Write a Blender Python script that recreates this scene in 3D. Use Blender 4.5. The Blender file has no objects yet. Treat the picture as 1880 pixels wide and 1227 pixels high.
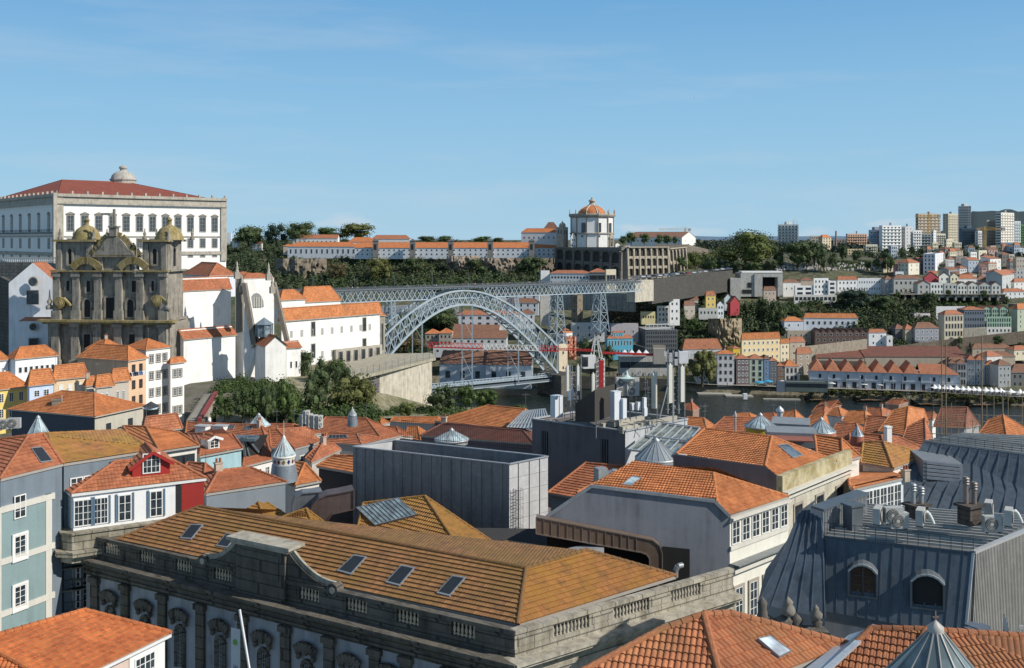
import bpy, math, random
from mathutils import Vector, Matrix, noise
R=math.radians; rnd=random.Random(11)
F,H,HY,CX=1828.,90.,440.,940.
V=Vector
SC=bpy.context.scene; COL=SC.collection
def P(px,py,d): return V(((px-CX)/F*d,d,H-(py-HY)/F*d))
def Q(px,py,z):
    d=(H-z)*F/(py-HY); return V(((px-CX)/F*d,d,z))
def interp(x,xs,ys):
    if x<=xs[0]: return ys[0]
    for i in range(len(xs)-1):
        if x<=xs[i+1]:
            t=(x-xs[i])/(xs[i+1]-xs[i]); return ys[i]+t*(ys[i+1]-ys[i])
    return ys[-1]
def D(py): return interp(py,[441,445,450,460,480,540,590,650,700,712],[2600,1700,1300,1130,980,860,790,720,670,655])

# ---------------------------------------------------------------- materials
MATS={}
class NT:
    def __init__(s,name):
        s.m=bpy.data.materials.new(name); s.m.use_nodes=True; s.t=s.m.node_tree; s.n=s.t.nodes; s.n.clear()
        s.out=s.n.new('ShaderNodeOutputMaterial'); s.b=s.n.new('ShaderNodeBsdfPrincipled')
        s.t.links.new(s.b.outputs[0],s.out.inputs[0])
    def new(s,typ,**k):
        n=s.n.new(typ)
        for a,b in k.items(): setattr(n,a,b)
        return n
    def l(s,a,b): s.t.links.new(a,b)
    def val(s,x):
        n=s.new('ShaderNodeValue'); n.outputs[0].default_value=x; return n.outputs[0]
    def math(s,op,a,b=None,c=None,clamp=False):
        n=s.new('ShaderNodeMath',operation=op,use_clamp=clamp)
        for i,x in enumerate((a,b,c)):
            if x is None: continue
            if isinstance(x,(int,float)): n.inputs[i].default_value=x
            else: s.l(x,n.inputs[i])
        return n.outputs[0]
    def noise(s,vec,scale,detail=3,rough=.55,sc=None):
        if sc:
            m=s.new('ShaderNodeMapping'); m.inputs['Scale'].default_value=sc; s.l(vec,m.inputs[0]); vec=m.outputs[0]
        n=s.new('ShaderNodeTexNoise'); n.inputs['Scale'].default_value=scale; n.inputs['Detail'].default_value=detail
        n.inputs['Roughness'].default_value=rough; s.l(vec,n.inputs['Vector']); return n.outputs[0]
    def ramp(s,fac,stops):
        n=s.new('ShaderNodeValToRGB'); e=n.color_ramp.elements
        while len(e)<len(stops): e.new(.5)
        for i,(p,c) in enumerate(stops):
            e[i].position=p; e[i].color=(c,c,c,1) if isinstance(c,(int,float)) else (*c,1)
        s.l(fac,n.inputs[0]); return n.outputs[0]
    def mix(s,fac,a,b,mode='MIX'):
        n=s.new('ShaderNodeMix',data_type='RGBA',blend_type=mode)
        for i,x in ((0,fac),(6,a),(7,b)):
            if isinstance(x,(int,float)): n.inputs[i].default_value=x
            elif isinstance(x,tuple): n.inputs[i].default_value=(*x,1)
            else: s.l(x,n.inputs[i])
        return n.outputs[2]
    def bump(s,h,strength=.3,dist=.05):
        n=s.new('ShaderNodeBump'); n.inputs['Strength'].default_value=strength; n.inputs['Distance'].default_value=dist
        s.l(h,n.inputs['Height']); s.l(n.outputs[0],s.b.inputs['Normal'])
    def obj(s): return s.new('ShaderNodeTexCoord').outputs['Object']
    def uv(s): return s.new('ShaderNodeTexCoord').outputs['UV']
def mul(c,k): return tuple(min(1,x*k) for x in c)
def cached(f):
    def g(*a):
        k=(f.__name__,)+a
        if k not in MATS: MATS[k]=f(*a)
        return MATS[k]
    return g
@cached
def wall(col,grime=.35,rough=.85):
    t=NT('plaster'); o=t.obj()
    n=t.noise(o,.35,5,.6); st=t.noise(o,1.,4,.6,(1.3,1.3,.12))
    f=t.math('MULTIPLY',t.ramp(n,[(.35,0.),(.75,1.)]),t.ramp(st,[(.38,0.),(.68,1.)]))
    c=t.mix(t.math('MULTIPLY',f,grime*1.6,clamp=True),col,mul(col,.38))
    fn=t.noise(o,3.,3); c=t.mix(t.math('MULTIPLY',t.ramp(fn,[(.3,0.),(.7,1.)]),.18),c,mul(col,.72))
    t.l(c,t.b.inputs['Base Color']); t.b.inputs['Roughness'].default_value=rough
    t.bump(t.noise(o,9.,3),.25,.03); return t.m
@cached
def stone(col,dark=(.06,.055,.05),moss=0.,block=.0):
    t=NT('stone'); o=t.obj()
    n=t.noise(o,.5,6,.65); st=t.noise(o,1.,5,.65,(1.6,1.6,.15))
    f=t.math('MULTIPLY',t.ramp(n,[(.3,0.),(.62,1.)]),t.ramp(st,[(.36,.15),(.62,1.)]))
    c=t.mix(t.math('MULTIPLY',f,.85),col,dark)
    c=t.mix(t.math('MULTIPLY',t.ramp(t.noise(o,5.,3),[(.35,0.),(.7,1.)]),.35),c,mul(col,.5))
    if moss>0: c=t.mix(t.math('MULTIPLY',t.ramp(t.noise(o,.8,4),[(.45,0.),(.6,1.)]),moss),c,(.2,.15,.03))
    hh=t.noise(o,6.,4)
    if block>0:
        br=t.new('ShaderNodeTexBrick'); br.inputs['Scale'].default_value=1; br.inputs['Brick Width'].default_value=block*2; br.inputs['Row Height'].default_value=block
        br.inputs['Mortar Size'].default_value=.03*block*2; m=t.new('ShaderNodeSeparateXYZ'); t.l(o,m.inputs[0]); cb=t.new('ShaderNodeCombineXYZ')
        t.l(t.math('ADD',m.outputs[0],m.outputs[1]),cb.inputs[0]); t.l(m.outputs[2],cb.inputs[1]); t.l(cb.outputs[0],br.inputs['Vector'])
        br.inputs['Color1'].default_value=(.8,.8,.8,1); br.inputs['Color2'].default_value=(1,1,1,1); br.inputs['Mortar'].default_value=(.35,.35,.35,1)
        c=t.mix(1.,c,br.outputs[0],'MULTIPLY')
    t.l(c,t.b.inputs['Base Color']); t.b.inputs['Roughness'].default_value=.9
    t.bump(hh,.5,.06); return t.m
@cached
def tile(a,b,moss,mossc,du,dv,bs):
    # clay tiles: a dark, b light clay colour, UV in metres (u along the eave, v up the slope)
    t=NT('roof_tiles'); uv=t.uv(); sp=t.new('ShaderNodeSeparateXYZ'); t.l(uv,sp.inputs[0]); o=t.obj()
    u=t.math('DIVIDE',sp.outputs[0],du); v=t.math('DIVIDE',sp.outputs[1],dv)
    cb=t.new('ShaderNodeCombineXYZ'); t.l(t.math('FLOOR',u),cb.inputs[0]); t.l(t.math('FLOOR',v),cb.inputs[1])
    wn=t.new('ShaderNodeTexWhiteNoise',noise_dimensions='3D'); t.l(cb.outputs[0],wn.inputs['Vector'])
    c=t.mix(t.ramp(wn.outputs[0],[(0.,0.),(1.,1.)]),a,b)
    c=t.mix(t.math('MULTIPLY',t.ramp(t.noise(o,.45,5,.65),[(.4,0.),(.66,1.)]),.55),c,mul(a,.55))
    c=t.mix(t.math('MULTIPLY',t.ramp(t.noise(o,2.2,5,.7),[(.45,0.),(.7,1.)]),.35),c,mul(b,1.2))
    if moss>0:
        k=t.math('MULTIPLY',t.ramp(t.noise(o,.22,6,.7),[(.5-moss*.22,0.),(.62,1.)]),min(1,moss*1.1))
        k=t.math('MULTIPLY',k,t.ramp(t.noise(o,3.5,4,.7),[(.3,.35),(.6,1.)]))
        c=t.mix(k,c,mossc)
        c=t.mix(t.math('MULTIPLY',t.ramp(t.noise(o,1.1,6,.7),[(.5,0.),(.7,1.)]),moss*.7),c,(.05,.045,.035))
    fr=t.math('FRACT',u); g=t.math('ABSOLUTE',t.math('SUBTRACT',fr,.5))
    hh=t.math('SUBTRACT',.25,t.math('MULTIPLY',g,g)); fv=t.math('FRACT',v)
    hh=t.math('SUBTRACT',t.math('MULTIPLY',hh,4*.5),t.math('MULTIPLY',fv,.5))
    t.l(c,t.b.inputs['Base Color']); t.b.inputs['Roughness'].default_value=.8
    t.bump(hh,bs,du*.5); return t.m
@cached
def flat(col,rough=.6,metal=0.,var=.15,name='paint'):
    t=NT(name); o=t.obj()
    c=t.mix(t.math('MULTIPLY',t.ramp(t.noise(o,2.,4,.6),[(.3,0.),(.7,1.)]),var*2,clamp=True),col,mul(col,.6))
    t.l(c,t.b.inputs['Base Color']); t.b.inputs['Roughness'].default_value=rough; t.b.inputs['Metallic'].default_value=metal
    return t.m
@cached
def zinc(col,rough=.45,metal=.35,streak=.5):
    t=NT('zinc_sheet'); o=t.obj()
    st=t.noise(o,1.,5,.65,(2.,2.,.2)); n=t.noise(o,.6,5,.6)
    f=t.math('MULTIPLY',t.ramp(st,[(.35,0.),(.68,1.)]),t.ramp(n,[(.3,.2),(.7,1.)]))
    c=t.mix(t.math('MULTIPLY',f,streak),col,mul(col,.42)); c=t.mix(t.math('MULTIPLY',t.ramp(t.noise(o,2.,6,.7),[(.5,0.),(.75,1.)]),.4),c,mul(col,1.6))
    t.l(c,t.b.inputs['Base Color']); t.b.inputs['Roughness'].default_value=rough; t.b.inputs['Metallic'].default_value=metal
    t.bump(t.noise(o,1.5,3),.15,.05); return t.m
@cached
def glass(col=(.02,.028,.035),rough=.08):
    t=NT('window_glass'); o=t.obj()
    n=t.noise(o,.9,2); c=t.mix(t.ramp(n,[(.4,0.),(.6,1.)]),col,mul(col,2.2))
    t.l(c,t.b.inputs['Base Color']); t.b.inputs['Roughness'].default_value=rough; t.b.inputs['Specular IOR Level'].default_value=.6
    return t.m
@cached
def leaf(a,b):
    t=NT('foliage'); g=t.new('ShaderNodeNewGeometry'); oi=t.new('ShaderNodeObjectInfo'); o=t.obj()
    f=t.math('ADD',t.math('MULTIPLY',g.outputs['Random Per Island'],.6),t.math('MULTIPLY',t.noise(o,.35,3),.5))
    c=t.ramp(f,[(.1,mul(a,.6)),(.5,a),(.95,b)])
    c=t.mix(t.math('MULTIPLY',oi.outputs['Random'],.35),c,mul(a,.7))
    t.l(c,t.b.inputs['Base Color']); t.b.inputs['Roughness'].default_value=.7; t.b.inputs['Specular IOR Level'].default_value=.2
    return t.m
@cached
def ground(a,b,c3,sc=.02):
    t=NT('ground_cover'); o=t.obj()
    c=t.mix(t.ramp(t.noise(o,sc,6,.7),[(.4,0.),(.6,1.)]),a,b); c=t.mix(t.ramp(t.noise(o,sc*6,5,.7),[(.45,0.),(.65,1.)]),c,c3)
    t.l(c,t.b.inputs['Base Color']); t.b.inputs['Roughness'].default_value=.95; t.bump(t.noise(o,.3,5,.7),.6,.8); return t.m

WHITE=(.82,.82,.8); ORANGE=((.33,.085,.03),(.56,.19,.075)); 
TO=tile((.4,.13,.045),(.62,.24,.085),.12,(.32,.17,.05),.3,.4,.35)
TR=tile((.3,.095,.045),(.5,.185,.085),.15,(.2,.11,.05),.3,.4,.35)
TB=tile((.2,.07,.045),(.34,.13,.08),.3,(.12,.09,.06),.3,.4,.35)
TM=tile((.28,.11,.05),(.5,.22,.1),.9,(.42,.24,.04),.3,.4,.4)
TD=tile((.14,.05,.035),(.22,.08,.055),.3,(.08,.06,.05),.3,.4,.3)
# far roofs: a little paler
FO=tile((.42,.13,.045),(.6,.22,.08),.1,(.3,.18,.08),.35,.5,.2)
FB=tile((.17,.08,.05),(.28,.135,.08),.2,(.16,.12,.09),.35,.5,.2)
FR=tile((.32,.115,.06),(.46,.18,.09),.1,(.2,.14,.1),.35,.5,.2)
RF={'O':TO,'R':TR,'B':TB,'M':TM,'D':TD,'o':FO,'b':FB,'r':FR}
GL=glass(); GLB=glass((.06,.09,.12),.05); WF=flat((.78,.78,.76),.5); DF=flat((.03,.03,.035),.6); STN=stone((.33,.3,.26)); STL=stone((.42,.38,.32),(.16,.14,.12))
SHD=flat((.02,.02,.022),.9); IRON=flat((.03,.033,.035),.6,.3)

# ---------------------------------------------------------------- mesh builder
class MB:
    def __init__(s): s.v=[];s.f=[];s.m=[];s.u=[];s.sm=[]
    def poly(s,pts,m=0,uv=None,sm=False):
        n=len(s.v); s.v+= [V(p) for p in pts]; s.f.append(tuple(range(n,n+len(pts)))); s.m.append(m); s.u.append(uv); s.sm.append(sm)
    def faces(s,vs,fs,m=0,sm=False):
        n=len(s.v); s.v+=[V(p) for p in vs]
        for f in fs: s.f.append(tuple(i+n for i in f)); s.m.append(m); s.u.append(None); s.sm.append(sm)
    def pbox(s,o,a,b,c,m=0):   # parallelepiped: corner o, edges a,b,c
        o,a,b,c=V(o),V(a),V(b),V(c)
        if a.cross(b).dot(c)<0: a,b=b,a
        s.faces([o,o+a,o+a+b,o+b,o+c,o+a+c,o+a+b+c,o+b+c],[(3,2,1,0),(4,5,6,7),(0,1,5,4),(1,2,6,5),(2,3,7,6),(3,0,4,7)],m)
    def box(s,c,sx,sy,sz,rot=0,m=0):  # c = centre of base
        a=V((math.cos(rot),math.sin(rot),0)); b=V((-a.y,a.x,0)); c=V(c)
        s.pbox(c-a*sx/2-b*sy/2,a*sx,b*sy,V((0,0,sz)),m)
    def bar(s,p,q,w,m=0,h=None):      # square bar between two points
        p,q=V(p),V(q); d=(q-p)
        if d.length<1e-6: return
        d.normalize(); up=V((0,0,1)) if abs(d.z)<.95 else V((1,0,0))
        a=d.cross(up).normalized(); b=a.cross(d); h=h or w
        s.pbox(p-a*w/2-b*h/2,a*w,b*h,q-p,m)
    def tube(s,p,q,r,n=6,m=0,r2=None,cap=True):
        p,q=V(p),V(q); d=(q-p).normalized(); up=V((0,0,1)) if abs(d.z)<.95 else V((1,0,0))
        a=d.cross(up).normalized(); b=a.cross(d); r2=r if r2 is None else r2; vs=[]
        for c,rr in ((p,r),(q,r2)):
            for i in range(n):
                t=2*math.pi*i/n; vs.append(c+a*math.cos(t)*rr+b*math.sin(t)*rr)
        fs=[(i,(i+1)%n,n+(i+1)%n,n+i) for i in range(n)]
        s.faces(vs,fs,m,True)
        if cap: s.faces([vs[i] for i in range(n)],[tuple(range(n))[::-1]],m); s.faces([vs[n+i] for i in range(n)],[tuple(range(n))],m)
    def path(s,pts,r,n=6,m=0):
        for i in range(len(pts)-1): s.tube(pts[i],pts[i+1],r,n,m)
    def lathe(s,c,prof,n=16,m=0,rot=0,sm=True,sx=1,sy=1):
        c=V(c); vs=[]
        for r,z in prof:
            for i in range(n):
                t=2*math.pi*i/n+rot; vs.append(c+V((math.cos(t)*r*sx,math.sin(t)*r*sy,z)))
        fs=[]
        for j in range(len(prof)-1):
            for i in range(n): fs.append((j*n+i,j*n+(i+1)%n,(j+1)*n+(i+1)%n,(j+1)*n+i))
        s.faces(vs,fs,m,sm)
        k=(len(prof)-1)*n
        if prof[-1][0]>.001: s.faces([vs[k+i] for i in range(n)],[tuple(range(n))],m)
    def extrude(s,pts,dv,m=0):        # closed prism from polygon pts along dv
        pts=[V(p) for p in pts]; dv=V(dv); n=len(pts)
        s.faces(pts+[p+dv for p in pts],[tuple(range(n)),tuple(range(n,2*n))[::-1]]+[(i,n+i,n+(i+1)%n,(i+1)%n) for i in range(n)],m)
    def build(s,name,mats,parent=None,loc=None):
        if not isinstance(mats,(list,tuple)): mats=[mats]
        org=V(loc) if loc is not None else (V(parent['_o']) if parent is not None else V((0,0,0)))
        me=bpy.data.meshes.new(name); me.from_pydata([tuple(p-org) for p in s.v],[],s.f)
        for m in mats: me.materials.append(m)
        me.polygons.foreach_set('material_index',s.m); me.polygons.foreach_set('use_smooth',s.sm)
        if any(u is not None for u in s.u):
            l=me.uv_layers.new(name='UVMap').data; k=0
            for f,u in zip(s.f,s.u):
                for i in range(len(f)):
                    if u: l[k].uv=u[i]
                    k+=1
        me.update()
        o=bpy.data.objects.new(name,me); COL.objects.link(o)
        if parent is not None: o.parent=parent; o['_o']=tuple(org)
        else: o.location=org; o['_o']=tuple(org)
        return o
ALL=[]
def thing(name,label,cat,loc,group=None,rot=0):
    o=bpy.data.objects.new(name,None); COL.objects.link(o); o.location=V(loc); o.rotation_euler=(0,0,rot); o.empty_display_size=.5
    o['label']=label; o['category']=cat; o['_o']=tuple(V(loc))
    if group: o['group']=group
    return o
def tag(o,label,cat,group=None,kind=None):
    o['label']=label; o['category']=cat
    if group: o['group']=group
    if kind: o['kind']=kind
    return o
def structure(o,label=None):
    o['kind']='structure'
    return o
def copytree(o,parent=None,loc=None,rot=None,scale=None,label=None):
    c=o.copy(); COL.objects.link(c); c.parent=parent
    if loc is not None: c.location=V(loc)
    if rot is not None: c.rotation_euler=(0,0,rot)
    if scale is not None: c.scale=scale if isinstance(scale,(tuple,list)) else (scale,)*3
    if label: c['label']=label
    for ch in CH.get(o.name,list(o.children)): copytree(ch,c)
    return c
CH={}

# ---------------------------------------------------------------- tiled roof planes
def clip(poly,ax,lim,keep_greater):
    out=[]; n=len(poly)
    for i in range(n):
        a,b=poly[i],poly[(i+1)%n]; da=(a[ax]-lim) if keep_greater else (lim-a[ax]); db=(b[ax]-lim) if keep_greater else (lim-b[ax])
        if da>=0: out.append(a)
        if (da>0 and db<0) or (da<0 and db>0):
            t=da/(da-db); out.append((a[0]+t*(b[0]-a[0]),a[1]+t*(b[1]-a[1])))
    return out
def plane_axes(pts):
    n=V((0,0,0))
    for i in range(len(pts)):
        a,b=pts[i],pts[(i+1)%len(pts)]; n+=V(((a.y-b.y)*(a.z+b.z),(a.z-b.z)*(a.x+b.x),(a.x-b.x)*(a.y+b.y)))
    n.normalize()
    if n.z<0: n=-n
    up=(V((0,0,1))-n*n.z)
    if up.length<1e-4: up=V((0,1,0))
    up.normalize(); u=up.cross(n); return n,u,up
def roofplane(mb,pts,m=0,course=0,step=.05,cor=0,amp=.05,skip=None):
    pts=[V(p) for p in pts]; n,u,w=plane_axes(pts); o=pts[0]
    q=[((p-o).dot(u),(p-o).dot(w)) for p in pts]
    ar=sum(q[i][0]*q[(i+1)%len(q)][1]-q[(i+1)%len(q)][0]*q[i][1] for i in range(len(q)))
    if ar<0: q=q[::-1]
    off=(o.x*3.1+o.y*1.7)%1.0
    def pt(a,h): return o+u*a[0]+w*a[1]+n*h
    if not course:
        mb.poly([pt(a,0) for a in q],m,[(a[0]+off,a[1]) for a in q]); return
    v0=min(a[1] for a in q); v1=max(a[1] for a in q); k=0
    while v0+k*course<v1-1e-4:
        lo=v0+k*course; hi=min(lo+course,v1); s=clip(clip(q,1,lo,True),1,hi,False); k+=1
        if len(s)<3: continue
        if not cor: strips=[(s,0,0,None)]
        else:
            strips=[]; u0=min(a[0] for a in s); u1=max(a[0] for a in s); sg=cor/4; j=math.floor(u0/sg)
            while j*sg<u1:
                ss=clip(clip(s,0,j*sg,True),0,(j+1)*sg,False)
                if len(ss)>=3: strips.append((ss,j*sg,sg,j))
                j+=1
        pr=[0,.85,1,.85]
        for ss,us,sg,j in strips:
            def hh(a):
                h=step*(1-(a[1]-lo)/course)
                if cor:
                    t=(a[0]-us)/sg; h+=amp*(pr[j%4]*(1-t)+pr[(j+1)%4]*t)
                return h
            mb.poly([pt(a,hh(a)) for a in ss],m,[(a[0]+off,a[1]-v0) for a in ss])
            for i in range(len(ss)):
                a,b=ss[i],ss[(i+1)%len(ss)]
                if abs(a[1]-lo)<1e-5 and abs(b[1]-lo)<1e-5 and abs(a[0]-b[0])>1e-4:
                    mb.poly([pt(a,-.01),pt(b,-.01),pt(b,hh(b)),pt(a,hh(a))],m,[(a[0],a[1]-v0)]*4)
def ridge(mb,p,q,r=.14,m=0,seg=0):
    p,q=V(p),V(q); d=q-p; L=d.length
    if L<.2: return
    if not seg:
        mb.tube(p,q,r,6,m,cap=False); return
    n=max(1,int(L/seg))
    for i in range(n):
        a=p+d*(i/n); b=p+d*((i+1.12)/n); mb.tube(a,b,r*1.08,7,m,r2=r*.86)
    

def onplane(px,py,p,q,slope):
    # point where the sight line through a pixel meets the roof plane that rises away from eave p-q
    e=V((q.x-p.x,q.y-p.y,0)).normalized(); n=V((-e.y,e.x,0)); n=n if n.y>0 else -n
    r=V(((px-CX)/F,1,-(py-HY)/F)); # z - p.z = slope * n.(X-p)
    A=r.z-slope*(n.x*r.x+n.y*r.y); B_=p.z-H-slope*(n.x*p.x+n.y*p.y); d=B_/A
    return V((r.x*d,d,H+r.z*d))
# ---------------------------------------------------------------- windows (shared meshes)
WM={}
def winmesh(w,h,sty):
    """local: x along wall, -y outward, origin bottom centre. sty: key string"""
    w=round(w,1); h=round(h,1); k=(w,h,sty)
    if k in WM: return WM[k]
    mb=MB(); mats=[WF,GL,STN,IRON]
    if 'd' in sty: mats[0]=DF
    if 'g' in sty: mats[0]=flat((.12,.16,.13),.6)
    if 'b' in sty: mats[0]=flat((.16,.07,.04),.6)
    if 'h' in sty: mats[0]=flat((.45,.45,.43),.7)
    if 'L' in sty: mats[2]=STL
    if 'W' in sty: mats[2]=WF
    far='f' in sty
    y0=-.03
    if 's' in sty:  # closed shutters / blinds
        mb.poly([(-w/2,y0,0),(w/2,y0,0),(w/2,y0,h),(-w/2,y0,h)],0); 
        mb.pbox((-.02,y0-.03,0),(.04,0,0),(0,.03,0),(0,0,h),1)
    else: mb.poly([(-w/2,y0,0),(w/2,y0,0),(w/2,y0,h),(-w/2,y0,h)],1)
    fw=.09 if not far else .12; dp=.07
    for x in (-w/2,w/2-fw): mb.pbox((x,-dp,0),(fw,0,0),(0,dp,0),(0,0,h))
    for z in (0,h-fw): mb.pbox((-w/2+fw,-dp,z),(w-2*fw,0,0),(0,dp,0),(0,0,fw))
    if not far:
        nx=2 if w<1.5 else 4
        for i in range(1,nx):
            b=.07 if i==nx/2 else .035; mb.pbox((-w/2+w*i/nx-b/2,-dp*.9,fw),(b,0,0),(0,.05,0),(0,0,h-2*fw))
        nz=3 if h<1.8 else 4
        if '6' in sty: nz=3
        for i in range(1,nz): mb.pbox((-w/2+fw,-dp*.85,h*i/nz-.02),(w-2*fw,0,0),(0,.04,0),(0,0,.035))
        if 'x' in sty:
            for i in (.25,.75): mb.pbox((-w/2+w*i-.015,-dp*.85,fw),(.03,0,0),(0,.04,0),(0,0,h-2*fw))
    if 'S' in sty:  # stone surround
        s=.2 if not far else .25
        mb.pbox((-w/2-s,-.12,-s),(w+2*s,0,0),(0,.12,0),(0,0,s),2); mb.pbox((-w/2-s,-.11,h),(w+2*s,0,0),(0,.11,0),(0,0,s),2)
        for x in (-w/2-s,w/2): mb.pbox((x,-.1,0),(s,0,0),(0,.1,0),(0,0,h),2)
    if 'P' in sty:  # pediment
        mb.extrude([(-w/2-.4,-.3,h+.35),(w/2+.4,-.3,h+.35),(w/2+.35,-.3,h+.6),(.0,-.3,h+1.25),(-w/2-.35,-.3,h+.6)],(0,.28,0),2)
    if 'B' in sty:  # iron balcony
        mb.pbox((-w/2-.3,-.7,-.14),(w+.6,0,0),(0,.7,0),(0,0,.12),2)
        n=int((w+.6)/.16)
        for i in range(n+1):
            x=-w/2-.28+(w+.56)*i/n; mb.pbox((x,-.68,-.02),(.02,0,0),(0,.02,0),(0,0,.9),3)
        mb.pbox((-w/2-.3,-.7,.88),(w+.6,0,0),(0,.04,0),(0,0,.04),3)
        for x in (-w/2-.3,w/2+.27): mb.pbox((x,-.7,.88),(.03,0,0),(0,.7,0),(0,0,.04),3); mb.pbox((x,-.35,0),(.03,0,0),(0,.03,0),(0,0,.88),3)
    o=mb.build('window',mats); me=o.data; bpy.data.objects.remove(o); WM[k]=me; return me
def window(parent,pos,nrm,w,h,sty,name='window'):
    o=bpy.data.objects.new(name,winmesh(w,h,sty)); COL.objects.link(o); o.parent=parent
    o.location=V(pos)-V(parent['_o']); o.rotation_euler=(0,0,math.atan2(nrm[1],nrm[0])+math.pi/2); o['_o']=tuple(V(pos)); return o
def wingrid(parent,p,q,z0,z1,rows,cols,sty,ws=None,hs=None,mx=.5,skip=None,rowh=None,nrm=None):
    """p->q along the wall (outward normal on the camera side)"""
    p,q=V(p),V(q); d=V((q.x-p.x,q.y-p.y,0)); L=d.length; d.normalize()
    n=V((d.y,-d.x,0))
    if nrm is None:
        if n.dot(V((0,0,0))-p)<0: n=-n
    else: n=V(nrm)
    if rows<1 or cols<1 or L<.8: return
    fh=(z1-z0)/rows; cw=(L-2*mx)/cols
    w=ws or min(1.15,cw*.5); h=hs or min(1.9,fh*.58)
    w=max(.4,w); h=max(.5,h)
    for r in range(rows):
        for c in range(cols):
            if skip and (r,c) in skip: continue
            x=mx+cw*(c+.5); z=z0+fh*r+(fh-h)*.5
            pos=p+d*x; pos.z=z; window(parent,pos,n,w,h,sty)

# ---------------------------------------------------------------- box house
def raylen(C,dr,px):
    k=(px-CX)/F; den=dr.x-k*dr.y
    return (k*C.y-C.x)/den if abs(den)>1e-6 else -1
def roofset(O,a,b,A,B,kind,rise,over=.4,ins=1.):
    """returns planes, ridges, gable triangles; O corner (eave level)"""
    O=O-a*over-b*over; A0,B0=A,B; A+=2*over; B+=2*over; z=V((0,0,1))
    c0,c1,c2,c3=O,O+a*A,O+a*A+b*B,O+b*B
    if kind=='hip':
        if A>=B and ins==1: r0,r1=O+a*(B/2*ins)+b*(B/2)+z*rise,O+a*(A-B/2*ins)+b*(B/2)+z*rise; pl=[[c0,c1,r1,r0],[c2,c3,r0,r1],[c0,r0,c3],[c1,c2,r1]]
        else: r0,r1=O+b*(A/2*ins)+a*(A/2)+z*rise,O+b*(B-A/2*ins)+a*(A/2)+z*rise; pl=[[c0,r0,r1,c3],[c1,c2,r1,r0],[c0,c1,r0],[c3,r1,c2]]
        if A>=B and ins==1: rd=[(r0,r1),(c0,r0),(c3,r0),(c1,r1),(c2,r1)]
        else: rd=[(r0,r1),(c0,r0),(c1,r0),(c2,r1),(c3,r1)]
        return pl,rd,[],(c0,c1,c2,c3)
    if kind=='ga':  # ridge along a
        r0,r1=O+b*(B/2)+z*rise,O+a*A+b*(B/2)+z*rise
        g=[[c0+(a+b)*over,c3+(a-b)*over,r0+a*over-z*rise*over/(B/2)],[c1+(b-a)*over,c2-(a+b)*over,r1-a*over-z*rise*over/(B/2)]]
        return [[c0,c1,r1,r0],[c2,c3,r0,r1]],[(r0,r1)],g,(c0,c1,c2,c3)
    if kind=='gb':
        r0,r1=O+a*(A/2)+z*rise,O+b*B+a*(A/2)+z*rise
        g=[[c0+(a+b)*over,c1+(b-a)*over,r0+b*over-z*rise*over/(A/2)],[c3+(a-b)*over,c2-(a+b)*over,r1-b*over-z*rise*over/(A/2)]]
        return [[c0,r0,r1,c3],[c1,c2,r1,r0]],[(r0,r1)],g,(c0,c1,c2,c3)
    if kind=='ma':  # mono pitch, low on the left-face side
        return [[c0,c1,c2+z*rise,c3+z*rise]],[(c2+z*rise,c3+z*rise)],[],(c0,c1,c2,c3)
    if kind=='mb':
        return [[c0,c3,c2+z*rise,c1+z*rise]],[(c1+z*rise,c2+z*rise)],[],(c0,c1,c2,c3)
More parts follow.
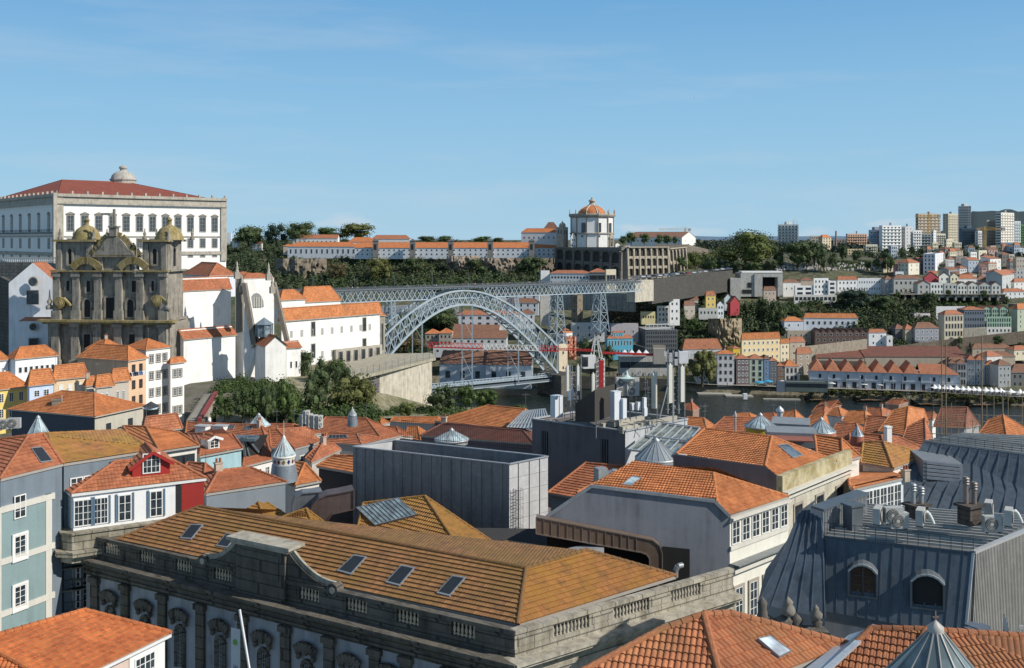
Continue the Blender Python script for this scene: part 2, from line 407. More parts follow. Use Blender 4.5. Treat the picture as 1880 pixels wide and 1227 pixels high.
def house(label,xl,xc,xr,ye,yb=None,d=None,th=88,col=WHITE,roof='hip',rise=None,rm='o',wn=(0,0,0),hid=9,sty='f',name='house',cat='house',group=None,
          over=.35,course=0,step=.05,zb=None,hl=None,hr=None,wmat=None,trim=None,ws=None,hs=None,ch=0,mx=.5,cor=0,seg=0,plinth=None,grime=.35,sl=None,sr=None,zl=0,zr=0,ins=1.):
    if d is None: d=D(yb)
    a=V((-math.cos(R(th)),math.sin(R(th)),0)); b=V((math.sin(R(th)),math.cos(R(th)),0))
    C=P(xc,ye,d); ze=C.z; zbase=zb if zb is not None else P(xc,yb,d).z
    A=raylen(C,a,xl) if xl!=xc else -1; B=raylen(C,b,xr) if xr!=xc else -1
    if A<=0 or A>200: A=hl or hid
    if B<=0 or B>200: B=hr or hid
    ctr=C+a*A/2+b*B/2; ctr.z=zbase
    t=thing(name,label,cat,ctr,group); zz=V((0,0,1))
    m=wmat or wall(col,grime); bot=zbase-2.5
    f=MB(); c0,c1,c2,c3=[V((p.x,p.y,bot)) for p in (C,C+a*A,C+a*A+b*B,C+b*B)]; hgt=zz*(ze-bot)
    for p,q in ((c0,c1),(c1,c2),(c2,c3),(c3,c0)): f.poly([p,q,q+hgt,p+hgt])
    if rise is None: rise=min(A,B)*.25
    if roof=='flat':
        f.poly([c0+hgt,c1+hgt,c2+hgt,c3+hgt],1)
        pw=.25
        for p,dx,dy,l1,l2 in ((c0,a,b,A,pw),(c0,b,a,B,pw),(c3,a,-b,A,pw),(c1,b,-a,B,pw)): f.pbox(p+hgt-zz*.0+zz*.002,dx*l1,dy*l2,zz*.5,2)
        f.build('wall',[m,flat((.3,.3,.3),.9),trim or m],t)
    else:
        pl,rd,gb,cs=roofset(V((C.x,C.y,ze)),a,b,A,B,roof,rise,over,ins)
        for g in gb: f.poly(g)
        if roof in('ma','mb'):
            if roof=='ma': q0,q1,q2,q3=c0,c3,c1,c2
            else: q0,q1,q2,q3=c0,c1,c3,c2
            for p,q in ((q0,q1),(q2,q3)): f.poly([p+hgt,q+hgt,q+hgt+zz*rise*.97])
            f.poly([q1+hgt,q3+hgt,q3+hgt+zz*rise*.97,q1+hgt+zz*rise*.97])
        f.build('wall',m,t)
        r=MB()
        for p in pl: roofplane(r,[x+zz*.05 for x in p],0,course,step,cor)
        e=zz*.12
        for i in range(4):
            p,q=cs[i],cs[(i+1)%4]
            if roof in('hip',) or (roof=='ga' and i in(0,2)) or (roof=='gb' and i in (1,3)): r.poly([p-e,q-e,q+zz*.05,p+zz*.05],1)
        if roof=='hip': r.poly([x-e for x in cs][::-1],1)
        for p in pl:
            if roof!='hip': r.poly([x-zz*.1 for x in p][::-1],1)
        for p,q in rd: ridge(r,p+zz*.05,q+zz*.05,.15 if d>60 else .13,0,seg)
        ro=r.build('roof',[RF.get(rm,rm) if isinstance(rm,str) else rm,trim or wall((.5,.45,.4))],t)
        for i in range(ch):
            s=(i+1)/(ch+1); (p,q)=rd[0]; c=p+(q-p)*s; k=MB(); k.box(c-zz*.5,.7,.5,1.5,R(th)); k.box(c+zz*1.,.9,.7,.15,R(th),1)
            k.build('chimney',[m,wall((.4,.3,.25))],ro)
    rows,nl,nr=wn
    lo=zbase+zl
    wingrid(t,C,C+a*A,lo,ze-.2,rows,nl,sl or sty,ws,hs,mx,nrm=-b); wingrid(t,C,C+b*B,zbase+zr,ze-.2,rows,nr,sr or sty,ws,hs,mx,nrm=-a)
    t['_g']=0
    return t,C,a,b,A,B,ze,zbase
def facept(C,d,s,z): p=C+d*s; return V((p.x,p.y,z))

# ---------------------------------------------------------------- trees
def lobes(n,rx,rz,seed):
    r=random.Random(seed); L=[]
    for i in range(n):
        t=r.random()*6.283; k=r.random()**.5; z=r.uniform(-.8,.72); s=math.sqrt(max(0,1-z*z)) if z>0 else 1-.35*z*z
        L.append((V((math.cos(t)*k*s*rx*.68,math.sin(t)*k*s*rx*.68,z*rz*.72)),r.uniform(.3,.46)*rx,r.uniform(.28,.4)*rz))
    return L
CROWN={}
def crownmesh(kind,seed,n=1500,ls=.09):
    k=(kind,seed)
    if k in CROWN: return CROWN[k]
    r=random.Random(seed*7+3); mb=MB()
    L=lobes({'round':20,'wide':26,'tall':22,'cone':14}[kind],1,{'round':.85,'wide':.62,'tall':1.35,'cone':1.7}[kind],seed)
    for c,rr,rz in L:
        if kind=='cone': c=V((c.x*(1-c.z*.45),c.y*(1-c.z*.45),c.z)); rr*=max(.35,1-c.z*.5)
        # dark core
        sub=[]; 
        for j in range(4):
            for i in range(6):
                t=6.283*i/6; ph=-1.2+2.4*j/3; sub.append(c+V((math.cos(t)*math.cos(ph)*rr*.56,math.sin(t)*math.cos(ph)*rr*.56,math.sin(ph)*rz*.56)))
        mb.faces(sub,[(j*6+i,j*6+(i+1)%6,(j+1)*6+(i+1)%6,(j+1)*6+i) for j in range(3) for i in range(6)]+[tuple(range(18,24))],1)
        for q in range(n//len(L)):
            z=r.uniform(-.9,1); t=r.random()*6.283; s=math.sqrt(1-z*z); nn=V((math.cos(t)*s,math.sin(t)*s,z)); k2=r.uniform(.8,1.12)
            p=c+V((nn.x*rr*k2,nn.y*rr*k2,nn.z*rz*k2)); nn=(nn+V((r.uniform(-.8,.8),r.uniform(-.8,.8),r.uniform(-.6,.8)))).normalized()
            u=nn.orthogonal().normalized(); w=nn.cross(u); a=r.random()*6.283; u,w=u*math.cos(a)+w*math.sin(a),w*math.cos(a)-u*math.sin(a); z1=ls*r.uniform(.6,1.35)
            mb.poly([p-u*z1*.5,p+w*z1*.36,p+u*z1*.6,p-w*z1*.36])
    o=mb.build('crown',[DF,DF]); me=o.data; bpy.data.objects.remove(o); CROWN[k]=me; return me
LG={'dark':((.052,.076,.033),(.115,.15,.058)),'mid':((.05,.085,.025),(.12,.16,.05)),'light':((.09,.115,.035),(.17,.19,.06)),'olive':((.09,.1,.03),(.17,.17,.06)),'brown':((.1,.085,.04),(.2,.16,.08)),'blue':((.03,.05,.035),(.06,.09,.06))}
BARK=flat((.09,.07,.05),.95)
def coloured(me,key,col):
    k=(me.name,col)
    if k not in CROWN:
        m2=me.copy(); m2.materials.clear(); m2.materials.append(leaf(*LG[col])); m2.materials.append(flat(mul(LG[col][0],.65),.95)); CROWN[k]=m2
    return CROWN[k]
def tree(px,yt,yb,d,wpx,label,col='dark',kind='round',group=None,seed=None,n=1500,name='tree',trunk=True,ls=.09):
    sd=seed if seed is not None else rnd.randrange(3)
    base=P(px,yb,d); h=(yb-yt)/F*d; w=wpx/F*d
    t=thing(name,label,'tree',base,group)
    me=coloured(crownmesh(kind,sd,n,ls),kind,col)
    bb=[v.co for v in me.vertices]; mxx=sorted(abs(v.x) for v in bb)[int(len(bb)*.985)]; z0=min(v.z for v in bb); z1=max(v.z for v in bb)
    ch=h*.97; sx=w/2/mxx; sz=ch/(z1-z0)
    c=bpy.data.objects.new('crown',me); COL.objects.link(c); c.parent=t; c.location=(0,0,h-z1*sz); c.scale=(sx*.97,sx*.97,sz); c.rotation_euler=(0,0,rnd.random()*6.28)
    if trunk:
        m=MB(); o=base; r=max(.12,w*.035); m.tube(o-V((0,0,1)),o+V((0,0,h*.45)),r,7,0,r*.6)
        for i in range(4):
            a=i*1.6+sd; m.tube(o+V((0,0,h*(.2+.06*i))),o+V((math.cos(a)*w*.22,math.sin(a)*w*.22,h*.6)),r*.4,5,0,r*.15)
        m.build('trunk',BARK,t)
    return t
# ================================================================ world, sun, camera
SC.view_settings.view_transform='Standard'; SC.view_settings.look='None'; SC.view_settings.exposure=0
SUN_EL,SUN_AZ=R(37),R(-20)      # azimuth measured from +X towards +Y
w=bpy.data.worlds.new('World'); SC.world=w; w.use_nodes=True; nt=w.node_tree; nt.nodes.clear()
out=nt.nodes.new('ShaderNodeOutputWorld'); bg=nt.nodes.new('ShaderNodeBackground'); sky=nt.nodes.new('ShaderNodeTexSky')
sky.sky_type='NISHITA'; sky.sun_disc=False; sky.sun_elevation=SUN_EL; sky.sun_rotation=R(90)-SUN_AZ; sky.altitude=100; sky.air_density=1.0; sky.dust_density=.6; sky.ozone_density=1.6
tc=nt.nodes.new('ShaderNodeTexCoord'); mp=nt.nodes.new('ShaderNodeMapping'); mp.inputs['Scale'].default_value=(1.2,1.2,9); mp.inputs['Rotation'].default_value=(0,R(7),0)
nz=nt.nodes.new('ShaderNodeTexNoise'); nz.inputs['Scale'].default_value=3.2; nz.inputs['Detail'].default_value=7; nz.inputs['Roughness'].default_value=.55
cr=nt.nodes.new('ShaderNodeValToRGB'); cr.color_ramp.elements[0].position=.5; cr.color_ramp.elements[1].position=.85
nt.links.new(tc.outputs['Generated'],mp.inputs[0]); nt.links.new(mp.outputs[0],nz.inputs['Vector']); nt.links.new(nz.outputs[0],cr.inputs[0])
# small cumulus low over the horizon
mp2=nt.nodes.new('ShaderNodeMapping'); mp2.inputs['Scale'].default_value=(9,9,34); n2=nt.nodes.new('ShaderNodeTexNoise'); n2.inputs['Scale'].default_value=1.6; n2.inputs['Detail'].default_value=6
cr2=nt.nodes.new('ShaderNodeValToRGB'); cr2.color_ramp.elements[0].position=.56; cr2.color_ramp.elements[1].position=.75
nt.links.new(tc.outputs['Generated'],mp2.inputs[0]); nt.links.new(mp2.outputs[0],n2.inputs['Vector']); nt.links.new(n2.outputs[0],cr2.inputs[0])
sp=nt.nodes.new('ShaderNodeSeparateXYZ'); nt.links.new(tc.outputs['Generated'],sp.inputs[0])
band=nt.nodes.new('ShaderNodeMapRange'); band.interpolation_type='SMOOTHSTEP'; band.inputs[1].default_value=.04; band.inputs[2].default_value=.015; nt.links.new(sp.outputs[2],band.inputs[0])
m2=nt.nodes.new('ShaderNodeMath'); m2.operation='MULTIPLY'; nt.links.new(cr2.outputs[0],m2.inputs[0]); nt.links.new(band.outputs[0],m2.inputs[1])
m1=nt.nodes.new('ShaderNodeMath'); m1.operation='MULTIPLY'; m1.inputs[1].default_value=.28; nt.links.new(cr.outputs[0],m1.inputs[0])
ad=nt.nodes.new('ShaderNodeMath'); ad.operation='MAXIMUM'; nt.links.new(m1.outputs[0],ad.inputs[0]); 
m3=nt.nodes.new('ShaderNodeMath'); m3.operation='MULTIPLY'; m3.inputs[1].default_value=.7; nt.links.new(m2.outputs[0],m3.inputs[0]); nt.links.new(m3.outputs[0],ad.inputs[1])
tint=nt.nodes.new('ShaderNodeMix'); tint.data_type='RGBA'; tint.blend_type='MULTIPLY'; tint.inputs[0].default_value=1; tint.inputs[7].default_value=(.86,1.0,1.1,1); nt.links.new(sky.outputs[0],tint.inputs[6])
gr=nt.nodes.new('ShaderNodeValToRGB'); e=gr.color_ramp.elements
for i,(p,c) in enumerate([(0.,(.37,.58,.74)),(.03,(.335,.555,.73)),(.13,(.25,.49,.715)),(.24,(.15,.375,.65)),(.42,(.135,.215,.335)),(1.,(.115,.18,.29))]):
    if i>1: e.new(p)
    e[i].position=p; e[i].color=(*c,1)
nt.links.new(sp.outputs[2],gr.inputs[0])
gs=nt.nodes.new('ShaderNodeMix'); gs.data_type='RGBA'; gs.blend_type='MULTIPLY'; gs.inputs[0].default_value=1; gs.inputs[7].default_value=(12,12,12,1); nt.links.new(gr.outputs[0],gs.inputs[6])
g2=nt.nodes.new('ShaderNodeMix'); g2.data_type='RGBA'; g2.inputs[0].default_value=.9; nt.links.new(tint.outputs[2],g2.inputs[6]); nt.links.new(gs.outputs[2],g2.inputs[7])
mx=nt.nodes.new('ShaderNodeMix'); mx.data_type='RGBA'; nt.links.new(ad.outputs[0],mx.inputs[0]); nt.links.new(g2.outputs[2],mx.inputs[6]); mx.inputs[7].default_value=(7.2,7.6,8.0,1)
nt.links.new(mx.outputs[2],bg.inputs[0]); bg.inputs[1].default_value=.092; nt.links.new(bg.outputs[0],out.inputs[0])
sl=bpy.data.lights.new('sun','SUN'); sl.energy=5.; sl.angle=R(.5); sl.color=(1,.94,.84); so=bpy.data.objects.new('sun',sl); COL.objects.link(so)
sd=V((math.cos(SUN_EL)*math.cos(SUN_AZ),math.cos(SUN_EL)*math.sin(SUN_AZ),math.sin(SUN_EL))); so.rotation_euler=sd.to_track_quat('Z','Y').to_euler(); so.location=(300,100,400)
cam=bpy.data.cameras.new('camera'); cam.lens=35; cam.sensor_width=36; cam.shift_y=-173.5/1880; cam.clip_end=30000; cam.clip_start=1
co=bpy.data.objects.new('camera',cam); COL.objects.link(co); co.location=(0,0,H); co.rotation_euler=(R(90),0,0); SC.camera=co

# ================================================================ ground, water, hills
WATER=-12.
def sheet(name,rows,mat,smooth=True):
    mb=MB(); n=len(rows[0]); vs=[p for r in rows for p in r]
    mb.faces(vs,[(j*n+i,j*n+i+1,(j+1)*n+i+1,(j+1)*n+i) for j in range(len(rows)-1) for i in range(n-1)],0,smooth)
    return structure(mb.build(name,mat))
t=NT('river_water'); o=t.obj(); t.b.inputs['Base Color'].default_value=(.01,.018,.017,1); t.b.inputs['Roughness'].default_value=.12; t.b.inputs['Specular IOR Level'].default_value=.35
t.bump(t.math('ADD',t.noise(o,.35,5,.6,(1,.45,1)),t.math('MULTIPLY',t.noise(o,1.4,3,.6,(1,.5,1)),.35)),1.,1.1)
mb=MB(); mb.poly([(-1500,380,WATER),(1500,380,WATER),(1500,900,WATER),(-1500,900,WATER)]); structure(mb.build('river',t.m))
GF=ground((.035,.05,.02),(.075,.085,.035),(.16,.14,.1),.03); 
def edge_y(px): return interp(px,[700,860,1060,1240,1300,1500,1700,1880],[705,709,716,718,724,731,738,749])
cols=[i*25+200 for i in range(82)]
rows=[]
for k in range(3):   # river wall
    r=[]
    for px in cols:
        p=Q(px,edge_y(px),WATER-1); z={0:WATER-1,1:WATER+3.5,2:-7.}[k]; p=V((p.x,p.y+(k*3.5)+rnd.uniform(-.5,.5),z)); r.append(p)
    rows.append(r)
structure(sheet('river_bank',rows,ground((.16,.13,.09),(.1,.1,.05),(.28,.24,.18),.08)))
pys=[704,690,675,660,645,630,615,600,585,570,555,540,525,510,495,482,472,464,457,452,448,445,443,441.2]
rows=[rows[-1]]
for k,py in enumerate(pys):
    r=[]
    for px in cols:
        d=max(D(py),rows[0][cols.index(px)].y+1+k*6.); p=P(px,py,d); p.z=H-(py-HY)/F*D(py)
        if 1<k<20: nn=noise.noise(V((p.x*.03,p.y*.03,0)))*3; p.z+=nn-1.5
        else: p.z-=.2
        r.append(p)
    rows.append(r)
structure(sheet('hillside',rows,GF))
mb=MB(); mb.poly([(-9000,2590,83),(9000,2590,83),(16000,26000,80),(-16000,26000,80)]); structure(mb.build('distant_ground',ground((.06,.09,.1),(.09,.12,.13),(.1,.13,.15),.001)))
# far hills, aerial haze painted into their blue base colour
def hills(name,pts,d,col,dd=900):
    r0=[P(px,446,d-dd*.2) for px,py in pts]; r1=[P(px,py,d) for px,py in pts]; r2=[P(px,446,d+dd) for px,py in pts]
    return sheet(name,[r0,r1,r2],flat(col,.95,0,.25))
hp=[]
for i in range(60):
    px=1100+i*20; hp.append((px,437+2*noise.noise(V((i*.31,0,0)))-(3 if px>1230 else 0)))
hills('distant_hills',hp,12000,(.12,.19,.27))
hp=[(1700,436),(1740,420),(1770,408)]
for i in range(40):
    px=1785+i*12; hp.append((px,388+2.5*noise.noise(V((i*.5,3,0)))-(3.5 if 1840<px<1860 else 0)))
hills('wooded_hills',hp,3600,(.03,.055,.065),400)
# near bank ground
def znear(x,y):
    z=interp(y,[-50,80,150,260,330,420,500],[46,43,40,36,28,6,-13]); b=max(0,min(1,(-x-10)/60))*max(0,min(1,(y-150)/60))
    return z+b*interp(y,[150,200,260,500,560],[0,6,18,26,10])
rows=[]
for j in range(36):
    y=-40+j*15.5; rows.append([V((x,y,znear(x,y)+noise.noise(V((x*.05,y*.05,0)))*.8)) for x in [-420+i*14 for i in range(62)]])
structure(sheet('street_ground',rows,ground((.09,.085,.075),(.14,.13,.11),(.07,.08,.04),.05)))

# ================================================================ the iron bridge
BU=V((.825,.565,0)); BP=V((-.565,.825,0)); B0=V((-82.5,580,0))
def br(s,o,z): p=B0+BU*s+BP*o; return V((p.x,p.y,z))
ZD=61.2; SCN=0
def sofpx(px,of):
    s=100.
    for _ in range(12):
        o=of(s); k=(px-CX)/F; p=B0+BP*o; s=(k*p.y-p.x)/(BU.x-k*BU.y)
    return s
SCN=sofpx(843,lambda s:0); 
ofn=lambda s:-(3.6+5.*min(1,abs(s-SCN)/86.)) 
def prof(pts):
    r=[]
    for px,py in pts:
        s=sofpx(px,ofn); d=br(s,ofn(s),0).y; r.append((abs(s-SCN),H-(py-HY)/F*d))
    r.sort(); return [a for a,b in r],[b for a,b in r]
TX,TZ=prof([(846,532),(896,543),(947,567.6),(987,599),(1023.6,637)])
BX,BZ=prof([(848,557),(882,564.6),(922.6,585.8),(963,617),(1003.4,659.6),(1023.6,686)])
TX[0]=BX[0]=0
import numpy as np
def fit(xs,zs,dg):
    x=np.array(xs)/100.; A=np.stack([x**(2*k) for k in range(dg)],1); c=np.linalg.lstsq(A,np.array(zs),rcond=None)[0]
    return lambda s:float(sum(c[k]*((s-SCN)/100.)**(2*k) for k in range(dg)))
HALF=BX[-1]
zt=fit(TX,TZ,3); zb_=fit(BX,BZ,3)
bridge=thing('arch_bridge','pale grey iron arch bridge with two decks crossing the river','bridge',br(SCN,0,0))
IR=flat((.43,.51,.56),.45,.1,.25,'grey_iron_paint'); IRD=flat((.13,.16,.19),.6,.1,.2,'dark_iron')
NP=32
for sgn in (-1,1):
    mb=MB(); ps=[SCN-HALF+2*HALF*i/NP for i in range(NP+1)]; O=lambda s:sgn*(3.6+5.*min(1,abs(s-SCN)/86.))
    T=[br(s,O(s),zt(s)) for s in ps]; Bt=[br(s,O(s),zb_(s)) for s in ps]
    for i in range(NP):
        mb.bar(T[i],T[i+1],1.4,0,1.); mb.bar(Bt[i],Bt[i+1],1.6,0,1.2)
        mb.bar(T[i],Bt[i+1],.42); mb.bar(Bt[i],T[i+1],.42)
        mb.bar(T[i],Bt[i],.42)
        m0=(T[i]+Bt[i])/2; m1=(T[i+1]+Bt[i+1])/2
        if 3<i<28: mb.bar(m0,m1,.3)
    mb.bar(T[-1],Bt[-1],.8)
    mb.build('arch_rib',IR,bridge)
mb=MB()
for i in range(0,NP+1,1):
    s=SCN-HALF+2*HALF*i/NP; o=3.6+5.*min(1,abs(s-SCN)/86.)
    for z in (zb_(s),): mb.bar(br(s,-o,z),br(s,o,z),.4)
    if i<NP:
        s2=s+2*HALF/NP; o2=3.6+5.*min(1,abs(s2-SCN)/86.); mb.bar(br(s,-o,zb_(s)),br(s2,o2,zb_(s2)),.3); mb.bar(br(s,o,zb_(s)),br(s2,-o2,zb_(s2)),.3)
mb.build('cross_bracing',IRD,bridge)
S0,S1=-75,206.5
for sgn in (-1,1):
    mb=MB(); n=84; o=sgn*3.6
    mb.bar(br(S0,o,ZD-.9),br(S1,o,ZD-.9),.7); mb.bar(br(S0,o,ZD-7.2),br(S1,o,ZD-7.2),.7,0,.6)
    for i in range(n):
        a=S0+(S1-S0)*i/n; b=S0+(S1-S0)*(i+1)/n
        if zt((a+b)/2)>ZD-5 and abs((a+b)/2-SCN)<44: continue
        mb.bar(br(a,o,ZD-1),br(b,o,ZD-7),.34); mb.bar(br(a,o,ZD-7),br(b,o,ZD-1),.34)
        if i%2==0: mb.bar(br(a,o,ZD-1),br(a,o,ZD-7),.3)
    mb.build('deck_truss',IR,bridge)
mb=MB(); mb.pbox(br(S0,-4.6,ZD-.5),BU*(S1-S0),BP*9.2,V((0,0,.45))); 
for i in range(94):
    s=S0+i*3; mb.bar(br(s,-4.9,ZD-1.6),br(s,-3.4,ZD-.5),.3)
mb.build('upper_deck',flat((.16,.17,.18),.8),bridge)
for sgn in(-1,1):
    mb=MB(); o=4.5*sgn
    for z in (.35,.75,1.15): mb.bar(br(S0,o,ZD+z),br(S1,o,ZD+z),.09)
    for i in range(188): s=S0+i*1.5; mb.bar(br(s,o,ZD),br(s,o,ZD+1.15),.09)
    mb.build('railing',IRD,bridge)
for s in range(-60,200,26):
    mb=MB(); mb.tube(br(s,4.3,ZD),br(s,4.3,ZD+8),.09,5); mb.bar(br(s,4.3,ZD+7.6),br(s,1.5,ZD+7.8),.08); mb.build('catenary_mast',IRD,bridge)
# lower deck and hangers
ZL=.3; L0,L1=SCN-HALF-10,SCN+HALF+2
mb=MB(); mb.pbox(br(L0,-4,ZL),BU*(L1-L0),BP*8,V((0,0,.5)))
for o in (-4,4):
    mb.bar(br(L0,o,ZL-2.6),br(L1,o,ZL-2.6),.5); mb.bar(br(L0,o,ZL+1.6),br(L1,o,ZL+1.6),.3)
    mb.pbox(br(L0,o-.05,ZL-2.6),BU*(L1-L0),BP*.1,V((0,0,1.5)),1)
    n=60
    for i in range(n):
        a=L0+(L1-L0)*i/n; b=L0+(L1-L0)*(i+1)/n; mb.bar(br(a,o,ZL),br(b,o,ZL+1.6),.16); mb.bar(br(a,o,ZL+1.6),br(b,o,ZL),.16)
mb.build('lower_deck',[IR,IRD],bridge)
for px in (775,867,952):
    s=sofpx(px,lambda s:-6)
    for o in (-6,):
        mb=MB(); mb.bar(br(s,o,zb_(s)),br(s,o,ZL-1),.75); mb.bar(br(s,o+12,zb_(s)),br(s,o+12,ZL-1),.6)
        for z in range(6,int(zb_(s)),12): mb.bar(br(s,o,z),br(s,o+12,z),.2); mb.bar(br(s,o,z),br(s,o+12,min(z+12,zb_(s))),.15) if z%24==6 else None
        mb.build('hanger',IR,bridge)
# spandrel column on the right haunch + lattice piers
def pier(s,z0,ztop,wb=4.,wt=1.8):
    mb=MB(); c=[]
    for a,o in ((-1,-1),(1,-1),(1,1),(-1,1)): c.append((a,o))
    L=lambda k,t:br(s+c[k][0]*(wb+(wt-wb)*t),c[k][1]*(5.5+(3.6-5.5)*t),z0+(ztop-z0)*t)
    n=max(3,int((ztop-z0)/5.5))
    for k in range(4):
        mb.bar(L(k,0),L(k,1),.65)
        for i in range(n):
            a,b=i/n,(i+1)/n; k2=(k+1)%4; mb.bar(L(k,a),L(k2,b),.22); mb.bar(L(k2,a),L(k,b),.22); mb.bar(L(k,b),L(k2,b),.25)
    mb.build('pier',IR,bridge)
for px,yb in ((1022,632),(1101,609)):
    s=sofpx(px,lambda s:0); d=br(s,0,0).y; pier(s,H-(yb-HY)/F*d,ZD-7.5)
s=sofpx(942,lambda s:0); pier(s,zt(s),ZD-7.5,1.5,1.2)
s=sofpx(716,lambda s:0); pier(s,zt(s),ZD-7.5,1.5,1.2)
# masonry springing block
mb=MB(); mb.pbox(br(SCN+HALF-1,-13,-13),BU*14,BP*26,V((0,0,15)))
tag(mb.build('bridge_abutment',stone((.22,.2,.17),(.07,.065,.06),0,1.)),'dark granite block carrying the foot of the iron arch','abutment')
# ---- people on the bridge and quay
PM=[]
def personmesh(c1,c2):
    mb=MB(); prof=[(.10,0),(.13,.05),(.15,.45),(.19,.85),(.18,1.0),(.22,1.3),(.2,1.42),(.07,1.48),(.07,1.52),(.11,1.6),(.11,1.7),(.04,1.78)]
    for i in range(len(prof)-1): mb.lathe((0,0,0),[prof[i],prof[i+1]],8,0 if i<3 else (1 if i<7 else 2),sx=1.1,sy=.7)
    for s in(-1,1): mb.tube((s*.22,0,1.38),(s*.3,.04,.82),.055,5,1,.04)
    o=mb.build('p',[flat(c1,.9),flat(c2,.9),flat((.35,.2,.13),.7)]); me=o.data; bpy.data.objects.remove(o); return me
for c in (((.03,.04,.08),(.7,.7,.68)),((.05,.05,.05),(.35,.05,.04)),((.12,.1,.08),(.05,.06,.1)),((.3,.28,.22),(.1,.2,.35)),((.02,.02,.03),(.03,.03,.03)),((.08,.09,.12),(.6,.5,.35))): PM.append(personmesh(*c))
CLO=['white','red','navy','blue','black','cream']
def person(pos,i,label,group,sc=1.):
    o=bpy.data.objects.new('person',PM[i%6]); COL.objects.link(o); o.location=pos; o.rotation_euler=(0,0,rnd.random()*6.28); o.scale=(sc,)*3
    tag(o,label,'person',group)
for i in range(95):
    s=rnd.uniform(-20,204); k=rnd.randrange(6); person(br(s,rnd.uniform(-3.8,3.8),ZD-.04),k,'pedestrian in %s top crossing the upper deck of the iron bridge'%CLO[k],'people in %s on the upper deck of the bridge'%CLO[k])
# ================================================================ far bank houses
def ramph(px,py,d): return P(px,py,d)
def hs(*a,**k): return house(*a,**k)
CREAM=(.72,.6,.4); PALE=(.62,.6,.56); GREY=(.42,.42,.41); BEI=(.5,.42,.33); MAU=(.2,.15,.15); BLUE=(.42,.5,.62); GRN=(.3,.42,.33)
FW=dict(group=None)
# -- quay row, west to east
QR='houses facing the far quay'
hs('white tiled house with a dark glazed gallery, behind the big riverside tree',1317,1317,1348,650,704,th=95,col=(.7,.7,.7),rise=2.2,wn=(4,0,3),group=QR,ch=1,sty='fSd')
hs('mauve tiled quay house between the white gallery house and the pale green house',1352,1352,1376,659,705,th=88,col=MAU,rm='r',rise=2.5,wn=(4,0,3),group=QR,sty='fSW')
hs('pale green quay house with dark balconies, right of the mauve tiled house',1376.4,1376.4,1402.5,659,704,th=88,col=(.42,.52,.42),rm='r',rise=2.5,wn=(4,0,2),group=QR,sty='fSd',hs=2.6,ws=1.6)
hs('very narrow blue house squeezed right of the pale green quay house',1403,1403,1412.5,659,704,th=88,col=(.16,.26,.42),rm='b',rise=2,wn=(4,0,1),group=QR,sty='fW')
hs('narrow dark slate quay house right of the narrow blue house',1413,1413,1426.5,663,703,th=88,col=(.14,.15,.17),rm='r',rise=2,wn=(4,0,2),group=QR)
hs('narrow brown timber-fronted quay house left of the white orange-roofed house',1427,1427,1440,672,702,th=88,col=(.2,.12,.08),rm='r',rise=2,wn=(3,0,2),group=QR)
hs('white quay house with a bright orange hipped roof and dark doors',1441,1441,1466,673,702,th=84,col=(.6,.6,.58),rm='O',rise=4,wn=(2,0,3),group=QR,sty='fSd',hs=3)
hs('granite tower house with a red pyramid roof, above the orange-roofed quay house',1460,1463,1490,650,692,680,th=70,col=(.4,.34,.27),rm='r',rise=4,wn=(3,0,2),group=QR,sty='fSW')
hs('beige stone house with pyramid roof behind the granite tower house',1447,1450,1478,629,668,700,th=72,col=BEI,rm='r',rise=3.6,wn=(3,0,2))
hs('long cream apartment house with orange roof and four rows of windows above the quay',1361,1362,1432,624,676,690,th=73,col=(.85,.7,.42),rm='O',rise=4.5,wn=(4,0,8),sty='fSW',hid=14,grime=.15)
hs('cream corner house with two window columns, right end of the long cream apartment house',1432.5,1433,1449,631,678,687,th=70,col=(.8,.7,.5),rm='O',rise=3,wn=(4,0,2),grime=.15)
hs('small bright yellow house behind the gallery house on the quay',1346,1346,1359,640,660,705,th=75,col=(.75,.55,.06),rm='r',rise=1.5,wn=(1,0,2))
hs('pale chapel-like warehouse with red roof and curved gables behind the riverside tree',1250,1254,1325,642,668,700,th=80,col=(.58,.6,.62),rm='r',rise=7,wn=(1,0,5),sty='fSd',hs=4)
hs('small tiled shed roof right of the chapel-like warehouse',1300,1300,1318,652,668,690,th=80,col=BEI,rm='b',rise=2,wn=(1,0,2))
hs('white terraced house beside the iron tower crane mast',1280,1280,1300,662,700,672,th=85,col=(.6,.6,.58),rm='r',rise=2,wn=(3,0,2),group=QR)
# -- long warehouse with saw roof
t,C,a,b,A,B,ze,zb0=hs('long white riverside warehouse with a row of hipped brown roofs',1487,1487,1762,682,712,655,th=104,col=(.66,.68,.72),roof='flat',wn=(0,0,0),hid=26,name='warehouse',cat='warehouse')
wingrid(t,C,C+b*B,zb0+5.8,ze-.6,1,10,'fd',1.5,2.6,2,nrm=-a); wingrid(t,C,C+b*B,zb0+.3,zb0+5,1,15,'fdS',2.4,3.6,1,nrm=-a)
mb=MB(); mb.pbox(C+b*0-a*.3-V((0,0,5.3)),b*B,a*.3,V((0,0,.35)))
for i in range(9): mb.bar(C+b*(B*i/8)-a*.2-V((0,0,12)),C+b*(B*i/8)-a*.2,.3)
mb.build('cornice',flat((.3,.33,.36)),t)
nb=7
for i in range(nb):
    w_=B*.74/nb; O=C+b*(w_*i); z=V((0,0,1)); rf=MB(); O=V((O.x,O.y,ze+.6))
    r0,r1=O+b*w_/2+a*7+z*6,O+b*w_/2+a*26+z*6; c1=O+b*w_; e0,e1=O+a*26,c1+a*26
    for pl in ([O-a*.6,c1-a*.6,r0],[O-a*.6,r0,r1,e0],[c1-a*.6,e1,r1,r0]): roofplane(rf,pl)
    rf.build('roof',FR,t)
rf=MB(); O=C+b*(B*.74); O=V((O.x,O.y,ze+.6)); L=B*.26
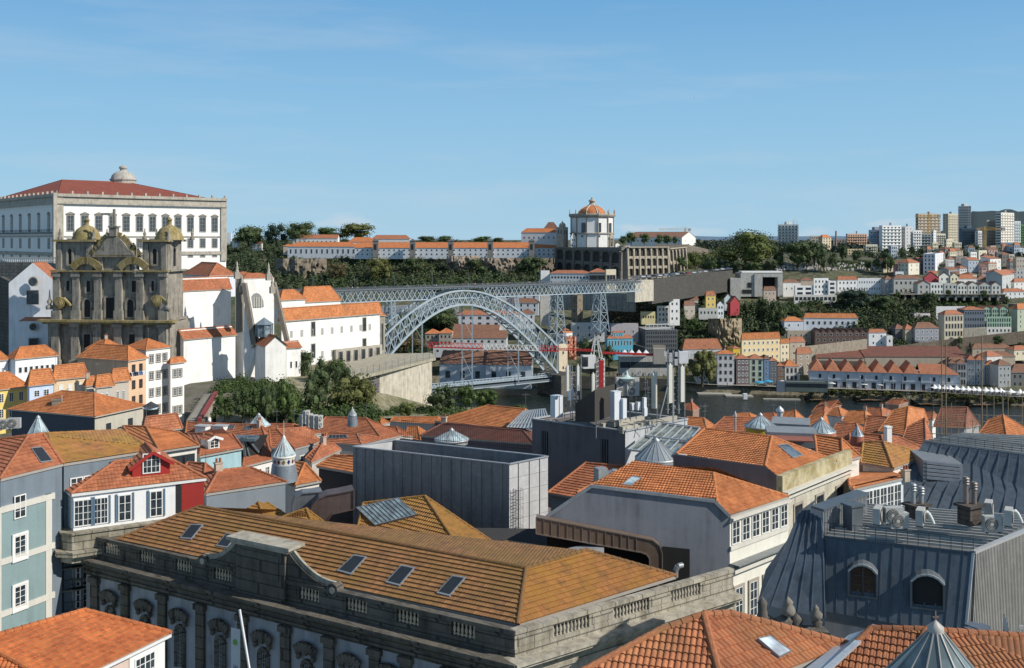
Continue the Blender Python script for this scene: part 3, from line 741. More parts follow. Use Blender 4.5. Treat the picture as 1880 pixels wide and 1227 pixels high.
for pl in ([O-a*.6,O+b*L-a*.6,O+b*(L-8)+a*10+z*5.5,O+a*10+z*5.5],[O+a*20,O+a*10+z*5.5,O+b*(L-8)+a*10+z*5.5,O+b*L+a*20],[O+b*L-a*.6,O+b*L+a*20,O+b*(L-8)+a*10+z*5.5]): roofplane(rf,pl)
rf.build('roof',FR,t)
# long lodges behind
hs('long low wine lodge with one dark brown roof behind the saw-roofed warehouse, left one',1500,1500,1587,657,668,700,th=91,col=BEI,roof='mb',rm='D',rise=5,hid=14,name='wine_lodge',cat='lodge')
hs('longest wine lodge with a plain brown roof above the saw-roofed warehouse, right one',1588,1588,1775,655,668,700,th=91,col=BEI,roof='mb',rm='D',rise=5.5,hid=16,name='wine_lodge',cat='lodge')
hs('brown hipped roof house at the right end of the longest wine lodge',1738,1738,1785,668,684,690,th=88,col=BEI,rm='b',rise=4,wn=(1,0,3))
RG='grey fronted houses on the right of the quay'
hs('narrow grey-blue quay house at the end of the white warehouse',1725,1725,1741,676,708,th=103,col=(.4,.43,.48),rm='b',rise=2,wn=(3,0,2),group=RG)
hs('narrow brown quay house with a shallow roof, second of the grey row',1742,1742,1756,667,708,th=103,col=(.22,.19,.19),rm='b',rise=2,wn=(4,0,2),group=RG)
hs('white-trimmed grey quay house with three tall window columns',1757,1757,1775,667,708,th=103,col=(.5,.52,.54),rm='b',rise=2,wn=(3,0,3),group=RG,sty='fSd',hs=3)
hs('blue-grey quay house with a long red ridge, fourth of the grey row',1776,1776,1791,661,708,th=103,col=(.3,.34,.38),rm='r',rise=3,wn=(4,0,2),group=RG)
hs('grey quay house with a white gable wall on its right side',1792,1792,1808,661,708,th=103,col=(.34,.37,.4),rm='r',rise=3,wn=(4,0,2),group=RG)
hs('dark green-grey quay house with four balconied windows per floor',1809,1809,1832,671,708,th=103,col=(.26,.3,.3),rm='r',rise=3,wn=(3,0,4),group=RG)
hs('grey quay house with a bright white side wall facing right',1833,1833,1856,671,708,650,th=80,col=(.4,.42,.42),rm='b',rise=3.5,wn=(3,0,3),group=RG)
hs('dark stone quay house cut by the right edge of the photo',1857,1857,1900,684,712,th=90,col=(.2,.2,.2),rm='b',rise=5,wn=(2,0,4),group=RG,sty='fd')
hs('small cream hillside house above the right end of the quay',1862,1862,1895,643,656,700,th=75,col=(.75,.68,.5),rm='r',rise=2.5,wn=(1,0,3))
hs('low tiled lodge with a pale wall left of the small cream hillside house',1785,1785,1860,640,652,715,th=86,col=BEI,rm='b',rise=3,wn=(1,0,4),name='wine_lodge',cat='lodge')
hs('second low tiled lodge below the pale-walled lodge on the right',1822,1822,1864,655,668,690,th=86,col=BEI,rm='b',rise=3,wn=(0,0,0),name='wine_lodge',cat='lodge')
hs('white gabled house with reddish roof behind the grey quay row',1812,1812,1840,655,672,680,th=70,col=(.75,.73,.7),rm='r',rise=3,wn=(1,0,2))
# -- retaining walls
def wallseg(label,pts,d,hz,col,th=1.2,name='retaining_wall',m=None,block=1.):
    mb=MB()
    for i in range(len(pts)-1):
        (x0,y0,dd0),(x1,y1,dd1)=pts[i],pts[i+1]; p,q=P(x0,y0,dd0),P(x1,y1,dd1); n=V(((q-p).y,-(q-p).x,0)).normalized()*th
        if n.y>0: n=-n
        mb.faces([p-V((0,0,hz)),q-V((0,0,hz)),q,p,p-n,q-n,q-n-V((0,0,hz)),p-n-V((0,0,hz))],[(0,1,2,3),(3,2,5,4),(4,5,6,7),(0,3,4,7),(1,6,5,2)])
    return tag(mb.build(name,m or stone(col,mul(col,.35),.0,block),loc=P(pts[0][0],pts[0][1],pts[0][2])),label,'wall')
wallseg('sloping brown granite street wall climbing right above the wine lodges',[(1560,646,712),(1640,637,720),(1720,626,730),(1800,617,735),(1900,606,740)],0,9,(.26,.21,.16))
wallseg('smooth cream retaining wall under the small-gabled brown terrace',[(1440,640,700),(1500,634,705),(1592,623,712)],0,11,(.55,.47,.36),block=0)
wallseg('cream wall between the cream mansion and the green building',[(1770,604,742),(1812,601,742)],0,7,(.62,.56,.45),block=0)
wallseg('dark stone quay-side wall behind the left lodge',[(1495,662,690),(1590,664,690)],0,6,(.2,.17,.14))
# -- second tier
hs('long white hotel with an orange roof and two rows of small windows',1474,1476,1575,584,618,770,th=93,col=(.72,.76,.82),rm='O',rise=3.5,wn=(2,0,9),sty='fSd',name='hotel',cat='hotel')
hs('white left wing of the hillside hotel with lower orange roof',1432,1440,1475,590,618,765,th=84,col=(.68,.72,.8),rm='O',rise=3,wn=(2,0,2),name='hotel',cat='hotel')
hs('beige stone base building with small square windows below the hotel wing',1443,1446,1496,609,636,748,th=90,col=(.52,.44,.34),roof='flat',wn=(2,0,5),hid=12)
for i in range(8):
    x=1496+i*12; hs(['first gabled brown terrace house, touching the beige stone base','brown gabled terrace house, second from the beige stone base','brown gabled terrace house, third from the beige stone base','brown gabled terrace house, fourth from the beige stone base','brown gabled terrace house, fourth from the small white house','brown gabled terrace house, third from the small white house','brown gabled terrace house, second from the small white house','last gabled brown terrace house, nearest the small white house'][i],x,x,x+11.8,609,630,738,th=90,col=(.17,.11,.095),roof='ga',rm='b',rise=2.2,wn=(2,0,1),group='brown gabled terrace below the hotel',sty='fW',ws=2)
hs('small bright white house with a dark green door beside the sloping street wall',1592,1595,1627,611,636,730,th=84,col=(.85,.86,.86),rm='r',rise=2.5,wn=(2,0,2))
hs('low white garage right of the small bright white house',1628,1628,1639,618,634,728,th=84,col=(.8,.8,.8),roof='flat',wn=(1,0,1),sty='fd')
hs('shaded grey house with a brown roof at the edge of the wooded slope',1644,1644,1662,604,626,745,th=80,col=(.15,.15,.15),rm='b',rise=3.5)
hs('beige house with a red hipped roof left of the awning house',1662,1662,1680,605,628,742,th=80,col=(.5,.42,.3),rm='r',rise=3.5,wn=(2,0,2))
hs('grey house with white awnings and a brown roof on the sloping street',1680,1680,1724,603,627,740,th=84,col=(.4,.41,.45),rm='b',rise=4,wn=(2,0,5),sty='fSW')
hs('white and pink house with rounded parapets below the wooded slope',1679,1679,1708,577,600,790,th=84,col=(.8,.72,.74),roof='flat',wn=(2,0,4))
hs('plain white modern house above the cream mansion',1718,1719,1772,564,584,800,th=86,col=(.85,.85,.85),roof='flat',wn=(1,0,1))
hs('cream mansion with tall windows and a stone balcony floor',1722,1734,1769,578,620,745,th=78,col=(.66,.6,.46),rm='r',rise=3,wn=(3,0,6),sty='fSd',hs=3.2)
hs('long slate-blue building between the cream mansion and the green building',1757,1770,1808,569,604,765,th=88,col=(.16,.2,.25),rm='r',rise=2,wn=(3,0,8),sty='fd')
for i,x in enumerate((1806,1821,1836)): hs(['left of three narrow green gabled houses on the hillside','middle of three narrow green gabled houses on the hillside','right of three narrow green gabled houses on the hillside'][i],x,x,x+14.6,567,584,775,th=86,col=(.34,.46,.36),roof='ga',rm='r',rise=2.2,wn=(2,0,3),group='narrow green gabled houses',hs=2.2,sty='fd')
hs('wide green building with two rows of tall windows on a white base',1811,1812,1857,583,602,752,th=86,col=(.34,.5,.38),roof='flat',wn=(2,0,10),sty='fd',hs=2.6,hid=6)
hs('white base building with small round windows under the wide green building',1811,1812,1857,602,612,750,th=86,col=(.75,.73,.68),roof='flat',wn=(1,0,6),hid=8,sty='fd')
hs('green and white corner house with an orange roof at the right edge',1852,1868,1900,568,604,770,th=70,col=(.5,.55,.42),rm='O',rise=4,wn=(4,0,3))
# -- third tier
CG='white and grey gabled terrace houses on the upper road'
def conc(): return stone((.6,.59,.55),(.28,.27,.26),0,0)
CON=conc()
t=thing('cable_station','raw concrete station with a big dark void at the end of the upper road','station',P(1390,545,855))
mb=MB()
def cb(x0,x1,y0,y1,d,dep,m=0): 
    p=P(x0,y1,d); q=P(x1,y1,d); mb.pbox(p,V((q.x-p.x,0,0)),V((0,dep,0)),V((0,0,(y1-y0)/F*d)),m)
cb(1341,1360,511,556,850,20); cb(1360.3,1385,502,545,853,22); cb(1385.3,1400,503,545,852,22); cb(1400.3,1437,503,509,852,22); cb(1428,1437,509,545,852,22); cb(1400,1428,509,545,862,12,1); cb(1362,1437,498.5,501,856,14,2); cb(1373,1380,519,528,852.6,1,1); cb(1363,1380,532,539,852.6,1,1)
mb.build('concrete_frame',[CON,SHD,flat(WHITE)],t)
hs('square beige-pink house with a brown pyramid roof in front of the concrete station',1400,1402,1425,533,556,825,th=80,col=(.55,.44,.36),rm='b',rise=3,wn=(2,0,3))
hs('white house with a brown roof right of the concrete station',1438,1438,1470,519,541,860,th=78,col=(.75,.75,.73),rm='b',rise=2.5,wn=(1,0,3))
hs('tall white terrace block with three rows of windows on the restaurant terrace',1493,1494,1521,512,541,848,th=80,col=(.85,.85,.84),roof='flat',wn=(3,0,4),sty='fd')
hs('stepped white block with wide dark windows left of the tall white terrace block',1458,1460,1493,526,543,846,th=80,col=(.82,.82,.82),roof='flat',wn=(2,0,2),sty='fd',ws=5,hs=2)
hs('white balconied block right of the tall white terrace block',1521,1521,1535,517,541,848,th=80,col=(.8,.8,.8),roof='flat',wn=(3,0,1),sty='fd',ws=4)
hs('low white colonnaded floor with many dark bays under the terrace blocks',1457,1458,1536,543,554,835,th=88,col=(.75,.73,.68),roof='flat',wn=(1,0,10),sty='fd',ws=2.6,hs=2.8,hid=8)
hs('white house with a red roof and a long balcony left of the long white workshop',1536,1538,1574,514,535,858,th=80,col=(.82,.82,.82),rm='R',rise=3,wn=(2,0,5),sty='fd')
hs('long white workshop with painted signs right of the red-roofed balcony house',1574,1575,1618,512,536,862,th=86,col=(.8,.82,.84),roof='flat',wn=(2,0,9),sty='f',ws=1)
hs('low brown roofed house above the road behind the white terrace block',1470,1470,1495,515,524,875,th=84,col=BEI,rm='b',rise=2)
hs('grey hipped house left of the blank square tower',1625,1625,1641,513,537,856,th=84,col=GREY,rm='b',rise=3,wn=(2,0,2),sty='fs')
hs('light grey three-storey house with a blank square tower block behind',1641,1641,1694,512,541,852,th=88,col=(.52,.52,.49),rm='b',rise=3,wn=(2,0,6),sty='fSd')
hs('white roof turret with one big dark window above the light grey house',1643,1644,1659,500,513,880,th=86,col=(.8,.8,.8),roof='flat',wn=(1,0,1),sty='fd',ws=5,hs=3)
G=[(1685,1708,522,541,'grey gabled house with a round-topped dark door, right of the light grey house',(.5,.5,.47),2,2),(1708.5,1733,521,541,'flat-topped bright white house with four dark windows',(.8,.8,.76),2,4),
(1733.5,1757,522,541,'pale grey flat-fronted house right of the bright white house',(.55,.55,.52),2,3),(1757.5,1777,524,541,'white gabled house, left of a pair on the upper road',(.72,.71,.66),2,3),(1777.5,1797,524,541,'white gabled house, right of a pair on the upper road',(.68,.67,.62),2,3),
(1797.5,1820,524,541,'grey low house between the gabled pair and the last gabled house',(.5,.5,.48),2,4),(1820.5,1837,524,541,'pale gabled house with arched windows, last on the upper road',(.62,.62,.58),2,2)]
for x0,x1,ye,yb,lb,c,r,n in G: hs(lb,x0,x0,x1,ye,yb,835,th=88,col=c,roof='ga' if 'gabled' in lb else 'flat',rm='b',rise=3.,wn=(r,0,n),sty='fd',group=CG,ws=1.2,hs=2.2)
hs('crimson gabled house with a dark balcony behind the white terrace row',1694,1697,1723,510,525,870,th=80,col=(.4,.06,.08),roof='ga',rm='b',rise=5,wn=(1,0,3))
hs('white gabled house right of the crimson house',1723.5,1724,1744,508,526,868,th=82,col=(.8,.78,.72),roof='ga',rm='b',rise=3.5,wn=(2,0,2),sty='fd')
hs('cream gabled house right of the white gabled house beside the crimson one',1744.5,1745,1760,508,526,868,th=82,col=(.8,.74,.55),roof='ga',rm='b',rise=3.5,wn=(2,0,2),sty='fd')
hs('long white house with an orange roof above the gabled pair',1760,1760,1795,512,526,872,th=80,col=(.82,.8,.76),rm='R',rise=3.5,wn=(1,0,2))
hs('brown-roofed grey house above the last gabled house',1795,1795,1822,514,526,875,th=80,col=GREY,rm='b',rise=3,wn=(1,0,3))
hs('big grey barn-like building with a lit white right side and red roof',1810,1840,1862,506,530,860,th=38,col=(.5,.53,.53),roof='gb',rm='r',rise=4,wn=(2,0,4),hid=14)
hs('white house with a red roof low at the right edge of the upper road',1842,1842,1885,536,552,850,th=80,col=(.82,.82,.82),rm='r',rise=2.5,wn=(2,0,5))
hs('white house with red roof above the right edge white house',1856,1862,1890,518,534,870,th=70,col=(.8,.78,.74),rm='r',rise=3,wn=(2,0,3))
# road terrace with dark arcade
t=thing('arcade_terrace','long terrace with dark openings under the upper road gardens','terrace',P(1640,552,832)); mb=MB()
for i in range(13):
    x=1645+i*15.5; cb(x,x+3.5,541.5,552,832,6)
cb(1640,1846,540,541.5,831,9); cb(1640,1846,541.5,554,836,3,1); mb.build('arcade',[stone((.4,.36,.3),(.12,.11,.1)),SHD],t)
# -- upper hill and towers
hs('white and cream villa with a red hipped roof below the white stepped tower',1648,1668,1689,483,500,925,th=55,col=(.78,.74,.62),rm='r',rise=3.5,wn=(2,3,2))
hs('pink sided small house left of the white and cream villa',1640,1641,1649,482,500,935,th=70,col=(.6,.35,.36),rm='b',rise=2)
hs('white slab block with a purple recess and balconies on the right',1695,1717,1733,467,503,930,th=28,col=(.72,.73,.78),roof='flat',wn=(5,3,2),sty='fd')
TG='apartment towers on the skyline'
TW=[(1428,1466,1480,413,462,1250,15,(.85,.84,.8),9,6,3,'white tower block with dark floor bands and rooftop aerials, alone above the trees'),
(1597,1621,1622,423,480,1150,15,(.34,.38,.46),7,4,0,'shaded blue-grey lower wing left of the white stepped tower'),
(1614,1620,1655,415,480,1140,75,(.86,.86,.84),11,0,5,'white stepped apartment tower with balconies, leftmost of the big towers'),
(1655,1662,1676,417,478,1150,55,(.55,.55,.56),10,2,2,'white tower with a dark vertical stripe right of the stepped tower'),
(1676,1677,1692,424,478,1155,75,(.85,.84,.82),10,0,3,'plain white tower right of the striped white tower'),
(1681,1686,1727,393,455,1500,68,(.5,.42,.33),11,2,6,'tan tower block under construction beside the left crane'),
(1731,1741,1760,393,445,1600,55,(.6,.54,.42),11,2,6,'sandy yellow tower left of the tallest tower'),
(1760,1783,1792,379,452,1420,22,(.72,.67,.64),16,6,3,'tallest skyline tower with red-brown window bands'),
(1767,1794,1795,420,470,1300,10,(.1,.15,.2),10,8,0,'dark netted scaffold block at the foot of the tallest tower'),
(1790,1796,1803,425,468,1290,60,(.75,.72,.7),9,1,2,'white and light blue tower strip right of the dark netted block'),
(1811,1812,1830,405,470,1350,80,(.5,.42,.36),11,0,6,'beige brick tower behind the right crane'),
(1828,1838,1862,391,460,1330,50,(.75,.7,.63),14,4,5,'cream and grey double tower near the wooded hills'),
(1862,1863,1874,407,462,1380,75,(.72,.77,.8),10,0,3,'pale blue-white tower right of the cream and grey double tower'),
(1872,1873,1900,413,458,1400,85,(.14,.3,.12),10,0,6,'green-clad tower cut by the right edge'),
(1837,1838,1862,446,472,1200,85,(.28,.38,.45),6,0,8,'low glassy blue-grey office block below the double tower'),
(1710,1714,1719,424,462,1200,50,(.75,.75,.75),7,1,1,'narrow white blank slab tower below the tan tower'),
(1719,1720,1736,430,458,1210,70,(.75,.71,.58),7,0,4,'small cream tower with dark balconies below the tan tower'),
(1690,1691,1710,430,462,1250,85,(.3,.33,.33),6,0,3,'shaded grey block between the white towers and the tan tower'),
(1585,1590,1611,450,482,1080,70,(.6,.58,.46),7,1,6,'pale yellow-grey block with a grid of windows left of the round dark trees'),
(1555,1556,1585,458,482,1090,80,(.6,.5,.32),5,0,5,'dull yellow low apartment block behind the dark trees'),
(1553,1556,1592,430,460,1200,78,(.66,.45,.33),6,0,8,'stacked orange and cream terrace block on the skyline'),
(1502,1510,1526,436,455,1150,60,(.7,.6,.42),4,2,3,'cream house with an orange roof on the skyline behind the dark trees'),
(1487,1488,1503,434,455,1180,80,(.45,.38,.33),4,0,3,'grey-brown low block left of the cream skyline house'),
(1529,1530,1556,440,462,1220,85,(.32,.27,.25),4,0,5,'dark brown low block by the thin chimney'),
(1736,1737,1765,430,452,1700,85,(.3,.33,.36),8,0,5,'distant grey slab in the gap between sandy tower and tallest tower')]
for xl,xc,xr,ye,yb,d,th,c,r,nl,nr,lb in TW:
    rf='flat' if 'orange roof' not in lb else 'hip'
    cw=(xr-xc if nr>nl else xc-xl)/F*d/max(nl,nr,1)
    t,C,a,b,A,B,ze,z0=hs(lb,xl,xc,xr,ye,yb,d,th,col=c,roof=rf,rm='O',rise=3,wn=(r,nl,nr),sty='fd',hid=16,name='apartment_tower' if r>5 else 'apartment_block',cat='tower' if r>5 else 'building',ws=max(1.,cw*.5),hs=1.5,mx=.6,grime=.3,group=TG if r>8 else None,zl=0)
    if r>5:
        k=MB(); k.box(C+a*A*.5+b*B*.5+V((0,0,.3)),min(A,B)*.45,min(A,B)*.35,3.5,R(th)); k.build('lift_house',wall(mul(c,.8)),t)
        bd=MB(); L_,dr,n_=(A,a,-b) if nl>=nr else (B,b,-a)
        for i in range(1,r): bd.pbox(C+V((0,0,-(ze-z0)*i/r))+n_*.02,dr*L_,n_*.9,V((0,0,.35)))
        bd.build('balcony_bands',wall(mul(c,.85) if 'dark' not in lb else (.12,.11,.1)),t)
    if 'aerials' in lb:
        k=MB()
        for i in range(12): p=C+a*A*rnd.random()+b*B*rnd.random(); k.tube(p,p+V((0,0,rnd.uniform(3,8))),.18,5)
        k.build('aerials',flat((.6,.6,.6)),t)
# random small houses of the upper right hillside
FCOL=[('white',(.8,.8,.78)),('cream',(.72,.66,.5)),('grey',(.4,.41,.42)),('pale blue',(.45,.52,.6)),('beige',(.55,.48,.4)),('dark stone',(.2,.19,.18)),('pink',(.6,.42,.38))]
SPOT=[(1736,1752,476,495),(1755,1776,472,492),(1778,1797,478,497),(1800,1815,470,490),(1818,1838,475,498),(1840,1858,468,486),(1860,1882,474,494),(1742,1758,496,512),(1762,1775,493,508),(1797,1812,490,506),(1815,1830,484,500),(1866,1886,496,514),(1700,1722,503,512),(1736,1750,458,470),(1752,1768,460,472),(1772,1790,455,470),(1797,1812,461,474),(1815,1832,459,472),(1848,1860,480,500),(1864,1880,455,468),(1622,1640,478,498),(1600,1618,484,496),(1690,1697,478,496),(1825,1845,500,514),(1846,1866,500,516),(1780,1793,505,516),(1868,1890,560,574),(1745,1762,504,515)]
PL=['just right of the white slab block','above the crimson gabled house','below the netted tower','left of the right crane mast','right of the right crane mast','below the glassy office block','at the right edge just below the skyline','behind the white and cream gabled houses','behind the long orange-roofed house','above the brown-roofed grey house','uphill of the big grey barn','at the right edge above the red-roofed white houses','between the villa and the crimson house','at the foot of the sandy tower','under the tallest tower','right below the dark netted block','beside the foot of the beige brick tower','in front of the brick tower','right of the barn on the slope','at the edge under the green tower','right of the round dark trees','at the edge of the cemetery lawn','squeezed left of the white slab block','behind the barn roof','right behind the barn roof','just uphill of the barn','below the corner house at the right edge','tucked behind the white gabled house']
for i,((x0,x1,ye,yb),pl) in enumerate(zip(SPOT,PL)):
    cn,c=FCOL[(i*5+i//3)%7]; rk=['hip','flat','gb','hip','mb'][i%5]
    hs('%s hillside house with a %s roof %s'%(cn,'flat' if rk=='flat' else 'brown tiled' if i%2 else 'red tiled',pl),x0,x0+(0 if i%3 else 6),x1,ye,yb,None,th=[84,60,75][i%3],col=c,roof=rk,rm='b' if i%2 else 'r',rise=2.5 if rk!='mb' else 2,wn=(2,1,3),group='small houses on the upper hillside',hid=10,sty='fd' if i%2 else 'f')
r=random.Random(8); BL=['plain','balconied','narrow','wide','low']; k_=0
for px,top in ((1716,446),(1742,440),(1757,446),(1779,452),(1800,458),(1822,452),(1843,452),(1866,450),(1668,468),(1640,452),(1705,458),(1728,466),(1748,462),(1786,464),(1814,470),(1834,464),(1856,468)):
    cn,c=FCOL[r.randrange(7)]; w_=r.uniform(10,19); 
    hs('%s %s block in the dense hillside quarter, %s'%(BL[k_%5],cn,['below the tan tower','under the sandy tower','left of the tallest tower foot','below the netted block','by the right crane mast','behind the brick tower foot','below the double tower','at the right skyline edge','below the striped white tower','left of the stepped tower base','under the small cream tower','above the white slab block','uphill of the slab block','below the white and blue strip','beside the crane base','below the glassy office block','near the right edge above the barn'][k_]),px-w_/2,px-w_/2+w_*.25,px+w_/2,top,top+26,1150-k_*12,th=r.choice([60,75,85]),col=c,roof=r.choice(['flat','flat','hip']),rm='r',rise=3,wn=(4,1,3),sty='fd',hid=14,group='blocks of the dense hillside quarter',name='apartment_block',cat='building'); k_+=1
# cranes
def crane(label,px,yt,yb,d,xj0,xj1,yj):
    t=thing('tower_crane',label,'crane',P(px,yb,d)); Y=flat((.62,.36,.06),.6); mb=MB(); w_=1.1
    def lat(p,q,w_,n,up):
        d_=(q-p)/n; s=up.cross(q-p).normalized()
        cs=[up*w_+s*w_,up*w_-s*w_,-up*w_-s*w_,-up*w_+s*w_]
        for k in range(4):
            mb.bar(p+cs[k],q+cs[k],.26)
            for i in range(n): mb.bar(p+cs[k]+d_*i,p+cs[(k+1)%4]+d_*(i+1),.12)
    b0,b1=P(px,yb,d),P(px,yt,d); lat(b0,b1,1.2,22,V((0,1,0))); mb.build('mast',Y,t); mb=MB()
    p,q=P(xj0,yj,d),P(xj1,yj,d); lat(p,q,1.0,18,V((0,0,1))); mb.build('jib',Y,t); mb=MB()
    top=P(px,yt-4,d); mb.bar(P(px,yj,d),top,.8); mb.bar(top,p,.2); mb.bar(top,q,.2); mb.build('apex',Y,t); mb=MB(); mb.box(P(xj1,yj+3,d),3.5,2.5,4); mb.build('counterweight',wall((.4,.4,.4)),t)
crane('yellow tower crane in front of the tan tower block',1706,393,470,1300,1680,1724,397)
crane('yellow tower crane in front of the beige brick tower',1808,420,482,1150,1792,1842,421)
crane('small red and white crane over the white barracks roof on the skyline',1258,421,440,1500,1210,1266,421.5)
mb=MB(); mb.tube(P(1535,452,1100),P(1535,424,1100),1.2,8,0,.9); tag(mb.build('chimney_stack',wall((.3,.22,.2))),'thin dark chimney stack among the skyline trees','chimney')
# aeroplane
t=thing('aeroplane','tiny aeroplane high in the clear sky','aeroplane',P(1275,180,4000)); mb=MB(); o=P(1275,180,4000)
mb.tube(o+V((-7,0,0)),o+V((7,0,0)),.9,7,0,.6); mb.build('fuselage',flat(WHITE),t); mb=MB(); mb.extrude([o+V((1,0,0)),o+V((-2,14,0)),o+V((-3,14,0)),o+V((-2,0,0)),o+V((-3,-14,0)),o+V((-2,-14,0))],V((0,0,.3))); mb.build('wing',flat(WHITE),t); mb=MB(); mb.extrude([o+V((-5,0,.5)),o+V((-7.5,0,4)),o+V((-8,0,.5))],V((0,.3,0))); mb.build('tail_fin',flat(WHITE),t)
# ================================================================ monastery hill
def seg(p,q,t): return p+(q-p)*t
ST2=stone((.5,.44,.35),(.16,.14,.11),0,0); STD=stone((.27,.25,.22),(.05,.05,.045),0,1.5)  # left flank's shade painted in as a darker copy of the sunlit stone
dd=962.; c0=P(1087,455.5,dd); r0=41/F*dd
t=thing('round_church','round white church with an orange ribbed dome and stone lantern on the terrace','church',c0)
zz=lambda py:(455-py)/F*dd
mb=MB(); mb.lathe(c0,[(r0*.985,-2),(r0*.985,zz(429))],12,0,.2,sm=False); mb.lathe(c0,[(r0*.96,zz(429)),(r0*.96,zz(399))],12,0,.2,sm=False)
mb.build('wall',wall((.82,.81,.78),.3),t)
mb=MB(); mb.lathe(c0,[(r0*.97,zz(430)),(r0*1.04,zz(429.3)),(r0*1.04,zz(427.8)),(r0*.97,zz(427))],12,0,.2,sm=False); mb.lathe(c0,[(r0*.97,zz(400)),(r0*1.05,zz(398)),(r0*1.08,zz(395.5)),(r0*1.08,zz(394.5)),(r0*.95,zz(394.4))],12,0,.2,sm=False)
for i in range(12):
    a=.2+i*math.pi/6; p=c0+V((math.cos(a),math.sin(a),0))*r0*.97; mb.box(p,1.1,1.1,zz(398),a)
mb.build('cornice',stone((.45,.41,.35),(.17,.155,.13)),t)
mb=MB(); mb.lathe(c0,[(r0*1.03,zz(394.4)),(r0*1.03,zz(392.6)),(r0*1.0,zz(392.6)),(r0*1.0,zz(394.4))],24)
for i in range(12):
    a=.2+i*math.pi/6; p=c0+V((math.cos(a)*r0*1.03,math.sin(a)*r0*1.03,zz(394.5))); mb.lathe(p,[(.6,0),(.6,2),(.25,2.6),(.5,3.2),(.1,5.4),(0,5.6)],6)
mb.build('balustrade',ST2,t)
mb=MB(); R1=r0*.62
pr=[(R1*1.05,zz(394.4)),(R1*1.03,zz(391.5)),(R1*.98,zz(388)),(R1*.86,zz(384.5)),(R1*.66,zz(381)),(R1*.42,zz(378)),(R1*.28,zz(377))]
mb.lathe(c0,pr,24); mb.build('dome',FO,t)
for i in range(8):
    mb=MB(); a=i*math.pi/4+.28; pts=[c0+V((math.cos(a)*r*1.01,math.sin(a)*r*1.01,z+.1)) for r,z in pr]; mb.path(pts,.5,5); mb.build('dome_rib',flat((.6,.56,.5)),t)
mb=MB(); mb.lathe(c0,[(R1*.3,zz(377.5)),(R1*.3,zz(376)),(R1*.2,zz(375.6)),(R1*.19,zz(370)),(R1*.27,zz(369.6)),(R1*.24,zz(368)),(R1*.14,zz(366)),(R1*.05,zz(364.5)),(R1*.08,zz(363.6)),(0,zz(361.5))],8); mb.build('lantern',ST2,t)
for px,w in ((1068,6.5),(1097,6),(1119,4)):
    a=None; k=(px-CX)/F; x=px-1087; ang=math.asin(x/41.*1.0); p=c0+V((math.sin(ang)*r0*.975,-math.cos(ang)*r0*.975,zz(426))); window(t,p,(math.sin(ang),-math.cos(ang)),3.6,8.5,'fSds' if 0 else 'fSd')
for px in (1066,1097): ang=math.asin((px-1087)/41.); window(t,c0+V((math.sin(ang)*r0*.995,-math.cos(ang)*r0*.995,zz(435))),(math.sin(ang),-math.cos(ang)),2,1.6,'fd')
ang=math.asin(33/41.); nn=V((math.sin(ang),-math.cos(ang),0)); sd_=V((-nn.y,nn.x,0)); o=c0+nn*r0*.97; mb=MB()
mb.pbox(o-sd_*4,sd_*8,nn*1.2,V((0,0,1.5)))
for k in(-3.6,-2,1.4,3): mb.pbox(o+sd_*k,sd_*.7,nn*1.1,V((0,0,9)))
mb.pbox(o-sd_*4.2+V((0,0,9)),sd_*8.4,nn*1.4,V((0,0,1.4))); mb.extrude([o-sd_*3.2+V((0,0,10.4)),o+sd_*3.2+V((0,0,10.4)),o+sd_*1.6+V((0,0,14)),o+V((0,0,16.5)),o-sd_*1.6+V((0,0,14))],nn*.9); mb.build('portal',STL,t)
mb=MB(); mb.pbox(o-sd_*1.1+nn*.1,sd_*2.2,nn*.3,V((0,0,6))); mb.build('door',DF,t)
# bell tower, small facade, cloister
def tower_(label,xl,xc,xr,yt,yb,d,th,m,cap=True):
    t,C,a,b,A,B,ze,z0=house(label,xl,xc,xr,yt,yb,d,th,roof='flat',wmat=m,hid=7,name='bell_tower',cat='tower')
    o=C+a*A/2+b*B/2
    if cap: k=MB(); k.lathe(V((o.x,o.y,ze+.4)),[(A*.42,0),(A*.45,1.5),(A*.36,3.2),(A*.18,4.4),(.3,5),(.5,5.6),(0,7)],10); k.build('cupola',m,t)
    for dr,L,nn in ((a,A,-b),(b,B,-a)): 
        for i in (.3,.7): window(t,C+dr*L*i+V((0,0,-6-0))*1.+V((0,0,0)),nn,1.3,3.6,'fd')
    return t
tower_('square granite bell tower with a small cupola left of the round church',1022,1034,1043,418,457,950,35,ST2)
hs('tiny white church front with a gable and arched openings between bell tower and round church',1047,1048,1057,435,457,946,th=84,col=(.82,.81,.78),roof='ga',rm='o',rise=5,wn=(2,0,2),sty='fd',hid=20,name='chapel',cat='chapel')
hs('white cloister wing with orange roof, left of the bell tower',957,957,1022,427,446,985,th=100,col=(.7,.71,.72),rm='o',rise=4,wn=(1,0,7),sty='fd',name='cloister_building',cat='monastery')
hs('taller gabled monastery wing behind the cloister wing',998,998,1024,421,440,1000,th=98,col=(.7,.71,.73),roof='hip',rm='b',rise=7,wn=(1,0,3),sty='fd',name='cloister_building',cat='monastery')
hs('small white annex right of the round church',1128,1130,1138,449,456,1060,th=60,col=(.8,.8,.78),roof='ga',rm='r',rise=2,wn=(1,0,1))
t=hs('long barracks with a brown roof and white gable end behind the row of clipped trees',1150,1252,1277,436,449,1120,th=20,col=(.82,.81,.78),roof='ga',rm='b',rise=6.5,wn=(1,12,2),sty='fd',name='barracks',cat='building')
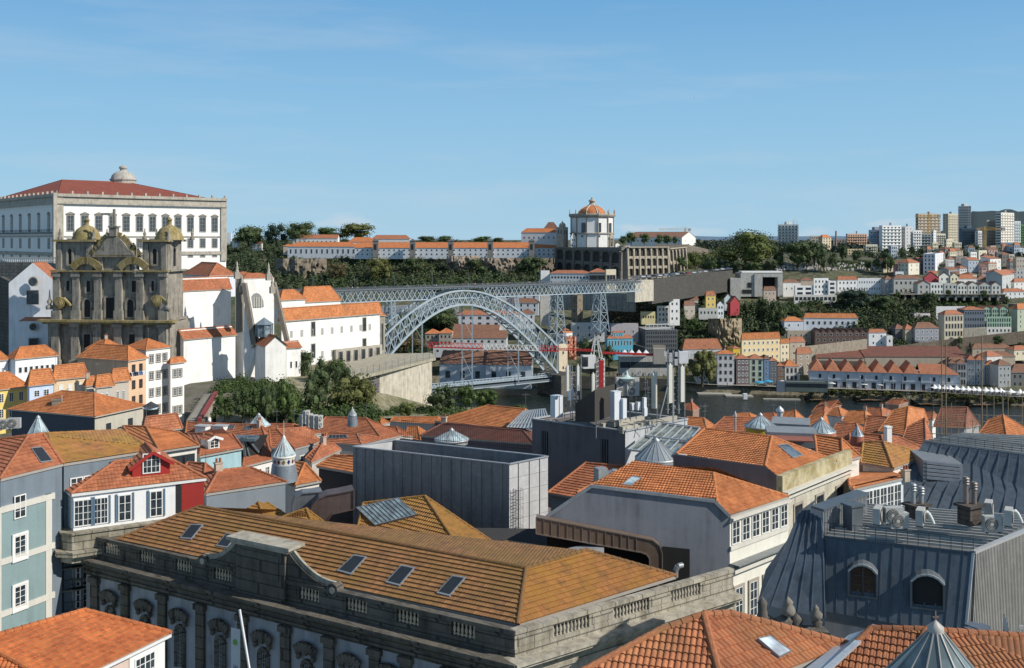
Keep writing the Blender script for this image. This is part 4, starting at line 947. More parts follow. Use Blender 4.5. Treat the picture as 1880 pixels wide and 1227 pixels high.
# viaduct retaining wall of arches
def arcade(label,x0,x1,yt0,yt1,yb0,yb1,d0,d1,nc,rows,m,name='arcaded_wall'):
    t=thing(name,label,'wall',P(x0,yb0,d0)); p0,q0=P(x0,yb0,d0),P(x1,yb1,d1); p1,q1=P(x0,yt0,d0),P(x1,yt1,d1)
    n=V(((q0-p0).y,-(q0-p0).x,0)).normalized(); n=n if n.y<0 else -n; L=(q0-p0).length; u=(q0-p0).normalized()
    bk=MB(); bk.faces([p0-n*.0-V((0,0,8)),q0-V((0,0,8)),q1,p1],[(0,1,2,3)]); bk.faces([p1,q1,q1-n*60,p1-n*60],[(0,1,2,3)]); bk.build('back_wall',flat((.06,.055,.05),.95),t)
    Hh=(p1.z-p0.z); pier_=MB(); cw=L/nc
    for i in range(nc+1): 
        p=p0+u*cw*i; w=cw*.24; pier_.pbox(p-u*w/2-V((0,0,8)),u*w,n*1.6,V((0,0,Hh+8)))
        pier_.faces([p-u*w/2+n*1.6-V((0,0,8)),p+u*w/2+n*1.6-V((0,0,8)),p+u*w/2+n*3.2-V((0,0,8)),p-u*w/2+n*3.2-V((0,0,8)),p-u*w/2+n*1.6+V((0,0,Hh)),p+u*w/2+n*1.6+V((0,0,Hh))],[(3,2,5,4),(0,3,4),(1,5,2)])
    pier_.build('buttresses',m,t); bm=MB(); rh=Hh/rows
    for r in range(rows+1):
        z=rh*r; th_=rh*(.24 if r<rows else .12); bm.pbox(p0+V((0,0,z-th_*.4)),u*L,n*1.6,V((0,0,th_)))
        if r==0: continue
        for i in range(nc):   # arch spandrels
            c=p0+u*(cw*(i+.5)); w=cw*.72; 
            for sg in(-1,1):
                pts=[c+u*sg*w/2+V((0,0,z-th_*.4))]
                for k in range(5): a=k*math.pi/8; pts.append(c+u*sg*w/2*math.cos(a)+V((0,0,z-th_*.4-w*.38+w*.38*math.sin(a))))
                bm.extrude(pts,n*1.5)
    bm.pbox(p1+n*.2,u*L,n*2.6,V((0,0,.9))); bm.build('arches',m,t)
    return t
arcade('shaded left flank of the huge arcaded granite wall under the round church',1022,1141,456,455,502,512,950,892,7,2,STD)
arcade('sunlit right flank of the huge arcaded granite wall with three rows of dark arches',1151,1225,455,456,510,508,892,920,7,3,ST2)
t=thing('wall_bastion','rounded granite corner joining the two flanks of the arcaded wall','wall',P(1146,512,890)); mb=MB(); o=P(1146,512,900); hh=(512-454)/F*940
mb.lathe(o-V((0,0,6)),[(9.5,0),(8.,6),(6.3,hh*.6+6),(5,hh+6)],12); mb.build('rounded_pier',ST2,t)
arcade('short sloping row of tall narrow arches right of the arcaded wall',1226,1257,458,464,484,480,925,960,5,1,ST2)
wallseg('beige terrace wall above the narrow arches, right of the barracks trees',[(1205,449,1040),(1262,449,1045),(1300,458,1060),(1340,472,1060)],0,9,(.36,.31,.25))
wallseg('low stone terrace parapet under the round church',[(1020,454,948),(1141,454,891),(1205,454,915)],0,3,(.3,.27,.23))
# bridge head wall and road
t=wallseg('tall cream abutment block at the right end of the upper deck',[(1166,516,699),(1200,514,712)],0,15,(.66,.61,.5),8,'bridge_abutment',block=0)
wallseg('long dark stone retaining wall of the upper road, right of the abutment',[(1197,513,720),(1262,506,790),(1345,496,860)],0,18,(.11,.105,.095),3)
rows=[[P(1168,513,703),P(1230,508,765),P(1290,501,820),P(1345,494,858)],[P(1150,508,760),P(1215,502,820),P(1280,496,870),P(1345,489,900)]]
for r in rows:
    for i,p in enumerate(r): p.z=max(r[0].z,rows[0][i].z)
structure(sheet('upper_road',rows,flat((.1,.1,.1),.9)))
mb=MB(); mb.pbox(P(1165,560,704),V((12,18,0)),V((-10,12,0)),V((0,0,6))); 
CARM={}
def carmesh(c):
    if c in CARM: return CARM[c]
    M_=[]
    b=MB(); b.extrude([(-2.1,-.85,.3),(2.1,-.85,.3),(2.15,-.85,.75),(1.2,-.85,.92),(-2.,-.85,.98),(-2.15,-.85,.7)],(0,1.7,0)); b.extrude([(-1.55,-.7,1.42),(.3,-.7,1.42),(1.1,-.78,.93),(-1.95,-.78,.96)],(0,1.45,0),1)
    b.extrude([(-1.5,-.71,1.43),(.25,-.71,1.43),(.2,-.71,1.47),(-1.4,-.71,1.47)],(0,1.42,0))
    o=b.build('b',[flat(c,.3,.2,.02),GL]); bm=o.data; bpy.data.objects.remove(o)
    w=MB(); w.tube((0,-.1,.32),(0,.1,.32),.32,10); o=w.build('w',flat((.02,.02,.02),.9)); wm=o.data; bpy.data.objects.remove(o); CARM[c]=(bm,wm); return CARM[c]
def car(pos,rot,c,cn,label,group):
    bm,wm=carmesh(c); t=thing('parked_car',label,'car',pos,group,rot); o=bpy.data.objects.new('body',bm); COL.objects.link(o); o.parent=t
    for x in(-1.35,1.35):
        for y in(-.78,.78): o=bpy.data.objects.new('wheel',wm); COL.objects.link(o); o.parent=t; o.location=(x,y,0)
CC=[('white',(.75,.75,.75)),('silver',(.4,.42,.44)),('black',(.02,.02,.025)),('red',(.4,.02,.02)),('blue',(.04,.1,.3))]
for i in range(16):
    s=(i+.5)/16; p=rows[0][0].lerp(rows[0][3],s) if 0 else P(1180+i*10.4,511-i*1.05,735+i*8.5); p.z=interp(p.x,[q.x for q in rows[0]],[q.z for q in rows[0]])+.1
    cn,c=CC[[0,1,2,0,1,4,0,2,3,0,1,0,2,1,0,4][i]]; car(p,R(35),c,cn,'%s car parked on the upper road behind the dark retaining wall'%cn,'%s cars parked on the upper road'%cn)
# station building by the bridge
hs('plain white square block at the left end of the white building behind the bridge deck',992,993,1009,498,530,885,th=80,col=(.72,.74,.74),roof='flat',wn=(0,0,0))
hs('long white building with a row of small windows and red roof behind the bridge deck',1010,1010,1082,502,530,880,th=100,col=(.74,.77,.8),rm='r',rise=2.6,wn=(2,0,12),sty='fd',ws=1.4,hs=1.8,hid=12)
hs('grey arched annex between the long white building and the cream pavilion',1082,1082,1112,500,530,862,th=100,col=(.3,.3,.3),rm='r',rise=3,wn=(1,0,3),sty='fd',ws=5,hs=9,hid=12)
hs('cream stone pavilion with one tall arched window at the bridge end',1111,1113,1131,496,530,840,th=70,col=(.75,.68,.52),roof='flat',wn=(1,0,3),sty='fdS',ws=2.4,hs=7,name='pavilion',cat='building')
# under the bridge, right part
hs('concrete lift tower with a dark top window under the bridge deck',991,992,1012,541,592,770,th=84,col=(.5,.52,.5),roof='flat',wn=(0,0,0),name='lift_tower',cat='tower',wmat=CON)
hs('brown square granite tower with a sunlit edge under the bridge deck',1049,1060,1070,543,598,760,th=30,col=(.4,.34,.27),roof='flat',wn=(3,1,1),sty='fd',name='stone_tower',cat='tower',wmat=stone((.34,.28,.21),(.12,.1,.08),0,1.2))
wallseg('pale grey wall with dark arches under the bridge deck',[(1012,538,815),(1100,538,790),(1166,540,770)],0,14,(.45,.45,.42))
hs('rounded white warehouse with two dark door openings under the right pier',1048,1050,1114,595,622,715,th=86,col=(.62,.62,.6),roof='flat',wn=(2,0,3),sty='fd')
hs('white house with orange roof beside the right foot of the arch',1024,1034,1051,612,640,690,th=45,col=(.75,.74,.7),rm='o',rise=2.5,wn=(2,2,2))
hs('coral pink building with brown roof right of the arch foot',1036,1038,1058,620,655,680,th=60,col=(.75,.3,.18),roof='flat',wn=(2,0,2),sty='fd',grime=.2)
hs('cream stone bridge tower standing at the right foot of the arch',1022,1026,1042,634,690,668,th=60,col=(.7,.6,.45),roof='flat',wn=(2,0,1),sty='fd',hid=7,name='portal_tower',cat='tower')
hs('pale mauve warehouse with a small turret below the brown scrub slope',1120,1122,1172,596,622,715,th=86,col=(.5,.46,.48),roof='flat',wn=(1,0,3))
hs('blue and white patterned building with round-headed windows',1112,1115,1162,622,655,690,th=80,col=(.1,.42,.58),rm='r',rise=2,wn=(2,0,8),sty='fW',grime=.15,hs=3.6)
hs('small blue turret storey on top of the patterned blue building',1124,1125,1145,611,623,692,th=80,col=(.12,.45,.6),roof='hip',rm='r',rise=1.,wn=(1,0,4),sty='fW',hs=3)
t,C,a,b,A,B,ze,z0=hs('dark glass-fronted office building with a sloping white roof frame',1168,1185,1244,607,655,705,th=84,col=(.12,.13,.14),roof='flat',wn=(6,0,14),sty='fd',hid=25,name='office_building',cat='building')
mb=MB(); 
for i in range(8): p=C+b*B*i/8-a*.3; mb.bar(p+V((0,0,.5)),p+V((0,0,4)),.4)
mb.bar(C-a*.3+V((0,0,4)),C+b*B*.9-a*.3+V((0,0,4.6)),.6); mb.bar(C-a*.3+V((0,0,.8)),C+b*B*.9-a*.3+V((0,0,2.4)),.5); mb.build('roof_frame',flat((.7,.72,.72)),t)
hs('white modern house with three floors, left half, beside the scrub slope',1206,1207,1229,563,592,765,th=84,col=(.82,.82,.8),roof='flat',wn=(3,0,3),sty='fd')
hs('taller white modern house with paired windows, right half, beside the scrub slope',1228,1229,1248,551,592,760,th=78,col=(.85,.85,.84),roof='flat',wn=(3,0,2),sty='fd')
hs('small pale yellow house with three dark windows left of the white modern house',1176,1178,1203,574,590,750,th=84,col=(.75,.65,.36),roof='flat',wn=(1,0,5),sty='fd')
hs('low concrete riverside market hall with dark openings',1135,1137,1236,656,684,672,th=88,col=(.4,.38,.35),roof='flat',wn=(1,0,5),sty='fd',ws=7,hs=4,hid=14,wmat=CON)
hs('grey-brown timber-slatted box on the market hall roof',1197,1199,1222,636,658,676,th=88,col=(.3,.26,.22),roof='flat',wn=(0,0,0))
t=thing('sail_canopy','white tensile sail canopy on the riverside market hall','canopy',P(1165,652,668)); mb=MB(); 
for i in range(4):
    x=1140+i*13; mb.faces([P(x,651,665),P(x+14,650,665),P(x+14,650,676),P(x,651,676),P(x+7,642,670)],[(0,1,4),(1,2,4),(2,3,4),(3,0,4)],0,True)
mb.build('fabric',flat((.85,.85,.84)),t)
hs('brown pyramid-roofed house left of the yellow hillside house',1254,1256,1276,561,582,780,th=70,col=(.5,.45,.38),rm='b',rise=3.5,wn=(1,1,2))
hs('second brown-roofed house just behind, close under the dark retaining wall',1262,1263,1282,551,566,800,th=75,col=(.45,.4,.35),rm='b',rise=3,wn=(1,0,2))
hs('bright yellow narrow house with red pyramid roof under the retaining wall',1294,1296,1314,543,565,795,th=78,col=(.8,.6,.2),rm='r',rise=3.5,wn=(2,0,2),hid=8)
hs('row of white terrace bays with balconies below the yellow hillside house',1282,1283,1318,567,581,775,th=86,col=(.6,.6,.57),roof='flat',wn=(1,0,5),sty='fd')
hs('small white gabled house right of the yellow hillside house',1316,1317,1329,559,581,778,th=80,col=(.72,.76,.8),roof='ga',rm='b',rise=3,wn=(2,0,2),sty='fd')
hs('pale blue gabled house behind the crimson one on the wooded slope',1328,1330,1344,548,565,800,th=80,col=(.6,.68,.74),roof='ga',rm='b',rise=4,wn=(1,0,2))
hs('crimson wooden gabled house at the edge of the dark trees',1335,1341,1358,556,574,785,th=62,col=(.38,.05,.06),roof='ga',rm='b',rise=5,wn=(0,0,0))
# behind the arch
hs('topmost white warehouse with a row of small windows behind the arch and deck',905,905,990,541,549,790,th=96,col=(.7,.72,.74),rm='b',rise=.8,wn=(1,0,5),sty='fd')
hs('white warehouse with brown roof, second tier behind the arch',925,925,989,556,573,770,th=96,col=(.7,.72,.74),rm='b',rise=3.2,wn=(2,0,5),sty='fd')
hs('white two-storey warehouse seen through the right half of the arch',954,954,981,576,598,750,th=92,col=(.72,.74,.76),rm='b',rise=2.8,wn=(2,0,3),sty='fd')
hs('white building with two rows of grey windows seen through the arch centre',842,842,950,578,600,745,th=95,col=(.72,.73,.74),rm='r',rise=3,wn=(2,0,7),sty='fd',hs=2,ws=2.4)
hs('long low white warehouse with brown roof, upper of two below the grey windows',832,832,916,606,612,735,th=93,col=(.72,.71,.68),roof='mb',rm='b',rise=4.2,wn=(0,0,0),hid=12)
hs('long low white warehouse with brown roof and tiny windows, lower of two',828,828,930,621,632,722,th=93,col=(.72,.71,.68),roof='mb',rm='b',rise=4.6,wn=(1,0,8),sty='fd',hid=12,ws=1.6,hs=1.6)
hs('beige house with two orange hipped roofs, left half, behind the crane jib',781,781,806,613,635,725,th=92,col=(.45,.4,.33),rm='o',rise=3,wn=(2,0,3),sty='fd')
hs('beige house with two orange hipped roofs, right half, behind the crane jib',806,806,830,612,635,722,th=92,col=(.47,.42,.35),rm='o',rise=3.2,wn=(2,0,3),sty='fd')
hs('white warehouse strip with small windows right below the red crane jib',795,795,900,638,650,705,th=92,col=(.7,.7,.68),roof='flat',wn=(1,0,7),sty='fd',ws=1.4,hs=1.4)
hs('low riverside warehouse with brown roof and white wall, left of the stepped gable',807,807,892,668,706,655,th=96,col=(.55,.57,.6),roof='mb',rm='b',rise=7,wn=(1,0,3),sty='fd',hs=4.5,ws=3,hid=15)
hs('big riverside warehouse with broad brown roof and pale wall behind the lower deck',892,892,975,670,706,648,th=96,col=(.55,.58,.62),roof='mb',rm='b',rise=9,wn=(1,0,3),sty='fd',hs=4.5,ws=3,hid=17)
wallseg('smooth pale blue-grey retaining wall high behind the arch',[(700,563,800),(770,560,800),(842,556,800)],0,15,(.5,.53,.56),3,block=0)
mb=MB()
# ridge-top buildings on the left skyline
LW='hilltop walls'
hs('long white hilltop warehouse with orange roof at the left end of the ridge',524,528,655,453,470,985,th=96,col=(.72,.74,.76),rm='o',rise=4.5,wn=(1,0,13),sty='f',ws=2,hs=4.5,hid=16)
hs('small orange-roofed shed at the far left end of the ridge buildings',520,520,537,452,464,1000,th=90,col=(.6,.5,.42),rm='o',rise=2)
hs('white gabled villa with a chimney behind the long hilltop warehouse',536,538,620,438,450,1040,th=92,col=(.8,.8,.78),roof='gb',rm='r',rise=4,wn=(1,0,10),sty='fd',hs=2,ch=1)
hs('orange-roofed hilltop building behind the white gable',640,641,686,444,456,1020,th=90,col=(.7,.68,.64),rm='o',rise=4.5,wn=(1,0,3))
hs('broad brown-roofed hilltop house above the long wall, left part',680,682,752,439,452,1040,th=92,col=(.75,.74,.7),rm='r',rise=4,wn=(1,0,6))
hs('small white hilltop house among dark trees at the left edge of the ridge',424,426,436,440,450,1060,th=85,col=(.8,.8,.78),rm='r',rise=2,wn=(1,0,1))
hs('small cream hilltop house under the dark round trees',462,463,480,447,456,1060,th=85,col=(.7,.66,.58),rm='r',rise=2.5,wn=(1,0,2))
hs('pale blue distant block left of the dark round trees',412,412,424,428,446,1300,th=85,col=(.6,.66,.72),roof='flat',wn=(0,0,0))
for i,(x0,x1) in enumerate(((651,689),(690,757),(758,827),(828,899),(900,975),(976,1021))):
    hs('section of the long white hilltop wall building, '+['first from the white gable','between the first two stone gate towers','between the second and third gate towers','between the third and fourth gate towers','between the last two gate towers','touching the monastery'][i],x0,x0,x1,455.5,471,960+i*3,th=94,col=(.72,.75,.78),roof='mb',rm='o',rise=5.4,wn=(2,0,max(2,int((x1-x0)/9))),sty='fd',ws=1.3,hs=1.5,hid=11,name='wall_building',cat='building',group='sections of the white hilltop wall building')
for i,px in enumerate((689.5,757.5,827.5,900,976)):
    d=955; t=thing('gate_tower','small grey stone gate tower on the white hilltop wall, '+['first','second','third','fourth','fifth'][i]+' from the left','tower',P(px,471,d),'stone gate towers on the hilltop wall'); o=P(px,471,d); mb=MB(); h=(471-443)/F*d; mb.box(o-V((0,0,2)),5.4,3,h+2,.05); mb.box(o+V((0,0,h)),6.4,3.8,.6,.05); mb.extrude([o+V((-2.6,-1.4,h+.6)),o+V((2.6,-1.4,h+.6)),o+V((0,-1.4,h+2.4))],(0,2.8,0))
    mb.box(o+V((0,-1.6,h*.45)),2.2,.3,h*.35,.05,1); mb.build('masonry',[stone((.25,.24,.23),(.08,.08,.08)),SHD],t)
# ---------------------------------------------------------------- vegetation
def scrub(label,regs,n,rad,col,hgt=1.,ls=.9,seed=1,surf=None,name='shrubs',core=True,nc=34):
    r=random.Random(seed); mb=MB(); tot=sum((x1-x0)*(y1-y0) for x0,x1,y0,y1 in regs)
    for x0,x1,y0,y1 in regs:
        for _ in range(max(1,int(n*(x1-x0)*(y1-y0)/tot))):
            px,py=r.uniform(x0,x1),r.uniform(y0,y1); c=surf(px,py) if surf else P(px,py,D(py)); R_=rad*r.uniform(.5,1.35); hz=R_*hgt*r.uniform(.7,1.3)
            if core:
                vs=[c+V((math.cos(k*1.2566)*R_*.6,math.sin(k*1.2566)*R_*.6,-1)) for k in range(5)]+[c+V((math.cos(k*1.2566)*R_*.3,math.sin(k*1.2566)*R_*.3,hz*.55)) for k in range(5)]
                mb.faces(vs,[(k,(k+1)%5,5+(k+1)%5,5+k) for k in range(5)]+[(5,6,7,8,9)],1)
            for q in range(nc):
                z=r.uniform(-.1,1); t_=r.random()*6.283; s=math.sqrt(1-z*z); k2=r.uniform(.75,1.1); p=c+V((math.cos(t_)*s*R_*k2,math.sin(t_)*s*R_*k2,z*hz*k2))
                nn=V((math.cos(t_)*s+r.uniform(-.7,.7),math.sin(t_)*s+r.uniform(-.7,.7),z+r.uniform(-.3,.8))).normalized(); u=nn.orthogonal().normalized(); w=nn.cross(u); a=r.random()*6.28; u,w=u*math.cos(a)+w*math.sin(a),w*math.cos(a)-u*math.sin(a); z1=ls*r.uniform(.6,1.4)
                mb.poly([p-u*z1*.5,p+w*z1*.4,p+u*z1*.6,p-w*z1*.4])
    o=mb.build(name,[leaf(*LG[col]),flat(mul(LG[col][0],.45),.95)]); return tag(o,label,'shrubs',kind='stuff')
scrub('dense dark green scrub covering the cliff behind the bridge',[(410,1000,472,532),(410,520,455,474)],1150,6.5,'dark',1.,1.6,1)
scrub('lighter green bushes at the foot of the cliff behind the bridge deck',[(600,1000,512,530)],220,5,'mid',.9,1.4,2)
scrub('dry brown bushes hanging on the cliff',[(520,1010,476,512)],150,5,'brown',.9,1.3,3)
scrub('woods on the slope above the riverside tree and the cream apartments',[(1250,1345,585,640),(1340,1440,562,612),(1225,1300,560,600)],430,5.5,'dark',1.2,1.4,4)
scrub('sunlit bushes on the right shoulder of the wooded slope',[(1330,1365,565,640),(1440,1525,557,580),(1270,1330,598,618)],130,4,'mid',1,1.2,5)
scrub('dark wood on the slope between the white terrace and the cream mansion',[(1528,1715,548,608),(1570,1680,560,628)],520,5.5,'dark',1.3,1.4,6)
scrub('brown dry scrub on the steep slope under the abutment',[(1108,1200,556,600)],190,4,'brown',.9,1.2,7)
scrub('light green bushes above the upper road right of the arcaded wall',[(1228,1345,468,490),(1260,1330,460,475)],170,5,'light',.9,1.3,8)
scrub('green bushes behind the arch below the pale retaining wall',[(700,842,582,604),(700,790,604,650)],200,5,'dark',1,1.4,9)
scrub('garden bushes along the dark arcade terrace',[(1640,1850,547,562),(1700,1800,560,572)],170,3.2,'mid',1,1.1,10)
scrub('grey-brown bare scrub on the cliff beside the hotel',[(1500,1560,560,582),(1590,1620,592,612)],70,4,'brown',.9,1.2,11)
scrub('hedges in the gardens above the wine lodges',[(1700,1760,630,640),(1830,1880,618,634),(1640,1700,628,640)],90,3,'dark',1,1.1,12)
scrub('green cemetery lawn tufts below the dark trees',[(1530,1640,478,494)],80,2.5,'mid',.4,1.,13)
def bankpt(px,py): p=Q(px,edge_y(px),WATER); return V((p.x,p.y+rnd.uniform(3,12),interp(py,[0,1],[-9.5,-7.2])))
scrub('weedy grass along the top of the far river bank',[(1480,1900,0,1)],330,1.2,'olive',.5,.6,14,surf=bankpt)
# gravestones
r=random.Random(5); mb=MB()
for i in range(420):
    p=P(r.uniform(1425,1500),r.uniform(487,498),0); px,py=r.uniform(1424,1640),r.uniform(484,497)
    if px>1500 and r.random()<.6: continue
    c=P(px,py,D(py)); mb.box(c-V((0,0,.3)),r.uniform(.8,1.8),r.uniform(.5,1.5),r.uniform(1,2.6),r.random()*.4)
tag(mb.build('gravestones',wall((.55,.53,.5),.5)),'pale crowded gravestones of the hillside cemetery','gravestones',kind='stuff')
scrub('distant low trees and hedges along the plateau behind the cemetery trees',[(1245,1600,449,462)],260,7,'blue',1.,2.2,31)
scrub('bushy ridge undergrowth below the big trees at the left end of the ridge',[(424,530,442,456),(560,640,440,447)],130,6,'dark',1.1,1.7,34)
scrub('bushes and small trees under the long dark retaining wall',[(1178,1262,556,572),(1262,1345,540,562)],110,3.6,'mid',1.2,1.2,35)
scrub('distant treetops between the skyline towers',[(1560,1890,456,472)],90,6,'dark',1.,2.,32)
scrub('distant low treetops behind the hilltop wall',[(640,1000,446,450)],120,6,'dark',.8,2.2,33)
TT=[(1315,1421,419,492,960,'light','wide','huge pale green plane tree standing above the upper road',4500),(1413,1447,447,492,955,'dark','round','dark round tree right against the huge plane tree',900),
(1438,1492,440,493,950,'dark','round','broad dark tree in front of the white tower block with aerials',1200),(1466,1524,437,490,960,'dark','round','largest dark tree on the skyline right of the aerial tower',1300),(1496,1519,458,495,940,'dark','round','small dark round tree over the cemetery, left of two',700),(1517,1538,460,495,940,'dark','round','small dark round tree over the cemetery, right of two',700),
(1538,1557,449,480,1000,'dark','tall','dark tree before the stacked orange terrace block',700),(1560,1584,457,481,990,'dark','round','dark tree in front of the dull yellow block',700),(1614,1646,459,500,935,'dark','round','big dark round tree in front of the white stepped tower',1100),(1599,1617,472,495,940,'dark','round','small rounded bush-like tree left of the big dark round tree',600),(1586,1601,478,495,945,'mid','round','lowest green round tree by the cemetery lawn',500),
(1292,1318,468,500,900,'dark','round','dark tree under the left side of the plane tree',700),(1318,1342,474,500,900,'blue','round','bluish dark tree below the plane tree',700),(1342,1368,478,502,895,'dark','round','dark tree below the middle of the plane tree',700),(1368,1400,480,500,890,'mid','round','green tree in front of the concrete station roof',700),(1400,1430,476,497,900,'dark','round','dark tree behind the concrete station',600),(1262,1292,460,492,930,'light','round','pale yellow-green tree beside the beige terrace wall',800),(1240,1265,470,492,920,'mid','round','green tree above the row of parked cars',600),
(426,486,412,452,1060,'dark','wide','dark broad tree at the left end of the ridge skyline',1300),(484,530,407,452,1050,'blue','round','tall dark umbrella-shaped tree, second on the left ridge',1200),(522,578,405,448,1050,'dark','wide','widest dark tree on the left ridge above the white villa',1300),(578,635,416,444,1080,'mid','wide','low green tree between the widest dark tree and the domed one',900),(618,692,409,442,1080,'olive','wide','olive-green domed tree on the ridge behind the white villa',1400),
(766,800,433,446,1150,'dark','wide','low dark treetop behind the hilltop wall, left one',500),(800,832,432,446,1150,'dark','wide','low dark treetop behind the hilltop wall, middle one',500),(866,905,433,446,1150,'mid','wide','low green treetop left of the monastery wing',500),(905,925,436,446,1150,'dark','wide','small low dark treetop close to the monastery wing',400),
(1136,1152,432,450,1040,'mid','round','leftmost clipped tree in front of the long barracks',500),(1147,1171,424,449,1045,'mid','round','largest clipped tree in front of the long barracks',800),(1172,1194,428,449,1045,'mid','round','clipped tree second right of the largest one by the barracks',700),(1199,1218,429,449,1045,'mid','round','clipped tree in the middle of the barracks front',600),(1216,1236,430,449,1045,'mid','round','clipped tree fourth from the barracks gable side',600),(1234,1246,432,449,1045,'mid','round','small clipped tree nearest the barracks gable',400),
(1277,1290,438,450,1090,'dark','round','little dark tree right of the barracks gable',400),(1290,1304,440,452,1090,'blue','round','little bluish tree between barracks and plane tree',400),
(1256,1322,634,708,640,'olive','tall','big olive-green riverside tree in front of the quay houses',2600),(1238,1268,660,700,660,'olive','round','smaller tree left of the big riverside tree',700),
(1386,1412,541,606,790,'dark','tall','tall dark tree below the concrete station, left of two',1000),(1410,1440,548,610,780,'dark','tall','tall dark tree below the beige-pink house, right of two',1000),(1362,1390,550,600,800,'dark','tall','tall dark tree right of the crimson wooden house',900),
(1540,1600,528,572,815,'blue','round','bluish dark tree mass under the white workshop',1100),(1600,1650,540,580,810,'dark','round','dark tree at the left end of the arcade terrace',900),(1690,1722,535,565,812,'dark','round','dark tree growing before the arcade terrace openings',700),(1640,1655,534,548,830,'mid','round','small garden tree on the terrace in front of the light grey house',300),(1736,1748,530,547,832,'mid','tall','small garden tree on the terrace before the pale grey house',300),(1800,1812,532,548,832,'mid','round','small garden tree on the terrace before the grey low house',300),
(1776,1786,626,655,700,'dark','cone','slim dark cypress above the wine lodges',400),(1755,1768,617,633,730,'dark','round','dark bush tree on the sloping street wall',300),(1822,1845,614,634,722,'dark','round','dark garden tree above the pale lodge on the right',400),(1645,1668,686,706,652,'mid','round','small street tree in front of the long warehouse',500),
(1240,1262,565,600,770,'dark','tall','dark cypress-like tree right of the white modern house',600),(1262,1290,580,612,750,'mid','round','green tree below the brown pyramid-roofed house',700),(770,842,560,600,775,'dark','wide','dark tree in the gap below the pale retaining wall',900),(702,782,598,650,700,'brown','wide','reddish-brown thicket tree seen left through the arch',1200),(1060,1110,615,690,672,'dark','round','dark tree left of the blue patterned building',1100),(1100,1135,630,670,678,'dark','round','dark tree under the blue patterned building',700),
(668,720,470,520,900,'olive','round','lighter olive tree halfway up the cliff',900),(600,640,480,515,905,'brown','round','grey-brown bare tree on the cliff',500),(740,790,470,500,930,'dark','round','dark tree at the cliff top under the hilltop wall',700),(850,900,472,505,930,'dark','round','dark tree on the cliff beside the bare rock',700),(950,1005,468,510,930,'dark','round','dark tree at the corner of the arcaded wall',800)]
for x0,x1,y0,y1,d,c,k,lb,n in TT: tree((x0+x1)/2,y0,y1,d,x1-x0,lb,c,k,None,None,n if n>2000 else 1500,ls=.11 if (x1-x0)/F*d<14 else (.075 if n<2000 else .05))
# rock faces
def rock(label,x0,x1,y0,y1,d0,d1,col,seed):
    r=random.Random(seed); nx,ny=26,12; vs=[]
    for j in range(ny+1):
        for i in range(nx+1):
            px=x0+(x1-x0)*i/nx; py=y1+(y0-y1)*j/ny; d=d0+(d1-d0)*i/nx; k=max(0,math.sin(math.pi*i/nx))**.4*max(0,math.sin(math.pi*min(.95,.15+j/ny*.7)))**.4
            p=P(px,py,d+20-k*20-6*noise.noise(V((px*.08,py*.08,seed)))-4*noise.noise(V((px*.3,py*.2,seed)))); vs.append(p)
    mb=MB(); mb.faces(vs,[(j*(nx+1)+i,j*(nx+1)+i+1,(j+1)*(nx+1)+i+1,(j+1)*(nx+1)+i) for j in range(ny) for i in range(nx)]); structure(mb.build('rock_face',stone(col,mul(col,.25),.25)))
rock('',505,600,475,528,915,915,(.25,.21,.17),1); rock('',820,880,470,500,925,925,(.35,.29,.24),2); rock('',880,960,474,512,925,925,(.28,.23,.19),3); rock('',1300,1362,585,650,735,730,(.4,.32,.22),4); rock('',960,1020,474,520,925,925,(.16,.14,.12),5)
# ---------------------------------------------------------------- quay props
qz=-7.
def quay(px,off): p=Q(px,edge_y(px),WATER); return V((p.x*(p.y+off)/p.y,p.y+off,-6.9))
structure_q=[[quay(px,8)+V((0,0,.05)) for px in range(1240,1920,20)],[quay(px,30)+V((0,0,.35)) for px in range(1240,1920,20)]]; structure(sheet('quay_promenade',structure_q,flat((.3,.28,.25),.9)))
def tentm():
    mb=MB(); w=2.2
    for x in(-w,w):
        for y in(-w,w): mb.tube((x,y,0),(x,y,2.4),.06,5)
    mb.faces([(-w,-w,2.3),(w,-w,2.3),(w,w,2.3),(-w,w,2.3),(-w*.3,-w*.3,3.3),(w*.3,-w*.3,3.3),(w*.3,w*.3,3.3),(-w*.3,w*.3,3.3),(0,0,4.6)],[(0,1,5,4),(1,2,6,5),(2,3,7,6),(3,0,4,7),(4,5,8),(5,6,8),(6,7,8),(7,4,8)],0,True)
    for a,b in (((-w,-w),(w,-w)),((w,-w),(w,w)),((-w,w),(w,w))): mb.faces([(a[0],a[1],1.9 if b[0]!=a[0] else .1),(b[0],b[1],1.9 if b[0]!=a[0] else .1),(b[0],b[1],2.35),(a[0],a[1],2.35)],[(0,1,2,3)])
    o=mb.build('t',flat((.85,.85,.85),.8,0,.03)); m=o.data; bpy.data.objects.remove(o); return m
TMs=tentm()
for i,px in enumerate([1716,1725,1735,1745,1756,1768,1778,1788,1797,1810,1820,1829,1838,1856,1873]):
    o=bpy.data.objects.new('market_tent',TMs); COL.objects.link(o); o.location=quay(px,12); o.rotation_euler=(0,0,.25); tag(o,'white peaked market tent in the row on the right of the far quay','tent','white market tents on the far quay')
def umbm():
    mb=MB(); mb.tube((0,0,0),(0,0,2.9),.05,5,1); mb.lathe((0,0,0),[(2.1,2.35),(1.1,2.75),(0,3.1)],8,0,sm=False); mb.lathe((0,0,0),[(2.1,2.1),(2.1,2.35)],8,0,sm=False); return mb
o=umbm().build('u',[flat((.8,.8,.78)),IRON]); UM=o.data; bpy.data.objects.remove(o)
